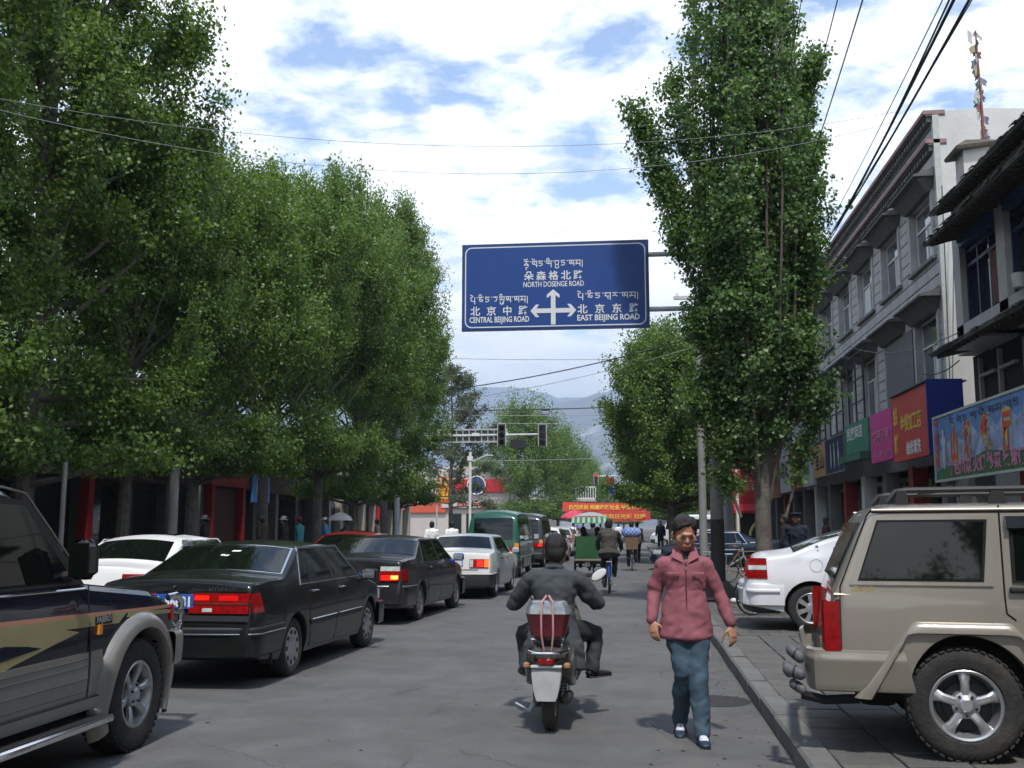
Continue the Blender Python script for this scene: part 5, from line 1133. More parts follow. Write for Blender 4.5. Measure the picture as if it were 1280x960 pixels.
def headpart(b, c, yaw=0, pitch=0, s=1.):
    """head with jaw, nose, brow, ears; faces +Y before turning"""
    T = Matrix.Translation(c) @ Matrix.Rotation(yaw, 4, 'Z') @ Matrix.Rotation(-pitch, 4, 'X') @ Matrix.Scale(s, 4); o = b.T; b.T = (o @ T) if o else T
    b.ell((0, -.012, .03), (.074, .093, .092), 20, 14); b.ell((0, .018, -.035), (.060, .068, .078), 18, 12)
    b.ell((0, .045, -.078), (.032, .034, .030), 12, 8); b.ell((0, .078, .022), (.045, .018, .012), 12, 6)
    b.capsule([(0, .078, .018), (0, .088, -.008), (0, .097, -.024)], [.008, .0105, .0125], 10); b.ell((.010, .088, -.028), (.009, .010, .007), 8, 6); b.ell((-.010, .088, -.028), (.009, .010, .007), 8, 6)
    for sg in (1, -1):
        b.ell((sg*.036, .052, -.020), (.034, .030, .040), 14, 10); b.ell((sg*.078, -.008, -.008), (.010, .020, .032), 8, 8)
        b.ell((sg*.030, .072, .006), (.020, .014, .016), 10, 8)
    b.ell((0, .074, -.056), (.030, .020, .020), 12, 8)
    b.T = o; return T
def face_bits(root, T, s=1.):
    for sg in (1, -1):
        b = MB(); b.T = T; b.capsule([(sg*.020, .087, .003), (sg*.031, .0895, .006), (sg*.043, .084, .003)], [.001, .0019, .001], 6); b.build('eyelash', M_hair, root)
        b = MB(); b.T = T; b.ell((sg*.031, .0835, -.0005), (.006, .004, .0022), 10, 6); b.build('eye', mat('eye_dark', (.03, .02, .015), .15), root)
        b = MB(); b.T = T; b.capsule([(sg*.017, .095, .026), (sg*.032, .094, .031), (sg*.047, .084, .027)], [.0012, .0018, .0008], 6); b.build('eyebrow', M_hair, root)
    b = MB(); b.T = T; b.capsule([(-.021, .093, -.056), (-.008, .100, -.0535), (.008, .100, -.0535), (.021, .093, -.056)], [.002, .0048, .0048, .002], 8); b.capsule([(-.017, .093, -.061), (0, .099, -.063), (.017, .093, -.061)], [.002, .0052, .002], 8)
    b.build('lips', mat('lips', (.30, .09, .075), .4), root)
def hair_short(T, full=False):
    b = MB(); b.T = T; b.ell((0, -.022, .042), (.083, .098, .092), 20, 14); b.ell((0, -.052, .0), (.078, .066, .085), 16, 12)
    if full: b.ell((0, -.05, -.03), (.082, .06, .09), 16, 12)
    b.ell((0, .04, .092), (.06, .045, .030), 12, 8)
    for sg in (1, -1): b.ell((sg*.070, -.012, .030), (.017, .035, .045), 10, 8)
    return b
DEF = dict(hip=.93, waist=1.10, chest=1.28, sh=1.42, neck=1.46, head=1.60)
def limb(b, pts, r, n=12): b.capsule(pts, r, n)
def person(name, label, loc, rz, J, top, legs, shoe, hair='short', hat=None, group=None, scale=1., vox=.012, detail=False, coatlen=0., seed=0, shoes_open=False, skirt=False, skinm=None, wide=0.):
    """J: joint positions in the person's own frame, +Y forward, +X to the person's right"""
    r = thing(name, label, 'person', loc, rz, group); r.scale = (scale,)*3
    hipc, chest, neck, head = V3(*J['hip']), V3(*J['chest']), V3(*J['neck']), V3(*J['head'])
    up = (neck-hipc).normalized(); side = V3(*J['shR'])-V3(*J['shL']); side.normalize()
    skm = skinm or M_skin
    def torso(b, g=0., lo=0., hi=1.):
        mid = (hipc+chest)/2; a = J.get('bulk', 1.)
        pts = [hipc-up*(.06+lo), hipc+up*.02, mid, chest, chest+(neck-chest)*.55, chest+(neck-chest)*.86]
        b.capsule(pts, [(.150*a+g, .100*a+g), (.163*a+g, .112*a+g), (.140*a+g, .105*a+g), (.168*a+g, .118*a+g), (.160*a+g, .098*a+g), (.085*a+g*.6, .060*a+g*.6)], 20, side)
    def arms(b, g=0., upto=1.):
        for s_ in 'RL':
            sh, el, wr = V3(*J['sh'+s_]), V3(*J['el'+s_]), V3(*J['wr'+s_]); e = el+(wr-el)*upto
            b.capsule([neck-up*.075, neck-up*.075+(sh-neck)*.5, sh+(el-sh)*.05], [.045+g*.6, .050+g*.6, .047+g*.8], 12); b.capsule([chest+up*.04+(sh-chest)*.35, sh+(el-sh)*.10], [.07+g, .058+g*.9], 12); b.capsule([sh+(el-sh)*.03, sh+(el-sh)*.25, (sh+el)/2, el], [.048+g, .052+g+wide*.6, .047+g+wide, .041+g+wide*.8], 12); b.capsule([el, el+(e-el)*.35, e], [.040+g, .038+g, .026+g+(.004 if g else 0)], 12)
    def legsf(b, g=0., upto=1.):
        for s_ in 'RL':
            hp, kn, an = V3(*J['hp'+s_]), V3(*J['kn'+s_]), V3(*J['an'+s_]); e = kn+(an-kn)*upto
            b.capsule([hp, hp+(kn-hp)*.3, hp+(kn-hp)*.7, kn], [.083+g, .082+g, .064+g, .054+g], 14); b.capsule([kn, kn+(e-kn)*.3, kn+(e-kn)*.65, e], [.054+g, .056+g, .044+g*1.2, .036+g*1.6], 14)
    b = MB(); torso(b); arms(b); legsf(b); b.capsule([chest+(neck-chest)*.7, neck, neck+(head-neck)*.6], [.062, .052, .05], 12)
    hd = MB(); T = headpart(hd, head, J.get('yaw', 0), J.get('pitch', 0), J.get('hs', 1.04)); b.add(hd.v, hd.f)
    for s_ in 'RL':
        wr, el = V3(*J['wr'+s_]), V3(*J['el'+s_]); d = J.get('hd'+s_, tuple(wr-el)); hand(b, wr, d, J.get('th'+s_, (0, 1, .2)), -1 if s_ == 'R' else 1, 1., J.get('curl', .45))
        an = V3(*J['an'+s_]); f = V3(*J.get('ft'+s_, (0, 1, 0))).normalized(); dn = V3(0, 0, -1)+f*f.z; b.capsule([an, an+dn*.05+f*.03, an+dn*.058+f*.10], [(.034, .034), (.034, .028), (.034, .018)], 10)
    link('body', remesh(b, 'body', skm, vox if not detail else .0058, 2), r)
    b = MB(); torso(b, .022, coatlen*.0); arms(b, .021 if not shoes_open else .014, .97)
    if coatlen:
        for s_ in 'RL':
            pass
        b.tube([hipc+up*.10, hipc-up*.02, hipc-V3(0, .06, coatlen*.5), hipc-V3(0, .09, coatlen)], [(.165, .12), (.195, .14), (.25, .16), (.275, .16)], 24, side)
    jk = link(J.get('topname', 'jacket'), remesh(b, 'jacket', top, vox*.85, 2, fold=.021 if not shoes_open else .016, fscale=(7, 7, 6), seed=seed), r)
    b = MB(); legsf(b, .014, 1.04)
    b.capsule([hipc-up*.05, hipc+up*.03], [(.160, .108), (.158, .106)], 16, side)
    if skirt: b.capsule([hipc, hipc-V3(0, 0, .4), hipc-V3(0, 0, .75)], [(.17, .12), (.21, .17), (.24, .2)], 16, side)
    link('trousers' if not skirt else 'skirt', remesh(b, 'trousers', legs, vox*.9, 2, fold=.019, fscale=(7, 7, 8), seed=seed+3), r)
    for s_ in 'RL':
        an = V3(*J['an'+s_]); f = V3(*J.get('ft'+s_, (0, 1, 0))).normalized(); dn = (V3(0, 0, -1)+f*f.z).normalized(); sdv = f.cross(dn)
        b = MB(); b.capsule([an+dn*.012-f*.012, an+dn*.055-f*.035], [(.040, .044), (.038, .036)], 12, sdv) if not shoes_open else None; b.capsule([an+dn*.055-f*.045, an+dn*.062+f*.04, an+dn*.068+f*.13, an+dn*.072+f*.185], [(.036, .032), (.042, .034), (.046, .026), (.034, .018)], 12, sdv)
        sh = link('shoe', remesh(b, 'shoe', shoe, vox*.8, 1), r)
        b = MB(); b.capsule([an+dn*.088-f*.05, an+dn*.088+f*.06, an+dn*.088+f*.185], [(.038, .010), (.044, .010), (.036, .010)], 12, sdv); b.build('sole', M_rubber, sh)
        if shoes_open:
            b = MB(); b.capsule([an+dn*.045+f*.03, an+dn*.052+f*.11], [(.036, .030), (.034, .022)], 12, sdv); b.build('sock', mat('sock_white', (.55, .60, .68), .8), sh)
            for q in (.055,):
                b = MB(); b.tube([an+dn*(.088)+f*q+sdv*.05, an+dn*.035+f*q+sdv*.035, an+dn*(.022+q*.15)+f*q, an+dn*.035+f*q-sdv*.035, an+dn*.088+f*q-sdv*.05], [(.016, .005)]*5, 8, f); b.build('strap', M_dark, sh)
    if hair: link('hair', remesh(hair_short(T, hair == 'full'), 'hair', M_hair, .008 if detail else .014, 2, fold=.004, fscale=(45, 45, 30)), r)
    if detail or J.get('face'): face_bits(r, T)
    if hat:
        b = MB(); b.T = T; kind, hm = hat
        if kind == 'brim': b.lathe([(.002, .155), (.06, .15), (.088, .11), (.095, .06), (.15, .045), (.148, .038), (.09, .05)], 20, 'z')
        elif kind == 'cap': b.lathe([(.002, .150), (.07, .14), (.095, .09), (.096, .05)], 20, 'z'); b.cbox((0, .12, .062), (.13, .10, .012), .004)
        else: b.lathe([(.002, .135), (.10, .13), (.125, .105), (.098, .075), (.096, .045)], 20, 'z'); b.cbox((0, .105, .05), (.14, .06, .012), .004)
        b.build('hat', hm, r)
    return r, T
def stand(dx=0., stride=0., arm=.0, **k):
    J = dict(hip=(0, 0, .93), chest=(0, .01, 1.27), neck=(0, .0, 1.47), head=(0, .035, 1.60), shR=(.175, 0, 1.40), shL=(-.175, 0, 1.40), elR=(.23, -.03+arm, 1.13), elL=(-.23, -.03-arm, 1.13), wrR=(.24, .05+2*arm, .89), wrL=(-.24, .05-2*arm, .89),
        hpR=(.085, 0, .90), hpL=(-.085, 0, .90), knR=(.095, .03+stride*.55, .49), knL=(-.095, .03-stride*.35, .49), anR=(.10, stride, .09), anL=(-.10, -stride, .09+abs(stride)*.15))
    J.update(k); return J

# woman walking towards us in the pink jacket
M_pinkj = mat('cloth_dusty_pink', (.275, .088, .108), .8, 0, .10, 20, bump=.15, bscale=300, dirt=(.29, .11, .125), dirtamt=.25)
M_jeans = mat('denim', (.035, .065, .095), .85, 0, .35, 9, bump=.2, bscale=400, dirt=(.09, .13, .16), dirtamt=.5)
J = dict(hip=(0, 0, .89), chest=(0, .03, 1.215), neck=(0, .03, 1.395), head=(.0, .075, 1.515), shR=(.145, .01, 1.295), shL=(-.145, .01, 1.295), elR=(.228, -.07, 1.085), elL=(-.255, -.02, 1.08), wrR=(.255, .035, .875), wrL=(-.335, .03, .845), thR=(-.9, .6, .1), thL=(.85, .6, .1),
    hdR=(-.1, .35, -1), hdL=(-.15, .2, -1), hpR=(.083, 0, .86), hpL=(-.083, 0, .86), knR=(.030, .12, .48), knL=(-.075, .14, .47), anR=(.045, -.13, .115), anL=(-.085, .24, .095), ftR=(.1, 1, -.2), ftL=(-.05, 1, -.02), yaw=.16, pitch=.30, bulk=.86, curl=.42, hs=1.13, hem=.73)
r, T = person('person', 'person in dusty pink jacket and jeans walking towards us looking down', (.395, 8.22, 0), PI+.03, J, M_pinkj, M_jeans, mat('sandal_navy', (.02, .035, .06), .5), hair=None, detail=True, seed=5, shoes_open=True)
woman = r
# hem band, collar, pocket flap, zip, undershirt, earring
b = MB(); b.tube([(0, .0, .735), (0, .0, .76), (0, .005, .85), (0, .02, .98), (0, .03, 1.08), (0, .03, 1.16)], [(.200, .166), (.212, .172), (.196, .156), (.172, .132), (.152, .112), (.11, .09)], 28, (1, 0, 0)); link('jacket_hem', remesh(b, 'jacket_hem', M_pinkj, .009, 2, fold=.018, fscale=(7, 7, 6), seed=9), r)
for sg in (1, -1):
    b = MB(); P = [[(sg*.012, .140, 1.295), (sg*.045, .150, 1.315), (sg*.105, .125, 1.345)], [(sg*.022, .130, 1.345), (sg*.055, .115, 1.375), (sg*.092, .07, 1.40)], [(sg*.045, .085, 1.405), (sg*.065, .055, 1.425), (sg*.078, .01, 1.435)]]
    b.grid(P); b.grid([[(x, y-.012, z-.004) for x, y, z in q] for q in P]); b.build('collar', M_pinkj, r, 60)
    b = MB(); b.add([(sg*.05, .166, 1.235), (sg*.135, .142, 1.232), (sg*.135, .148, 1.218), (sg*.05, .171, 1.221)], [(0, 1, 2, 3)]); b.build('pocket_flap', M_pinkj, r, 0)
    b = MB(); b.T = T; b.ell((sg*.084, .0, -.040), (.005, .005, .006), 8, 6); b.build('earring', M_chrome, r)
b = MB(); b.add([(0, .118, 1.39), (-.032, .118, 1.385), (0, .150, 1.27), (.032, .118, 1.385)], [(0, 1, 2), (0, 2, 3)]); b.build('undershirt', mat('black_knit', (.012, .012, .013), .9), r, 0)
b = MB(); b.tube([(0, .157, 1.28), (0, .163, 1.22), (0, .160, 1.1), (0, .150, .9)], .0035, 6); b.build('zip', mat('zip_plum', (.10, .03, .04), .5), r); b = MB(); b.cbox((0, .165, 1.262), (.010, .008, .022), .002); b.build('zip_pull', M_chrome, r)
# tied-back hair with fringe swept to the sides
b = MB(); b.T = T; b.ell((0, -.036, .040), (.080, .088, .088), 22, 16); b.ell((0, -.055, .0), (.074, .058, .075), 16, 12); b.ell((0, -.125, .045), (.042, .042, .045), 14, 10)
b.ell((.004, .010, .088), (.055, .064, .045), 14, 10); b.capsule([(-.012, .072, .094), (.030, .074, .088), (.062, .050, .060), (.074, .02, .02)], [.008, .012, .012, .007], 10)
for sg in (1, -1):
    b.ell((sg*.040, .016, .076), (.042, .054, .050), 12, 8); b.capsule([(sg*.064, .030, .062), (sg*.073, .018, .030), (sg*.076, .006, -.005)], [.013, .010, .005], 10); b.ell((sg*.066, -.025, .030), (.017, .038, .048), 10, 8)
link('hair', remesh(b, 'hair', mat('hair_brown', (.016, .010, .008), .38, 0, .5, 50, bump=.7, bscale=160), .0055, 1, fold=.0035, fscale=(60, 40, 30)), r)
# ---------------------------------------------------------------- overhead road sign
M_pole = mat('pole_concrete', (.24, .24, .225), .85, 0, .14, 4, bump=.2, bscale=30, dirt=(.14, .14, .125), dirtamt=.5)
sg_ = thing('road_sign', 'big blue overhead road sign with white arrows and road names in three scripts', 'road sign', (-1.50, 20.8, 6.45))
sw, sh_ = 3.84, 1.83; M_sb = mat('road_sign_blue', (.012, .052, .215), .45, 0, .06, 2, spec=.3); M_sw = mat('sign_lettering', (.62, .64, .64), .5, 0, .03)
b = MB(); b.box(-sw/2, sw/2, 0, .05, -sh_/2, sh_/2); b.build('board', mat('sign_edge_blue', (.012, .035, .11), .5), sg_, 0)
b = MB(); b.box(-sw/2+.035, sw/2-.035, -.006, .0, -sh_/2+.035, sh_/2-.035); b.build('sign_face', M_sb, sg_, 0)
def rrect(w_, h, r_, y, n=6):
    p = []
    for cx, cz, a0 in ((w_/2-r_, h/2-r_, 0), (-w_/2+r_, h/2-r_, 90), (-w_/2+r_, -h/2+r_, 180), (w_/2-r_, -h/2+r_, 270)):
        for k in range(n+1): a = R(a0+90*k/n); p.append((cx+r_*math.cos(a), y, cz+r_*math.sin(a)))
    return p
b = MB(); b.loft([rrect(sw-.13, sh_-.13, .14, -.009), rrect(sw-.175, sh_-.175, .12, -.009)], cap=False); b.build('border', M_sw, sg_, 0)
def arrow(x, z, ang, ln, name='arrow'):
    b = MB(); h = .047
    P = [(0, h), (ln-.12, h), (ln-.18, .13), (ln-.11, .13), (ln, 0), (ln-.11, -.13), (ln-.18, -.13), (ln-.12, -h), (0, -h)]
    ca, sa = math.cos(ang), math.sin(ang); b.prism([(x+p*ca-q*sa, z+p*sa+q*ca) for p, q in P], -.012, -.0095, 'y'); b.build(name, M_sw, sg_, 0)
cx, cz = -.03, -.52
arrow(cx, cz, PI/2, .44); arrow(cx+.047, cz, 0, .42); arrow(cx-.047, cz, PI, .42); b = MB(); b.prism([(cx-.047, cz), (cx+.047, cz), (cx+.047, cz-.29), (cx-.047, cz-.29)], -.012, -.0095, 'y'); b.build('arrow_shaft', M_sw, sg_, 0)
def sgt(s_, size, x, z, width, bold=.008): return lettering(sg_, s_, size, (x, -.0105, z), (PI/2, 0, 0), M_sw, bold, 1, width=width)
def zh(txt, x, z, w_, sz=.205):
    for i, ch_ in enumerate(txt): lettering(sg_, ch_, sz, (x-w_/2+sz/2+(w_-sz)*i/(len(txt)-1), -.0105, z), (PI/2, 0, 0), M_sw, .0035)
zh('朵森格北路', -.02, .215, 1.22); sgt('NORTH DOSENGE ROAD', .155, -.02, .035, 1.24, .002)
zh('北京中路', -1.14, -.50, 1.20); sgt('CENTRAL BEIJING ROAD', .165, -1.14, -.70, 1.23, .004)
zh('北京东路', 1.09, -.50, 1.25); sgt('EAST BEIJING ROAD', .165, 1.09, -.70, 1.26, .004)
R0 = (PI/2, 0, 0)
tib(sg_, 'ra+da_+o tsek sa+e nga tsek ga+i tsek ba+ya_ nga tsek la ma shad', 1.22, .155, (-.02, -.0105, .46), R0, M_sw, .11)
tib(sg_, 'pa+e tsek ca+i nga tsek da ka+ya_+i la tsek la ma shad', 1.20, .155, (-1.14, -.0105, -.27), R0, M_sw, .11)
tib(sg_, 'pa+e tsek ca+i nga tsek sha ra tsek la ma shad', 1.24, .155, (1.09, -.0105, -.24), R0, M_sw, .11)
for z in (.62, -.52):
    b = MB(); b.tube([(-1.6, .09, z), (3.16, .09, z)], .052, 12); b.build('arm', M_steel, sg_)
b = MB(); b.tube([(3.16, .1, -6.23), (3.16, .1, 1.2)], [.135, .105], 18); b.build('post', M_pole, sg_)
b = MB(); b.tube([(3.16, .1, -6.22), (3.16, .1, -4.75)], [.139, .132], 18); b.build('dark_band', mat('band_dark', (.045, .045, .04), .85, 0, .2, 6), sg_)
b = MB(); b.loft([[(3.16+x*a, .1+y*a, z) for x, y in ((-1, -1), (1, -1), (1, 1), (-1, 1))] for a, z in ((.30, -6.24), (.27, -6.05), (.17, -5.93))]); b.build('footing', mat('footing', (.06, .058, .05), .9, bump=.5), sg_)
def pole(name, label, x, y, h, r0=.13, r1=.09, m=None, group='utility poles', z=.13, cat='pole'):
    t = thing(name, label, cat, (x, y, z), 0, group); b = MB(); b.tube([(0, 0, 0), (0, 0, h)], [r0, r1], 16); b.build('shaft', m or M_pole, t)
    b = MB(); b.box(-.7, .7, -.05, .05, h-.55, h-.45); b.build('crossarm', M_steel, t)
    for x_ in (-.6, -.2, .2, .6):
        b = MB(); b.lathe([(.01, 0), (.04, .01), (.03, .05), (.045, .07), (.02, .11)], 10, 'z', (x_, 0, h-.45), True); b.build('insulator', M_white, t)
    return t
pole('utility_pole', 'plain grey concrete utility pole just behind the road sign post', 2.02, 30.4, 8.6, .12, .085)
# white posts near the red shop
t_ = thing('flag_post', 'slim white post in front of the red shop front', 'post', (5.42, 55, .13)); b = MB(); b.tube([(0, 0, 0), (0, 0, 4.4)], .085, 12); b.build('shaft', M_white, t_); b = MB(); b.ell((0, 0, 4.45), (.12, .12, .10)); b.build('cap', M_white, t_)
# ---- red shop facing us
rs = thing('red_shop', 'red fronted shop with yellow light coloured into its doorway pillars behind the poplar trunk', 'building', (6.0, 62.8, 0))
def rb(x0, x1, y0, y1, z0, z1, m, name, par=None): b = MB(); b.box(x0, x1, y0, y1, z0, z1); return b.build(name, m, par or rs, 0)
M_sr = mat('shop_red', (.48, .015, .022), .6, 0, .08, 1)
rb(0, 12, .6, 10, .1, 6.4, M_conc, 'wall'); rb(0, 12, .4, .6, 2.6, 5.6, M_sr, 'fascia'); b = MB(); b.prism([(-.2, 2.3), (-.2, 2.45), (.6, 3.0), (.6, 2.3)], 0, 12, 'x'); bb_ = [(y, x, z) for x, y, z in b.v]; b.build('awning', M_sr, rs, 0)
lettering(rs, '商 场 超 市', .8, (2.2, .38, 3.9), (PI/2, 0, 0), mat('letters_rose', (.50, .12, .12), .6), .01, width=2.8)
for x in (.1, 1.5, 2.9, 4.4): rb(x, x+.25, .2, .6, .13, 2.3, mat('pillar_lit_yellow', (.5, .33, .06), .6), 'pillar')  # the shop's yellow light is put into the pillar colour
rb(.35, 4.4, .55, .62, .13, 2.3, mat('door_dark', (.03, .015, .01), .5), 'doorway')
b = MB(); b.tube([(1.8+.9*math.cos(a), .1, 1.0+.9*math.sin(a)) for a in np.linspace(0, PI, 12)], .09, 8); b.build('yellow_arch', mat('arch_yellow', (.70, .60, .18), .5), rs)
b = MB(); b.box(3.2, 7, .1, .3, 1.95, 2.15); b.box(3.2, 7, .1, .3, 1.6, 1.75); b.build('yellow_band', mat('arch_yellow', (.70, .60, .18), .5), rs, 0)
# ---- left side shop row
ls = thing('shop_row', 'shadowed row of shops behind the left pavement trees with red pillars', 'building', (-17, 6, 0))
def lsx(x0, x1, y0, y1, z0, z1, m, name, par=None): b = MB(); b.box(x0, x1, y0, y1, z0, z1); return b.build(name, m, par or ls, 0)
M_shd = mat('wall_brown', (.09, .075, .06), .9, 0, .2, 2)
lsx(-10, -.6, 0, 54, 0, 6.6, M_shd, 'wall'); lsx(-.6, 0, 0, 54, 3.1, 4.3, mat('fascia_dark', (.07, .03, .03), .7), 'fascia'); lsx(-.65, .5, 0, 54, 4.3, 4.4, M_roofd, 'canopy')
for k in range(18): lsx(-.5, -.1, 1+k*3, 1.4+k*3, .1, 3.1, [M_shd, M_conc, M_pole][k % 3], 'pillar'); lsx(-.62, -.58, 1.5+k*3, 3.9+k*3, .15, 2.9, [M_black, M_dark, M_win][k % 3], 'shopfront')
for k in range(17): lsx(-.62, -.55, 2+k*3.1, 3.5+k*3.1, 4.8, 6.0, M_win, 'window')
M_red2 = mat('pillar_red_bright', (.40, .012, .012), .6, 0, .1, 3)
for y in (24.8, 34.4, 37.8): lsx(-.1, .25, y, y+.3, .13, 3.2, M_red2, 'red_pillar')
lsx(.0, .3, 34.2, 38.4, 3.2, 4.1, M_red2, 'red_fascia'); lsx(-.3, 0, 35, 37.5, .13, 3.2, mat('red_doors', (.10, .012, .012), .6), 'doors')
t_ = thing('wall_sign', 'bright blue shop sign beside the red pillared entrance', 'shop sign', (-16.6, 45.6, 3.35)); b = MB(); b.box(-.1, 0, -1.1, 1.1, -.75, .85); b.build('board', mat('sign_sky', (.04, .27, .62), .5, 0, .06), t_, 0); lettering(t_, '服装', .8, (.012, 0, .05), (PI/2, 0, PI/2), M_white, .02, width=1.3)
l2 = thing('arcade_building', 'cream building with pillars farther along the left pavement', 'building', (-17.5, 61, 0))
def l2x(x0, x1, y0, y1, z0, z1, m, name): b = MB(); b.box(x0, x1, y0, y1, z0, z1); return b.build(name, m, l2, 0)
M_cream = mat('cream_wall', (.34, .31, .25), .85, 0, .1, 1)
l2x(-9, -.5, 0, 20, 0, 6.2, M_cream, 'wall'); l2x(-.5, .2, 0, 20, 3.0, 3.9, M_cream, 'fascia')
for k in range(8): l2x(-.2, .2, k*2.8, k*2.8+.4, .1, 3.0, M_cream, 'pillar'); l2x(-.52, -.48, k*2.8+.5, k*2.8+2.5, .13, 2.8, M_win, 'shopfront')
l2x(-.1, .5, 9.2, 10.2, .13, 3.2, M_red2, 'red_pillar')
t_ = thing('hanging_sign', 'orange and yellow vertical sign at the street corner left', 'shop sign', (-14.6, 81, 4.4)); b = MB(); b.box(-.55, .55, 0, .15, -1.05, 1.0); b.build('board', mat('sign_orange', (.75, .12, .02), .5), t_, 0)
b = MB(); b.box(-.52, .52, -.01, 0, -.72, .15); b.build('yellow_panel', mat('sign_yellow', (.78, .45, .03), .5), t_, 0); lettering(t_, '手机', .6, (0, -.015, .6), (PI/2, 0, 0), mat('letters_cream', (.8, .6, .4), .5), .02, width=.95); lettering(t_, '特价', .45, (0, -.015, -.25), (PI/2, 0, 0), L_r, .02, width=.9); b = MB(); b.tube([(-.62, .1, -4.27), (-.62, .1, 1.1)], .06, 8); b.build('post', M_steel, t_)
cb_ = thing('corner_building', 'pale building across the junction with red band and round blue sign', 'building', (-24, 106, 0))
def cbx(x0, x1, y0, y1, z0, z1, m, name): b = MB(); b.box(x0, x1, y0, y1, z0, z1); return b.build(name, m, cb_, 0)
M_pp = mat('pale_pink_wall', (.46, .42, .38), .85, 0, .08, 1)
cbx(0, 11.5, .5, 12, 0, 7.6, M_pp, 'wall'); cbx(5.0, 11.3, .2, .5, 5.0, 6.3, M_sr, 'red_band'); cbx(.5, 5.0, .2, .5, 2.9, 3.9, mat('awning_rust', (.5, .08, .04), .6), 'awning'); cbx(4.6, 11, .1, .5, 3.4, 4.0, mat('ledge_pale', (.5, .46, .42), .6), 'ledge')
for k in range(4): cbx(5.6+k*1.5, 6.6+k*1.5, .42, .5, .8, 2.8, M_win, 'window')
for k in range(5): cbx(.8+k*2.2, 1.9+k*2.2, .44, .5, 6.55, 7.3, M_win, 'window')
b = MB(); b.lathe([(.002, -.12), (.85, -.12), (.9, -.05), (.9, 0)], 28, 'y', (8.2, .15, 5.7)); o = b.build('round_sign', mat('round_blue', (.03, .07, .22), .5), cb_)
b = MB(); b.lathe([(.86, -.14), (.98, -.14), (.98, 0)], 28, 'y', (8.2, .15, 5.7)); b.build('ring', M_white, o)
lettering(cb_, 'HOTEL', .5, (8.0, .08, 3.7), (PI/2, 0, 0), L_r, .02, width=3.6)
# far town blocks closing the view
for i, (x, y, w_, d, h) in enumerate(((5, 118, 9, 30, 5.4), (-27, 124, 10, 34, 6.2), (5.5, 170, 9, 60, 6.5), (-26, 175, 9, 70, 6.8))):
    t_ = thing('distant_building', ['low cream building beyond the junction on the right', 'low brown building beyond the junction on the left', 'grey block far up the street on the right', 'pale block far up the street on the left'][i], 'building', (x, y, 0)); b = MB(); b.box(0, w_, 0, d, 0, h); b.build('wall', [M_cream, M_shd, M_conc, M_cream][i], t_, 0); b = MB(); b.box(-.2, w_+.2, -.2, d+.2, h, h+.25); b.build('roof', M_roofd, t_, 0)
    for k in range(3):
        b = MB(); b.box(w_*(.12+.3*k), w_*(.12+.3*k)+1.4, -.06, 0, h*.55, h*.85); b.build('window', M_win, t_, 0)
# banners over the street
def banner(label, x0, x1, y, z0, z1, txt, sag=.25):
    t = thing('street_banner', label, 'banner', ((x0+x1)/2, y, (z0+z1)/2), 0, 'red banners hung over the street'); w_, h = (x1-x0)/2, (z1-z0)/2
    b = MB(); b.grid([[(-w_+2*w_*i/24, .05*math.sin(i*.9)+.04*k, -h+2*h*k/3-sag*(1-((i-12)/12)**2)*.6) for i in range(25)] for k in range(4)]); b.build('cloth', mat('banner_red', (.48, .035, .02), .7, 0, .1, 1), t, 60)
    lettering(t, txt, h*1.1, (0, -.12, -sag*.4), (PI/2, 0, 0), L_y, .01, width=w_*1.7)
    for s_ in (1, -1):
        b = MB(); b.tube([(s_*w_, 0, h), (s_*(w_+5), 0, h+1.2)], .03, 5); b.build('rope', M_dark, t)
banner('nearer red banner with yellow characters stretched across the junction', -6.3, 1.4, 96, 2.9, 3.75, '热烈庆祝 构建和谐社会 平安城市', .2)
banner('farther red banner low behind the nearer one', -5.5, 2.2, 125, 2.2, 3.3, '欢迎来到日光城 拉萨', .2)
# footbridge railing
fb = thing('footbridge', 'white railed footbridge glimpsed between trees above the red banner', 'footbridge', (-14, 128, 0)); b = MB(); b.box(0, 9.6, 0, 2.4, 4.5, 4.8); b.build('deck', M_pp, fb, 0)
b = MB(); b.box(0, 9.6, 0, .08, 6.2, 6.32); b.box(0, 9.6, 0, .08, 4.8, 4.95)
for k in range(33): b.box(k*.3, k*.3+.08, .01, .07, 4.95, 6.2)
b.build('railing', M_white, fb, 0, kind='stuff')
for x in (.2, 9.0):
    b = MB(); b.box(x, x+.5, .5, 1.5, 0, 4.5); b.build('pier', M_pp, fb, 0)
# ---- traffic signals
def sighead(par, x, y, z, s_=1., red=False, horiz=False):
    b = MB(); b.box(x-.17*s_, x+.17*s_, y-.1, y+.1, z-.5*s_, z+.5*s_); o = b.build('signal_head', M_dark, par, 0)
    b = MB(); b.box(x-.2*s_, x-.17*s_, y-.11, y+.05, z-.52*s_, z+.52*s_); b.box(x+.17*s_, x+.2*s_, y-.11, y+.05, z-.52*s_, z+.52*s_); b.box(x-.17*s_, x+.17*s_, y-.11, y+.05, z+.5*s_, z+.53*s_); b.build('head_frame', M_steel, o, 0)
    for k in (-1, 0, 1):
        b = MB(); b.lathe([(.002, -.12), (.11*s_, -.12), (.12*s_, -.1)], 16, 'y', (x, y, z+k*.32*s_)); b.build('lens', M_redlit if (red and k == 1) else M_glass, o)
gt = thing('signal_gantry', 'traffic signal mast arm with railed sign frame reaching in from the left', 'traffic light', (-10.9, 48, 0))
b = MB(); b.tube([(0, 0, 0), (0, 0, 6.2)], [.14, .10], 14); b.build('mast', M_steel, gt); b = MB(); b.tube([(0, 0, 5.72), (6.95, 0, 5.78)], [.08, .05], 10); b.build('arm', M_steel, gt)
fr = MB(); fr.box(1.9, 5.2, -.04, .04, 6.0, 6.06); fr.box(1.9, 5.2, -.04, .04, 5.42, 5.48)
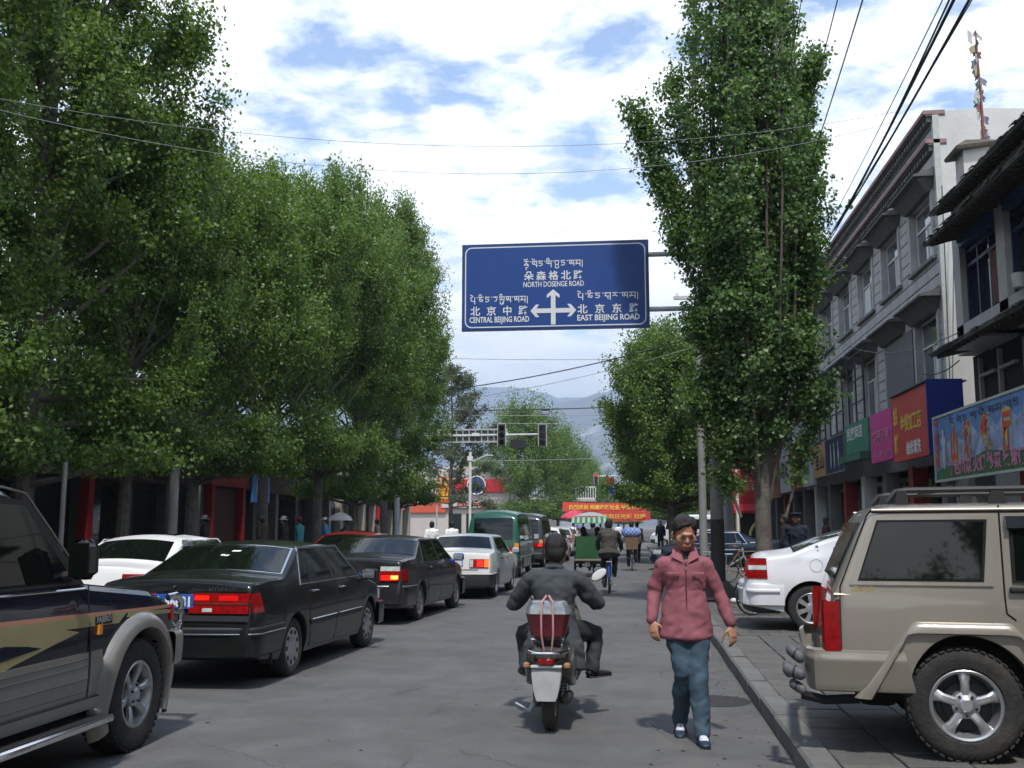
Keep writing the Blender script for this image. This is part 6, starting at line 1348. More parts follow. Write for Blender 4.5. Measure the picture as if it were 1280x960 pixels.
for k in range(12): fr.box(1.9+k*.295, 1.9+k*.295+.04, -.035, .035, 5.48, 6.0)
fr.build('sign_frame', M_steel, gt, 0); b = MB(); b.box(2.0, 5.1, .05, .07, 5.5, 5.98); b.build('back_panel', mat('panel_grey', (.13, .15, .14), .7), gt, 0)
for k in range(3):
    b = MB(); b.box(2.2+k*1.35, 2.55+k*1.35, -.16, -.04, 5.72, 5.86); b.build('lamp_fitting', M_white, gt, 0)
sighead(gt, 4.95, -.12, 5.75, 1.0); sighead(gt, 6.85, -.12, 5.72, 1.0)
b = MB(); b.box(5.35, 6.05, -.06, .02, 5.15, 5.55); b.build('countdown_box', M_dark, gt, 0)
g2 = thing('far_traffic_light', 'red traffic light and round blue sign on a mast arm at the far side', 'traffic light', (3.2, 84, 0))
b = MB(); b.tube([(0, 0, 0), (0, 0, 6)], [.12, .09], 12); b.build('mast', M_steel, g2); b = MB(); b.tube([(0, 0, 5.6), (-6.2, 0, 5.5)], [.06, .05], 8); b.build('arm', M_steel, g2)
sighead(g2, -6.0, -.1, 5.3, .9, True); b = MB(); b.box(-5.2, -4.55, -.1, 0, 4.8, 5.4); b.build('red_box', mat('box_red', (.22, .01, .012), .5), g2, 0)
b = MB(); b.lathe([(.002, -.06), (.29, -.06), (.30, 0), (.002, 0)], 20, 'y', (-4.75, 0, 4.35)); b.build('round_sign', mat('round_sign_blue', (.01, .07, .4), .5), g2)
# camera pole
t_ = thing('camera_pole', 'slim white pole with small side arms behind the green minivan', 'pole', (-9.0, 58, 0)); b = MB(); b.tube([(0, 0, 0), (0, 0, 5.7)], .075, 10); b.build('shaft', M_white, t_)
b = MB(); b.tube([(0, 0, 5.1), (.9, 0, 5.5), (1.3, 0, 5.5)], .03, 6); b.build('side_arm', M_white, t_); b = MB(); b.box(-.15, .15, -.1, .1, 5.2, 5.45); b.build('camera_box', M_white, t_, 0)
# small posts seen under the left trees
for i, (x, y, h, r_, m, lab) in enumerate(((-11.2, 19.6, 2.7, .05, M_pole, 'thin grey post beside the nearest left tree trunk'), (-11.1, 24.4, 3.0, .12, M_pole, 'thick pale concrete pole behind the white car'), (-14.5, 33.8, 3.6, .09, M_pole, 'dim grey post in the shade between two left trees'))):
    t_ = thing('street_post', lab, 'post', (x, y, .13)); b = MB(); b.tube([(0, 0, 0), (0, 0, h)], r_, 12); b.build('shaft', m, t_); b = MB(); b.tube([(0, 0, 0), (0, 0, .25)], r_*1.5, 12); b.build('foot', M_conc, t_)

# ---------------------------------------------------------------- wires
def wire(label, A, B, sag, r_=.008, name='overhead_wire', n=20, group='overhead wires', m=None):
    A, B = Vector(A), Vector(B); b = MB(); b.tube([A.lerp(B, i/n)+Vector((0, 0, -4*sag*(i/n)*(1-i/n))) for i in range(n+1)], r_, 5); o = b.build(name, m or M_dark, None); setp(o, label, 'wire', group)
M_wl = mat('wire_pale', (.26, .27, .27), .6)
wire('upper pale wire crossing the sky from the left trees to the poplar', at(-30, 118, 10.5), at(1120, 140, 14), .55, .0032, m=M_wl)
wire('lower pale wire crossing the sky below its twin', at(-30, 130, 10), at(1120, 152, 13.6), .75, .0032, m=M_wl)
for k, (a, c_, s_, q, la) in enumerate((((1003, 345, 30), (1198, -12, 9), .22, .016, 'thickest black cable of the bundle beside the poplar'), ((1000, 352, 30), (1192, -12, 9.3), .30, .010, 'black cable just under the thickest cable'), ((1006, 335, 30), (1218, -12, 8.6), .2, .014, 'right-hand black cable of the bundle rising to the top edge'),
        ((1012, 322, 32), (1184, -12, 9), .12, .006, 'thin wire left of the cable bundle'), ((1015, 322, 31), (1222, -12, 9), .12, .006, 'thin wire right of the cable bundle'), ((950, 330, 33), (1050, -12, 12), .3, .008, 'thin wire passing behind the poplar top to the top edge'), ((965, 322, 33), (1082, -12, 11), .3, .009, 'dark wire leaving the poplar top towards the upper right'), ((940, 300, 33), (1004, -12, 14), .3, .006, 'faint wire inside the poplar crown'))):
    wire(la, at(*a), at(*c_), s_, q)
wire('dark wire slanting up to the right over the mountain gap', at(560, 487, 42), at(900, 412, 36), .25, .022)
wire('thin grey wire slanting over the mountain gap', at(590, 497, 46), at(880, 430, 42), .2, .012, m=M_wl)
wire('straight dark wire carrying the small blue sign', at(560, 513, 60), at(930, 500, 60), .15, .032)
wire('faint wire under the small sign, upper one', at(560, 519, 66), at(930, 516, 66), .1, .02, m=M_wl)
wire('faint wire under the small sign, lower one', at(560, 528, 66), at(930, 528, 66), .1, .02, m=M_wl)
wire('faint wire high between the trees', at(560, 448, 52), at(900, 446, 50), .1, .014, m=M_wl)
wire('low wire crossing in front of the mountain foot', at(560, 577, 75), at(930, 566, 75), .1, .02, m=M_wl)
wire('dark service cable hanging down the white end wall', (7.45, 24.9, 9.6), (7.3, 24.7, 3.4), 0, .012); wire('second service cable beside the first on the end wall', (7.8, 25.2, 9.4), (7.4, 24.9, 4.2), .0, .010)
wire('wire looping low across the grey facade', at(1020, 405, 38), at(1200, 415, 21), .7, .010); wire('tangled black cable from the house to the sign', (6.85, 22.4, 5.0), (6.9, 25.4, 5.15), .12, .014)
t_ = thing('hanging_sign', 'small dark blue sign hanging from the wires in the mountain gap', 'sign', at(682, 515, 60)); b = MB(); b.box(-.24, .24, 0, .05, -.14, .14); b.build('board', mat('small_blue', (.05, .08, .2), .5), t_, 0); b = MB(); b.box(-.2, .2, -.01, 0, .0, .03); b.box(-.2, .2, -.01, 0, -.08, -.05); b.build('lettering', M_white, t_, 0)

# houses added behind us, out of view, for reflections in car windows and bodywork
for i, (x0, x1, y0, y1, h, m) in enumerate(((8, 18, -16, 9, 7.8, M_conc), (8, 18, -52, -18, 10.5, M_plg), (-27, -17, -14, 5, 7.2, M_shd), (-27, -17, -50, -16, 9.0, M_conc))):
    t_ = thing('building', ['unseen grey house added on the right behind the viewer', 'unseen plastered house added on the right far behind the viewer', 'unseen brown shop house added on the left behind the viewer', 'unseen grey house added on the left far behind the viewer'][i], 'building', (x0, y0, 0)); b = MB(); b.box(0, x1-x0, 0, y1-y0, 0, h); b.build('wall', m, t_, 0); fx = 0 if x0 > 0 else x1-x0; sg = -1 if x0 > 0 else 1
    for k in range(int((y1-y0)/3.2)):
        for z in (3.6, 6.2):
            if z+1.6 < h: b = MB(); b.box(min(fx, fx+sg*.06), max(fx, fx+sg*.06), .8+k*3.2, 2.6+k*3.2, z, z+1.5); b.build('window', M_win, t_, 0)
# ---------------------------------------------------------------- trees
def leafmat(name, c0, c1, c2):
    m = bpy.data.materials.new(name); m.use_nodes = True; t = m.node_tree; t.nodes.clear(); o = N(t, 'ShaderNodeOutputMaterial')
    a = N(t, 'ShaderNodeAttribute', attribute_name='tone'); r = N(t, 'ShaderNodeValToRGB'); e = r.color_ramp.elements; e[0].color = (*c0, 1); e[1].color = (*c2, 1); q = e.new(.55); q.color = (*c1, 1); lk(t, a, 'Fac', r, 0)
    p = N(t, 'ShaderNodeBsdfPrincipled', i_Roughness=.42); p.inputs['Specular IOR Level'].default_value = .35; lk(t, r, 0, p, 'Base Color')
    tr = N(t, 'ShaderNodeBsdfTranslucent'); h = N(t, 'ShaderNodeMix', data_type='RGBA', blend_type='MULTIPLY'); h.inputs[0].default_value = 1; lk(t, r, 0, h, 6); h.inputs[7].default_value = (1.5, 1.6, .6, 1); lk(t, h, 2, tr, 0)
    x = N(t, 'ShaderNodeMixShader'); x.inputs[0].default_value = .38; lk(t, p, 0, x, 1); lk(t, tr, 0, x, 2); lk(t, x, 0, o, 0); return m
M_leaf = leafmat('leaf_green', (.045, .095, .016), (.125, .205, .044), (.24, .32, .10))
M_leafp = leafmat('leaf_poplar', (.040, .092, .026), (.105, .185, .058), (.25, .33, .16))
M_leafw = leafmat('leaf_willow', (.06, .075, .05), (.10, .12, .085), (.17, .19, .14))
M_bark = mat('bark', (.115, .10, .082), .95, 0, .35, 6, bump=.8, bscale=22, dirt=(.20, .19, .17), dirtamt=.6)
def crown_mesh(pts, size, nrm, m, name='crown', seed=0, aspect=.8, tones=None):
    """pts Nx3; one folded leaf (two triangles) at each point"""
    g = np.random.default_rng(seed); n = len(pts); s = size*g.uniform(.65, 1.3, n)
    nn = g.normal(size=(n, 3))+nrm*.9; nn[:, 2] += .35; nn /= np.linalg.norm(nn, axis=1)[:, None]
    t = g.normal(size=(n, 3)); t[:, 2] -= .4; t -= nn*(t*nn).sum(1)[:, None]; t /= np.linalg.norm(t, axis=1)[:, None]; bb = np.cross(nn, t)
    f = g.uniform(-.25, .25, n)
    v = np.empty((n, 4, 3)); v[:, 0] = pts; v[:, 1] = pts+(t*.5+bb*aspect*.5)*s[:, None]+nn*(f*s)[:, None]; v[:, 2] = pts+t*(s*1.05)[:, None]; v[:, 3] = pts+(t*.5-bb*aspect*.5)*s[:, None]+nn*(f*s)[:, None]
    me = bpy.data.meshes.new(name); me.vertices.add(4*n); me.vertices.foreach_set('co', v.ravel().astype(np.float32)); me.loops.add(4*n); me.loops.foreach_set('vertex_index', np.arange(4*n, dtype=np.int32))
    me.polygons.add(n); me.polygons.foreach_set('loop_start', np.arange(0, 4*n, 4, dtype=np.int32))
    tn = np.clip(g.normal(.45, .22, n)+(tones if tones is not None else 0), 0, 1); at_ = me.attributes.new('tone', 'FLOAT', 'FACE'); at_.data.foreach_set('value', tn.astype(np.float32))
    me.materials.append(m); me.update(); me.validate(); return me
def branches(h, base, rad, n, up, seed, trunk_r, leaders=1, lean=.0, zl=2.75):
    """skeleton: trunk plus limbs; rad(t) = crown radius at height fraction t"""
    g = random.Random(seed); L = []; tr = [(0, 0, 0), (g.uniform(-.1, .1), g.uniform(-.1, .1), h*.3), (g.uniform(-.2, .2)+lean*.4, g.uniform(-.2, .2), h*.62), (g.uniform(-.2, .2)+lean, g.uniform(-.2, .2), h*.97)]
    L.append((tr, [trunk_r, trunk_r*.82, trunk_r*.45, .02]))
    T = PL([(p[2], p[0]) for p in tr]); U = PL([(p[2], p[1]) for p in tr])
    for k in range(n):
        t = base+(1-base)*(k+g.random())/n*.93; z = h*t; a = k*2.4+g.uniform(-.5, .5); rr = rad(min(1, t+.04))*g.uniform(.72, 1.08)
        dz = rr*(up*g.uniform(.7, 1.3) if t > .3 else g.uniform(-.28, .35)); dz = max(min(dz, h*1.02-z), zl-z); pts = []
        if k < n*.12: z = max(z, zl-.6)
        for q in (0, .3, .65, 1.): pts.append((T(z)+math.cos(a)*rr*q**(.9 if up < 2 else .6)+g.uniform(-.08, .08), U(z)+math.sin(a)*rr*q**(.9 if up < 2 else .6)+g.uniform(-.08, .08), z+dz*q**(1.1 if up < 2 else 1.5)-(.0 if up > .4 else .25*q*q)))
        r0 = max(.02, trunk_r*.42*(1-t*.75)); L.append((pts, [r0, r0*.7, r0*.4, .008]))
    return L
def make_tree(name, label, loc, h, base, rad, nb, up, nleaf, size, m, seed, trunk_r=.16, rz=0, spread=.36, group=None, lean=0., sprigs=5, dens=None, cat='tree', zmin=2.5):
    t_ = thing(name, label, cat, loc, rz, group); L = branches(h, base, rad, nb, up, seed, trunk_r, lean=lean, zl=zmin+.35); g = np.random.default_rng(seed)
    b = MB(); b.tube(L[0][0], L[0][1], 10); b.tube([(0, 0, -.1), (0, 0, .25), (0, 0, .7)], [trunk_r*1.35, trunk_r*1.1, trunk_r*.98], 12); b.build('trunk', M_bark, t_)
    bb = MB()
    for pts, r_ in L[1:]: bb.tube(pts, r_, 5)
    # side sprigs carry the leaves in clumps
    S_ = []; W_ = []
    for pts, r_ in L[1:]:
        P = [Vector(p) for p in pts]; ln = (P[-1]-P[0]).length
        for q in range(sprigs+int(ln*1.6)):
            u = g.uniform(.18, 1.)**.8; i = min(int(u*3), 2); p = P[i].lerp(P[i+1], u*3-i); d = Vector(g.normal(size=3)); d.z = abs(d.z)*.7*up+.1; d.normalize(); e = p+d*g.uniform(.25, .85)*(spread/.36)
            S_.append((p, e)); W_.append((e-p).length*g.uniform(.15, 1.9))
        S_.append((P[-2], P[-1]+(P[-1]-P[-2]).normalized()*.35)); W_.append(.8)
        if P[-1].z > h*.45 and up > .5:
            for q in range(3):
                d = (P[-1]-P[-2]).normalized()*.5+Vector((g.normal()*.25, g.normal()*.25, 1.)); d.normalize(); p = P[-2].lerp(P[-1], g.uniform(.4, 1)); S_.append((p, p+d*g.uniform(.8, 1.7)*(spread/.36))); W_.append(.8)
    for p, e in S_[::3]: bb.tube([p, e], [.010, .004], 4)
    bb.build('limbs', M_bark, t_, kind='stuff')
    A = np.array([tuple(a) for a, _ in S_]); B = np.array([tuple(e) for _, e in S_]); W = np.array(W_); W /= W.sum(); idx = g.choice(len(A), nleaf, p=W)
    u = g.random(nleaf)**.7; c = A[idx]+(B[idx]-A[idx])*u[:, None]; off = g.normal(size=(nleaf, 3))*spread*.36*(.5+u)[:, None]; pts = c+off
    pts[:, 2] = np.where(pts[:, 2] < zmin, zmin+g.random(nleaf)*.6, pts[:, 2])
    ax = c.copy(); ax[:, 2] = 0; rl = np.linalg.norm(ax, axis=1)+1e-6; nrm = ax/rl[:, None]
    ct = g.normal(0, .10, len(A))[idx]
    cm = crown_mesh(pts, size, nrm, m, seed=seed, tones=ct); link('crown', cm, t_)
    return t_
def R_oval(mx, lo=.35): return PL([(0, mx*.7), (lo, mx), (.6, mx*.92), (.8, mx*.66), (.95, mx*.28), (1, mx*.1)], .03)
G_l = 'trees along the left pavement'
A1 = make_tree('street_tree', 'tallest left tree filling the upper left corner', (-12.7, 20.6, .13), 17.5, .12, R_oval(3.5), 96, .8, 185000, .098, M_leaf, 11, .24, group=G_l)
A2 = make_tree('street_tree', 'left tree at the picture edge above the dark off-roader', (-12.6, 14.2, .13), 15.5, .13, R_oval(3.5), 70, .75, 95000, .10, M_leaf, 12, .22, group=G_l)
B1 = make_tree('street_tree', 'left tree with its trunk behind the roof of the white car', (-12.0, 27.6, .13), 11.1, .13, R_oval(3.0), 76, .95, 125000, .096, M_leaf, 13, .20, group=G_l, zmin=2.8)
def tcopy(src, loc, rz, sc, label, group=G_l):
    t = copy_tree(src); t.location = loc; t.rotation_euler = (0, 0, rz); t.scale = (sc[0], sc[0], sc[1]); setp(t, label, 'tree', group); return t
C1 = make_tree('street_tree', 'left tree with pointed top sprays in the middle of the row', (-12.0, 33.2, .13), 12.8, .13, R_oval(3.0), 84, 1.1, 125000, .096, M_leaf, 14, .19, group=G_l, zmin=3.4)
tcopy(B1, (-11.7, 38.2, .13), 2.1, (1.0, 1.25), 'left tree with a peaked crown left of the road sign')
D1 = make_tree('street_tree', 'left tree whose crown ends nearest the left edge of the road sign', (-11.6, 42.6, .13), 13.4, .12, R_oval(3.1), 76, 1.0, 95000, .105, M_leaf, 15, .18, group=G_l)
tcopy(C1, (-12.2, 24.0, .13), 4.0, (.86, .88), 'smaller left tree squeezed between the two tallest'); tcopy(C1, (-11.5, 48, .13), 1.2, (1.0, 1.27), 'left tree above the red pillared entrance far end'); tcopy(D1, (-12.3, 54, .13), 3.2, (.95, 1.0), 'left tree before the signal gantry end')
tcopy(B1, (-13.5, 17, .13), 5., (.9, .9), 'left tree standing back from the kerb near the picture edge')
# willow-grey tree and trees beyond the junction
WT = make_tree('grey_tree', 'thin grey-green tree behind the traffic signal arm', (-11.8, 68, .13), 12.4, .2, R_oval(3.2), 46, .5, 26000, .12, M_leafw, 21, .16)
E1 = make_tree('far_tree', 'dense round tree beyond the junction behind the green minivan', (-10.6, 106, .13), 13.4, .06, R_oval(4.6, .3), 60, .6, 42000, .17, M_leaf, 22, .22, spread=.6, group='trees beyond the junction')
G_f = 'trees beyond the junction'
tcopy(E1, (-8.6, 122, .13), 1., (.9, .93), 'second round tree beyond the junction', G_f); tcopy(E1, (-7.9, 142, .13), 2., (.85, .86), 'third tree receding beyond the junction', G_f); tcopy(E1, (-7.6, 165, .13), 3., (.85, .85), 'fourth tree receding beyond the junction', G_f); tcopy(E1, (-7.2, 195, .13), 4., (.9, .80), 'smallest tree far up the street on the left', G_f)
tcopy(E1, (-16, 112, .13), 5., (.8, .62), 'tree beside the pale corner building', G_f); tcopy(E1, (-2.0, 260, .13), 2.5, (1.1, .75), 'tree at the end of the street below the mountain', G_f)
# right-hand row
G_r = 'trees on the right beyond the poplar'
F1 = make_tree('broad_tree', 'dark broad tree on the right behind the concrete poles', (1.75, 45, .13), 9.4, .16, R_oval(2.8, .3), 80, .6, 120000, .105, M_leaf, 31, .2, group=G_r)
tcopy(F1, (2.2, 54, .13), 2., (1., .98), 'second broad right tree behind the first', G_r); tcopy(F1, (2.6, 66, .13), 4., (1.0, .95), 'third right tree above the white van', G_r); tcopy(F1, (4.6, 108, .13), 1., (1.1, 1.0), 'right tree beyond the junction by the banner', G_r); tcopy(F1, (4.5, 128, .13), 3., (1.2, .9), 'farthest right tree beyond the banner', G_r)
# the poplar: many upright leaders
def poplar():
    t_ = thing('poplar', 'tall upright poplar with many steep limbs right of the road sign', 'tree', (2.38, 19.4, .13)); g = random.Random(5); gn = np.random.default_rng(5)
    b = MB(); b.tube([(0, 0, -.1), (0, 0, .3), (-.02, 0, 1.5), (0, 0, 2.9)], [.20, .155, .145, .135], 14); b.build('trunk', M_bark, t_)
    bb = MB(); L = []
    W = PL([(0, .55), (2.4, .66), (4, .98), (6, 1.28), (8.5, 1.42), (11, 1.40), (13, 1.25), (16, 1.0), (18, .5)])
    for k in range(52):
        a = k*2.399; q = math.sqrt((k+.5)/52)*1.0; hh = g.uniform(10, 17.8) if q < .75 else g.uniform(4.5, 14.5); pts = []; z0 = g.uniform(1.9, 3.2) if q < .75 else g.uniform(2.2, 6.)
        zz = [z0+(hh-z0)*u for u in (0, .15, .4, .7, 1)]; w0 = .12
        for i, z in enumerate(zz):
            rr = q*W(z)*(.9 if i else 0)+ (w0*q if i == 0 else 0); wob = g.uniform(-.09, .09)*(i > 0); pts.append((math.cos(a+wob)*rr+g.uniform(-.05, .05), math.sin(a+wob)*rr+g.uniform(-.05, .05), z))
        L.append(pts); r0 = .058*(1-.45*q); bb.tube(pts, [r0, r0*.8, r0*.6, r0*.35, .008], 6)
    # outlying sprays on both flanks
    for (dx_, z, lift) in ((-2.0, 7.6, 1.7), (-2.15, 8.1, 1.3), (1.12, 8.2, 1.6), (1.15, 9.0, 1.2), (-1.7, 6.6, 1.4), (1.1, 7.2, 1.3), (-1.15, 4.6, .8), (-1.5, 8.5, 1.6), (-1.15, 3.2, .4), (1.1, 3.2, .6)):
        L.append([(dx_*.35, 0, z-1.6), (dx_*.62, .1, z-.7), (dx_*.85, 0, z+.1), (dx_*.95, 0, z+lift*.6), (dx_*1.03, 0, z+lift)]); bb.tube(L[-1], [.03, .025, .018, .012, .005], 5)
    bb.build('limbs', mat('bark_warm', (.10, .082, .065), .9, 0, .3, 6), t_, kind='stuff')
    SP = []; WT_ = []
    for pts in L:
        P = [Vector(p) for p in pts]
        for q in range(46):
            u = gn.uniform(.12, 1); i = min(int(u*4), 3); p = P[i].lerp(P[i+1], u*4-i); d = Vector((gn.normal(), gn.normal(), abs(gn.normal())*1.1+.5)).normalized(); SP.append((p, p+d*gn.uniform(.2, .62))); WT_.append(gn.uniform(.3, 1.6))
    for p, e in SP[::4]: pass
    A = np.array([tuple(a) for a, _ in SP]); B = np.array([tuple(e) for _, e in SP]); W2 = np.array(WT_); W2 /= W2.sum(); n = 150000; idx = gn.choice(len(A), n, p=W2); u = gn.random(n)**.8; c = A[idx]+(B[idx]-A[idx])*u[:, None]; pts = c+gn.normal(size=(n, 3))*.085
    ax = c.copy(); ax[:, 2] = 0; nr = ax/(np.linalg.norm(ax, axis=1)+1e-6)[:, None]; link('crown', crown_mesh(pts, .074, nr, M_leafp, seed=6, tones=gn.normal(0, .1, len(A))[idx], aspect=.9), t_)
    return t_
poplar()

pop = [o for o in C.objects if o.name == 'poplar'][0]
G_b = 'unseen trees added around the viewer'  # out-of-view poplar copies added for shade and reflections on the beige off-roader
for i, (x, y, k, la) in enumerate(((5.6, .8, 0, 'unseen poplar added close on the right to shade the beige off-roader'), (4.2, -9, 0, 'unseen poplar added on the right behind the viewer for window reflections'), (4.6, -22, 0, 'unseen poplar added farther behind the viewer on the right'))):
    t_ = copy_tree(pop); t_.location = (x, y, .13); t_.rotation_euler = (0, 0, 1.+i*2); t_.scale = (.8, .8, .8); setp(t_, la, 'tree', G_b)
for i, (x, y, la) in enumerate(((-12.4, 6, 'unseen leafy tree added on the left level with the viewer'), (-12.4, -4, 'unseen leafy tree added on the left just behind the viewer'), (-12.4, -14, 'second unseen leafy tree added on the left behind the viewer'), (-12.4, -26, 'third unseen leafy tree added on the left behind the viewer'))): tcopy(A2, (x, y, .13), i*1.7, (1, .9), la, G_b)  # unseen copies added so the bodywork mirrors foliage instead of sky

for i, (x, y, sc_, la) in enumerate(((6.9, 1.6, .82, 'unseen broad tree added beside the viewer to shade the beige off-roader'), (3.0, -8.5, .85, 'unseen broad tree added behind the viewer to darken window reflections'))): tcopy(A2, (x, y, .13), 2.+i*1.7, (sc_, sc_), la, G_b)  # added out of view to shade the beige off-roader and darken its glass
# ---------------------------------------------------------------- two-wheelers, riders, people
M_suit = mat('cloth_charcoal', (.045, .052, .058), .85, 0, .15, 14, bump=.15, bscale=300); M_suitp = mat('cloth_dark_trousers', (.020, .022, .024), .85, 0, .2, 14); M_shoeb = mat('shoe_black', (.012, .012, .012), .35)
BW = {}
def spokewheel(par, y, r, m, tyre=.018, name='wheel'):
    k = (r, m.name)
    if k not in BW:
        b = MB(); b.lathe([(r-tyre*1.1+tyre*math.cos(a), tyre*math.sin(a)) for a in np.linspace(0, 2*PI, 9)[:-1]], 32, 'x', closed=True); g = MB()
        g.lathe([(r-.036, -.011), (r-.026, -.009), (r-.026, .009), (r-.036, .011)], 32, 'x', closed=True); g.lathe([(.002, -.04), (.022, -.04), (.022, .04), (.002, .04)], 10, 'x')
        for q in range(20): a = 2*PI*q/20; g.tube([(.03*(-1)**q, .02*math.cos(a+.5), .02*math.sin(a+.5)), (0, (r-.03)*math.cos(a), (r-.03)*math.sin(a))], .0022, 3)
        BW[k] = (b.mesh(name, M_rubber), g.mesh('rim', m))
    o = link(name, BW[k][0], par, loc=(0, y, r)); link('rim', BW[k][1], o); return o
def bicycle(name, label, loc, rz, col, lean=0., rack=True, group=None, turn=0., basket=None):
    t = thing(name, label, 'bicycle', loc, rz, group); t.rotation_euler = (0, lean, rz); mc = paint('bike_'+col[0], col[1])
    spokewheel(t, 0, .33, M_chrome); spokewheel(t, 1.05, .33, M_chrome)
    b = MB(); bbk = (0, .42, .30); st_ = (0, .30, .80); hd = (0, .88, .86); hb_ = (0, .90, .62)
    for p, q, r_ in ((st_, bbk, .017), (st_, (0, .89, .80), .016), (bbk, hb_, .02), (hd, hb_, .02)): b.tube([p, q], r_, 8)
    for s_ in (.045, -.045): b.tube([(s_, 0, .33), (s_*.8, .42, .30)], .011, 6); b.tube([(s_, 0, .33), (s_*.3, .30, .76)], .010, 6); b.tube([(s_, 1.05, .33), (s_*.9, .93, .60), (0, .90, .66)], .012, 6)
    b.build('frame', mc, t); b = MB(); b.tube([(0, .88, .84), (0, .86, .98)], .014, 8); b.tube([(-.29, .70, .99), (-.24, .82, 1.0), (0, .88, .97), (.24, .82, 1.0), (.29, .70, .99)], .012, 8); b.build('handlebar', M_chrome, t)
    b = MB(); b.tube([(0, .29, .78), (0, .275, .90)], .013, 8); b.loft([[(x*w_, y, z) for x, z in ((-1, .93), (-.6, .965), (.6, .965), (1, .93))] for y, w_ in ((.16, .07), (.22, .085), (.34, .04), (.44, .018))]); b.build('saddle', M_dark, t)
    b = MB(); b.lathe([(.09, -.004), (.09, .004), (.075, .004), (.075, -.004)], 20, 'x', (.05, .42, .30), closed=True)
    for s_ in (1, -1): b.tube([(.05*s_, .42, .30), (.065*s_, .42+.10*s_, .30-.13*s_)], .008, 6); b.cbox((.11*s_, .42+.10*s_, .30-.13*s_), (.09, .05, .02), .005)
    b.build('crank', M_steel, t)
    for y in (0, 1.05):
        b = MB(); n = 12; b.grid([[(x, y+.362*math.cos(a), .33+.362*math.sin(a)) for x in (-.025, 0, .025)] for a in np.linspace(R(10) if y else R(40), R(170) if y == 0 else R(150), n)]); b.build('mudguard', mc, t)
    if rack:
        b = MB(); b.cbox((0, -.02, .74), (.13, .36, .012), .003); b.tube([(.05, 0, .34), (.055, -.02, .73)], .006, 5); b.tube([(-.05, 0, .34), (-.055, -.02, .73)], .006, 5); b.build('carrier', M_steel, t)
    return t
def ride(**k):
    J = dict(hip=(0, .27, 1.0), chest=(0, .33, 1.30), neck=(0, .40, 1.48), head=(0, .45, 1.61), shR=(.18, .35, 1.41), shL=(-.18, .35, 1.41), elR=(.27, .50, 1.19), elL=(-.27, .50, 1.19), wrR=(.28, .72, 1.04), wrL=(-.28, .72, 1.04),
        hpR=(.09, .28, .96), hpL=(-.09, .28, .96), knR=(.13, .66, .78), knL=(-.13, .58, .56), anR=(.12, .52, .46), anL=(-.12, .34, .22), curl=.8); J.update(k); return J
# scooter
sc = thing('motor_scooter', 'grey motor scooter with red top box and white mudguard, back to us', 'scooter', (-.66, 8.42, 0), R(-1))
M_scb = paint('scooter_bronze', (.075, .07, .06), amt=.3, rough=.35)
def tyre(y, r, w_):
    b = MB(); b.lathe([(r*.6, -w_*.42), (r*.8, -w_*.5), (r*.94, -w_*.42), (r, -w_*.2), (r*1.005, 0), (r, w_*.2), (r*.94, w_*.42), (r*.8, w_*.5), (r*.6, w_*.42)], 32, 'x')
    for k in range(30):
        a = 2*PI*k/30
        for s_ in (1, -1): b.T = Matrix.Rotation(a, 4, 'X'); b.cbox((s_*w_*.2, 0, r+.001), (w_*.26, r*.12, .012), .003)
    b.T = None; o = b.build('wheel', mat('tyre_dusty', (.05, .046, .04), .9, 0, .3, 14, dirt=(.12, .11, .09)), sc); o.location = (0, y, r)
    g = MB(); g.lathe([(r*.6, -w_*.42), (r*.52, -w_*.3), (r*.52, w_*.3), (r*.6, w_*.42)], 28, 'x')
    for k in range(5): a = 2*PI*k/5; g.tube([(0, 0, 0), (0, r*.54*math.cos(a), r*.54*math.sin(a))], .018, 6)
    g.build('rim', M_alloy, o)
tyre(0, .245, .105); tyre(1.27, .235, .09)
def sup(y, cz, w_, h, n=20, p=.7): return [(math.copysign(abs(math.cos(a))**p, math.cos(a))*w_, y, cz+math.copysign(abs(math.sin(a))**p, math.sin(a))*h) for a in (2*PI*k/n for k in range(n))]
b = MB(); b.loft([sup(-.30, .60, .07, .035), sup(-.27, .595, .115, .055), sup(-.15, .585, .15, .09), sup(.05, .57, .17, .13), sup(.25, .545, .165, .16), sup(.42, .50, .12, .17), sup(.50, .44, .10, .12)]); b.build('tail_body', M_scb, sc)
for s_ in (1, -1):
    b = MB(); P = []
    for y, z0, z1, x in ((-.29, .555, .60, .10), (-.20, .45, .60, .165), (-.05, .36, .60, .195), (.15, .32, .60, .205), (.38, .30, .56, .19), (.55, .30, .46, .15)):
        P.append([(s_*(x-.05), y, z0-.01), (s_*x*.93, y, z0), (s_*(x+.0), y, (z0+z1)/2), (s_*x*.93, y, z1), (s_*(x-.06), y, z1+.03)])
    b.grid(P); b.build('side_panel', M_scb, sc, 50)
    b = MB(); b.tube([(s_*.10, -.02, .25), (s_*.115, .05, .56)], .012, 8)
    for k in range(9): zz = .30+k*.022; b.lathe([(.022, -.004), (.028, 0), (.022, .004)], 10, 'z', (s_*(.102+(zz-.25)*.045), -.02+(zz-.25)*.22, zz))
    b.build('shock_absorber', M_steel, sc)
b = MB(); b.loft([sup(.05, .73, .10, .03), sup(.2, .75, .14, .045), sup(.5, .745, .13, .05), sup(.66, .70, .09, .03)]); b.build('seat', M_dark, sc)
b = MB(); b.cbox((0, .80, .31), (.36, .50, .05), .02); b.build('footboard', M_dark, sc)
b = MB(); b.loft([sup(.96, .45, .19, .16, p=.8), sup(1.03, .62, .21, .20, p=.8), sup(1.10, .80, .15, .16, p=.8)]); b.build('front_shield', M_scb, sc)
b = MB(); b.loft([sup(1.0, .93, .13, .05), sup(1.08, .95, .12, .07), sup(1.16, .94, .07, .05)]); b.build('headset', M_scb, sc)
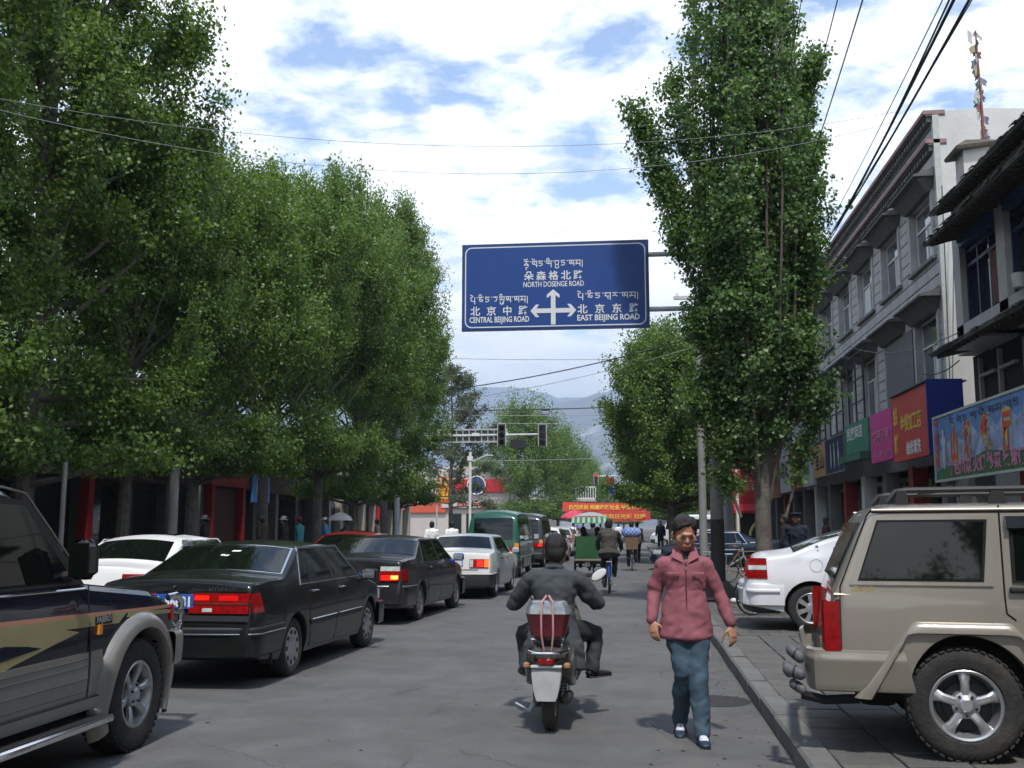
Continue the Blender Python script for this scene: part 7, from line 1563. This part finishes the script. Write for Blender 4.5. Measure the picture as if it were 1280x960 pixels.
b = MB(); b.tube([(0, 1.27, .24), (0, 1.12, .62), (0, 1.03, .93)], .03, 8); b.tube([(-.36, .90, .985), (-.20, 1.0, .975), (0, 1.03, .97), (.20, 1.0, .975), (.36, .90, .985)], .014, 8); b.build('handlebar', M_steel, sc)
for s_ in (1, -1):
    b = MB(); b.capsule([(s_*.25, .96, .982), (s_*.37, .895, .985)], .018, 8); b.build('grip', M_dark, sc)
    if s_ < 0: continue
    b = MB(); b.tube([(s_*.20, .99, .98), (s_*.27, 1.0, 1.07), (s_*.31, 1.0, 1.115)], .007, 6); o = b.build('mirror_stem', M_chrome, sc)
    b = MB(); b.T = Matrix.Translation((s_*.345, .995, 1.15)) @ Matrix.Rotation(s_*R(-35), 4, 'Y'); b.ell((0, 0, 0), (.085, .02, .045), 18, 8); b.build('mirror', M_dark, sc)
    b = MB(); b.T = Matrix.Translation((s_*.345, .972, 1.15)) @ Matrix.Rotation(s_*R(-35), 4, 'Y'); b.ell((0, 0, 0), (.076, .004, .038), 18, 8); b.build('mirror_glass', M_white, sc)
# tail: light, chrome loop, mudguard, plate, springs, stand, exhaust
b = MB(); b.tube([(-.14, .0, .63), (-.16, -.25, .625), (-.10, -.345, .62), (0, -.36, .62), (.10, -.345, .62), (.16, -.25, .625), (.14, 0, .63)], .013, 8); b.build('grab_rail', M_chrome, sc)
b = MB(); b.cbox((0, -.325, .555), (.13, .05, .05), .014); b.build('tail_light', M_redlens, sc)
b = MB(); b.cbox((0, -.30, .515), (.24, .06, .022), .006); b.build('tail_trim', M_steel, sc)
for s_ in (1, -1):
    b = MB(); b.cbox((s_*.155, -.27, .52), (.05, .05, .045), .012); b.build('indicator', mat('indicator_pale', (.35, .18, .10), .3), sc)
b = MB(); P = []
for z, w_, y in ((.50, .115, -.30), (.46, .118, -.315), (.38, .108, -.325), (.30, .09, -.335), (.265, .075, -.34)): P.append([(-w_, y+.02, z), (-w_*.95, y, z), (0, y-.008, z), (w_*.95, y, z), (w_, y+.02, z)])
b.grid(P); b.grid([[(x, y+.012, z) for x, y, z in r_] for r_ in P]); b.build('mudguard', mat('mudguard_grey', (.36, .37, .37), .5, 0, .1, 6, dirt=(.2, .18, .15)), sc, 50)
b = MB(); b.tube([(-.10, .02, .24), (-.16, -.02, .14), (-.27, -.05, .20)], .012, 6); b.tube([(-.12, .04, .24), (-.18, .05, .12)], .012, 6); b.build('kick_stand', M_steel, sc)
b = MB(); b.tube([(.13, .30, .22), (.14, .0, .25), (.145, -.14, .26), (.145, -.15, .26)], [.035, .042, .042, .02], 12); b.build('silencer', M_dark, sc)
b = MB(); b.cbox((-.09, .12, .24), (.09, .34, .15), .04); b.build('engine', mat('engine_metal', (.12, .11, .095), .6, .4), sc)
b = MB(); b.tube([(-.10, -.20, .63), (-.12, -.22, .71), (.12, -.22, .71), (.10, -.20, .63)], .009, 6); b.tube([(-.12, -.22, .71), (-.11, .0, .71)], .009, 6); b.tube([(.12, -.22, .71), (.11, .0, .71)], .009, 6); b.build('luggage_rack', M_chrome, sc)
bx_ = thing('top_box', 'dark red box with clear cover strapped on the scooter rack', 'box', (-.655, 8.25, .72)); b = MB(); b.loft([[(x*a, y*c_, z) for x, y in ((-1, -.7), (-.8, -1), (.8, -1), (1, -.7), (1, .7), (.8, 1), (-.8, 1), (-1, .7))] for a, c_, z in ((.11, .10, 0), (.13, .12, .02), (.165, .135, .17), (.17, .14, .185))]); b.build('box_body', mat('box_maroon', (.10, .008, .012), .35, 0, .2, 5, coat=.4), bx_)
b = MB(); b.loft([[(x*a, y*c_, z) for x, y in ((-1, -.7), (-.8, -1), (.8, -1), (1, -.7), (1, .7), (.8, 1), (-.8, 1), (-1, .7))] for a, c_, z in ((.172, .142, .187), (.165, .135, .23), (.14, .115, .275), (.12, .09, .285))]); b.build('lid', mat('film_grey', (.20, .22, .23), .18, .1, .5, 16, coat=1.), bx_)
for x in (-.045, .045):
    b = MB(); b.tube([(x*.6, -.12, -.10), (x, -.155, .03), (x*1.0, -.165, .17), (x*.9, -.14, .28), (x*.2, -.10, .325)], .0085, 6); b.build('strap', mat('strap_pink', (.50, .26, .26), .6), bx_)
Jr = dict(hip=(0, .36, .78), chest=(0, .40, 1.05), neck=(0, .455, 1.225), head=(.012, .50, 1.365), shR=(.175, .42, 1.155), shL=(-.175, .42, 1.155), elR=(.345, .56, .93), elL=(-.345, .54, .93), wrR=(.325, .80, .975), wrL=(-.325, .80, .975), hdR=(-.1, 1, .03), hdL=(.1, 1, .03), thR=(-1, 0, .1), thL=(1, 0, .1), curl=1.0,
    hpR=(.10, .42, .72), hpL=(-.10, .42, .72), knR=(.315, .82, .66), knL=(-.30, .82, .66), anR=(.305, .60, .41), anL=(-.27, .66, .41), ftR=(.8, .8, 0), ftL=(-.35, 1, 0), bulk=1.0, hs=1.16, yaw=-.12)
person('person', 'man in charcoal suit riding the motor scooter, seen from behind', (-.66, 8.42, 0), R(-1), Jr, M_suit, M_suitp, M_shoeb, hair='short', detail=True, seed=2, coatlen=.36, wide=.012)
rider = [o for o in C.objects if o.name == 'person.001'][0]
b = MB(); b.tube([(-.05, .40, 1.235), (0, .385, 1.24), (.05, .40, 1.235), (.06, .45, 1.22)], [.022]*4, 8); b.tube([(-.05, .40, 1.235), (-.06, .45, 1.22)], .022, 8); b.build('collar', M_suit, rider)
# cyclist ahead
bicycle('bicycle', 'blue bicycle ridden away from us by the man in the brown jacket', (-.55, 24.9, 0), 0, ('blue', (.02, .10, .38)))
person('person', 'man in brown-grey jacket cycling away on the blue bicycle', (-.55, 24.9, 0), 0, ride(bulk=1.08), mat('cloth_brown_grey', (.055, .05, .042), .9, 0, .1, 8), M_suitp, M_shoeb, hair='full', seed=4, vox=.014, coatlen=.12)
bicycle('bicycle', 'dark bicycle loaded with a basket and blue checked bundle', (-.02, 37.5, 0), 0, ('dark', (.02, .02, .02)))
person('person', 'cyclist in white shirt hidden behind the blue checked bundle', (-.02, 37.6, 0), 0, ride(), M_white, M_suitp, M_shoeb, hair='full', seed=6, vox=.02)
t_ = thing('bundle', 'blue checked bundle on top of a brown basket on the loaded bicycle', 'bundle', (-.02, 37.35, .75)); b = MB(); b.loft([[(x*.24*a, y*.2*a, z) for x, y in ((-1, -1), (1, -1), (1, 1), (-1, 1))] for a, z in ((.85, 0), (1.05, .42))]); b.build('basket', mat('wicker', (.20, .13, .08), .9, 0, .3, 30, bump=.8), t_)
def check():
    m = bpy.data.materials.new('blue_check'); m.use_nodes = True; t = m.node_tree; p = t.nodes['Principled BSDF']; co = N(t, 'ShaderNodeTexCoord'); c_ = N(t, 'ShaderNodeTexChecker', i_Scale=14.); c_.inputs[1].default_value = (.04, .10, .35, 1); c_.inputs[2].default_value = (.3, .38, .55, 1); lk(t, co, 'Object', c_, 0); lk(t, c_, 0, p, 'Base Color'); p.inputs['Roughness'].default_value = .8; return m
b = MB(); b.capsule([(-.16, 0, .58), (.16, 0, .58)], [.19, .19], 14); b.build('bundle_cloth', check(), t_)
# passenger tricycle
tr_ = thing('passenger_tricycle', 'green passenger tricycle with striped canopy, back to us', 'tricycle', (-1.28, 32.6, 0), 0)
M_tg = paint('trike_green', (.015, .085, .03), amt=.25); M_stripe = mat('valance_white', (.55, .58, .52), .8); M_str2 = mat('valance_green', (.03, .30, .14), .8)
for s_ in (1, -1):
    b = MB(); b.lathe([(.31+.022*math.cos(a), .022*math.sin(a)) for a in np.linspace(0, 2*PI, 9)[:-1]], 28, 'x', (s_*.50, .3, .33), closed=True); o = b.build('wheel', M_rubber, tr_); b = MB()
    for q in range(14): a = 2*PI*q/14; b.tube([(s_*.50, .3, .33), (s_*.50, .3+.30*math.cos(a), .33+.30*math.sin(a))], .004, 3)
    b.build('spokes', M_chrome, o)
spokewheel(tr_, 2.2, .33, M_chrome)
b = MB(); b.loft([[(x*w_, y, z) for x, y in ((-1, 0), (1, 0), (1, .75), (-1, .75))] for w_, z in ((.44, .58), (.47, .62), (.46, 1.22), (.43, 1.25))]); b.build('seat_box', M_tg, tr_); b = MB(); b.cbox((0, .35, .53), (1.0, 1.2, .07), .015); b.build('bed', mat('bed_wood', (.16, .14, .12), .8), tr_)
b = MB(); b.cbox((0, -.04, .46), (.9, .04, .10), .01); b.tube([(-.5, .3, .33), (.5, .3, .33)], .02, 6); b.tube([(0, .3, .33), (0, 1.5, .40), (0, 2.0, .80), (0, 2.2, .33)], .022, 6); b.build('chassis', M_dark, tr_); b = MB(); b.cbox((-.1, -.08, .40), (.16, .03, .14), .01); b.build('mud_flap', M_stripe, tr_)
for x, y in ((-.44, .05), (.44, .05), (-.44, .95), (.44, .95)):
    b = MB(); b.tube([(x, y, .6), (x, y, 1.86)], .012, 6); b.build('canopy_post', M_steel, tr_)
b = MB(); P = []
for i in range(9):
    y = -.12+i*.155; P.append([(x*.56, y, 1.84+.16*(1-(x)**2)*(1-((i-4)/4.6)**2)) for x in np.linspace(-1, 1, 13)])
b.grid(P); b.build('canopy', mat('canopy_grey', (.32, .35, .34), .7, 0, .1, 3), tr_, 50)
b = MB(); n = 44
per = [(-.56+1.12*k/14, -.12) for k in range(14)]+[(.56, -.12+1.24*k/14) for k in range(14)]+[(.56-1.12*k/14, 1.12) for k in range(14)]+[(-.56, 1.12-1.24*k/14) for k in range(14)]
for k in range(len(per)):
    x0, y0 = per[k]; x1, y1 = per[(k+1) % len(per)]; b.mi = k % 2; b.add([(x0, y0, 1.84), (x1, y1, 1.84), (x1*1.04, y1+(.02 if y1 > .5 else -.02), 1.66-.03*(k % 2)), (x0*1.04, y0+(.02 if y0 > .5 else -.02), 1.66)], [(0, 1, 2, 3)])
b.build('valance', [M_stripe, M_str2], tr_, 0)
for k, x in enumerate((-.24, .2)): person('person', ['passenger with dark hair on the left of the tricycle bench', 'passenger with dark hair on the right of the tricycle bench'][k], (-1.28+x, 32.85, .05), 0, ride(hip=(0, .1, .70), chest=(0, .08, 1.02), neck=(0, .10, 1.22), head=(0, .12, 1.36), shR=(.18, .1, 1.15), shL=(-.18, .1, 1.15), elR=(.24, .2, .92), elL=(-.24, .2, .92), wrR=(.12, .42, .82), wrL=(-.12, .42, .82), hpR=(.09, .1, .68), hpL=(-.09, .1, .68), knR=(.12, .5, .72), knL=(-.12, .5, .72), anR=(.12, .55, .3), anL=(-.12, .55, .3)), M_suitp, M_suitp, M_shoeb, hair='full', vox=.022, seed=k)
person('person', 'tricycle driver in dark clothes pedalling in front of the canopy', (-1.28, 34.2, 0), 0, ride(), M_suit, M_suitp, M_shoeb, hair='full', vox=.022)
t_ = thing('parasol', 'pink and red parasol open over the traffic beside the tricycle canopy', 'parasol', (-3.1, 57, 0)); b = MB(); b.tube([(0, 0, .2), (0, 0, 2.35)], .02, 6); b.build('pole', M_steel, t_)
b = MB(); rings = [[(r_*(1+.03*math.cos(8*a))*math.cos(a), r_*(1+.03*math.cos(8*a))*math.sin(a), z-(.04 if r_ > .6 else 0)*abs(math.sin(4*a))) for a in np.linspace(0, 2*PI, 33)[:-1]] for r_, z in ((.02, 2.42), (.25, 2.36), (.5, 2.24), (.72, 2.06), (.73, 1.98))]; b.loft(rings, cap=False); b.build('parasol_cloth', mat('parasol_pink', (.55, .06, .10), .7, 0, .4, 3), t_, 25)
# people
M_blueo = mat('cloth_sky', (.03, .22, .42), .85); M_yel = mat('cloth_mustard', (.40, .22, .03), .85); M_navyu = mat('cloth_navy', (.012, .018, .035), .85); M_hatw = mat('hat_white', (.65, .63, .60), .8)
person('person', 'person in mustard jacket and cap walking in the road', (.22, 46.5, 0), .2, stand(stride=.15, arm=.05), M_yel, M_suitp, M_shoeb, hat=('cap', M_yel), vox=.022)
person('person', 'man in dark navy uniform and peaked cap near the poplar', (3.62, 23.8, .13), PI*.9, stand(), M_navyu, M_navyu, M_shoeb, hat=('peaked', M_navyu), vox=.014, seed=3)
person('person', 'dark clothed person standing between the poplar and the uniformed man', (3.85, 27.0, .13), PI*.3, stand(), mat('cloth_black', (.015, .015, .018), .9), M_suitp, M_shoeb, hair='full', vox=.018)
person('person', 'person in dark clothes at the shop pillars under the pale signs', (6.6, 37.0, .13), -1.5, stand(stride=.1), mat('cloth_plum', (.06, .02, .025), .9), M_suitp, M_shoeb, hair='full', vox=.022)
person('person', 'person in pale blue top by the shops near the beige off-roader roof', (6.5, 30.0, .13), 1.2, stand(), mat('cloth_pale_blue', (.25, .33, .42), .9), M_suitp, M_shoeb, hair='full', vox=.022)
for x, y, rz, lab, tp, ht in ((-11.3, 31.2, 1.2, 'person in dark coat and brown hat under the left trees', mat('cloth_coat', (.05, .035, .025), .9), ('brim', mat('hat_brown', (.10, .07, .05), .8))), (-11.2, 33.0, 1.5, 'person with white sun hat under the left trees', mat('cloth_black', (.015, .015, .018), .9), ('brim', M_hatw)),
        (-11.4, 35.2, 1.4, 'person in turquoise jacket and red scarf beside a left tree trunk', mat('cloth_turq', (.05, .25, .26), .9), ('cap', mat('scarf_red', (.3, .02, .02), .8))), (-10.9, 36.6, 1.7, 'person in bright blue jacket with white cap behind the second black car', M_blueo, ('cap', M_hatw)),
        (-11.2, 45.5, 1.6, 'pedestrian in pale shirt below the red pillar on the left', mat('cloth_sand', (.35, .30, .24), .9), None), (-7.0, 36.4, .1, 'person in white shirt left of the white boxy saloon', M_white, None), (-6.5, 37.6, .3, 'second person in white shirt close to the first by the white saloon', M_white, None),
        (-2.2, 74, .2, 'distant dark pedestrian in the road by the junction', M_suit, None), (-1.0, 78, .1, 'distant pedestrian in white crossing at the junction', M_white, None), (1.6, 60, 3, 'distant pedestrian near the right kerb', M_navyu, None), (-12.4, 29.5, 1.6, 'dark figure half hidden between left tree trunks', M_suitp, ('brim', M_hatw))):
    person('person', lab, (x, y, .13 if x < -10 or x > 1.2 else 0), rz, stand(stride=.12, arm=.05), tp, M_suitp, M_shoeb, hair='full' if not ht else 'short', hat=ht, vox=.024)
person('person', 'person carrying a white umbrella on the left pavement', (-10.95, 39.6, .13), 1.5, stand(elR=(.26, .1, 1.2), wrR=(.2, .28, 1.28)), M_suit, M_suitp, M_shoeb, vox=.024)
t_ = thing('umbrella', 'white umbrella held over a pedestrian on the left pavement', 'umbrella', (-11.2, 39.55, 1.5)); b = MB(); b.tube([(0, 0, -.2), (0, 0, .62)], .008, 5); b.build('shaft', M_dark, t_); b = MB(); b.loft([[(r_*math.cos(a), r_*math.sin(a), z) for a in np.linspace(0, 2*PI, 17)[:-1]] for r_, z in ((.01, .60), (.2, .55), (.38, .43), (.48, .28))], cap=False); b.build('umbrella_cloth', M_hatw, t_, 25)
# parked bicycles
bicycle('bicycle', 'bicycle leaning behind the tail of the parked white saloon', (1.92, 17.6, .13), R(-62), ('black', (.015, .015, .015)), lean=.12)
bicycle('bicycle', 'bicycle with wicker coloured guard parked by the poplar, nearer one', (2.35, 27.2, .13), R(-80), ('tan', (.22, .14, .05)), lean=.1, group=None)
bicycle('bicycle', 'silver bicycle parked behind the tan one by the poplar', (2.1, 29.2, .13), R(-95), ('silver', (.35, .36, .37)), lean=-.1)
bicycle('bicycle', 'pale bicycle standing beside the concrete pole', (1.35, 31, .13), R(-70), ('pale', (.5, .5, .5)), lean=.1)
b = MB(); b.ell((0, 0, .05), (.07, .055, .05), 10, 6); b.ell((.06, .02, .04), (.05, .04, .03), 8, 6); o = b.build('litter_bag', M_white, None); o.location = (1.88, 20.3, .13); setp(o, 'small crumpled white bag at the foot of the sign post', 'litter')
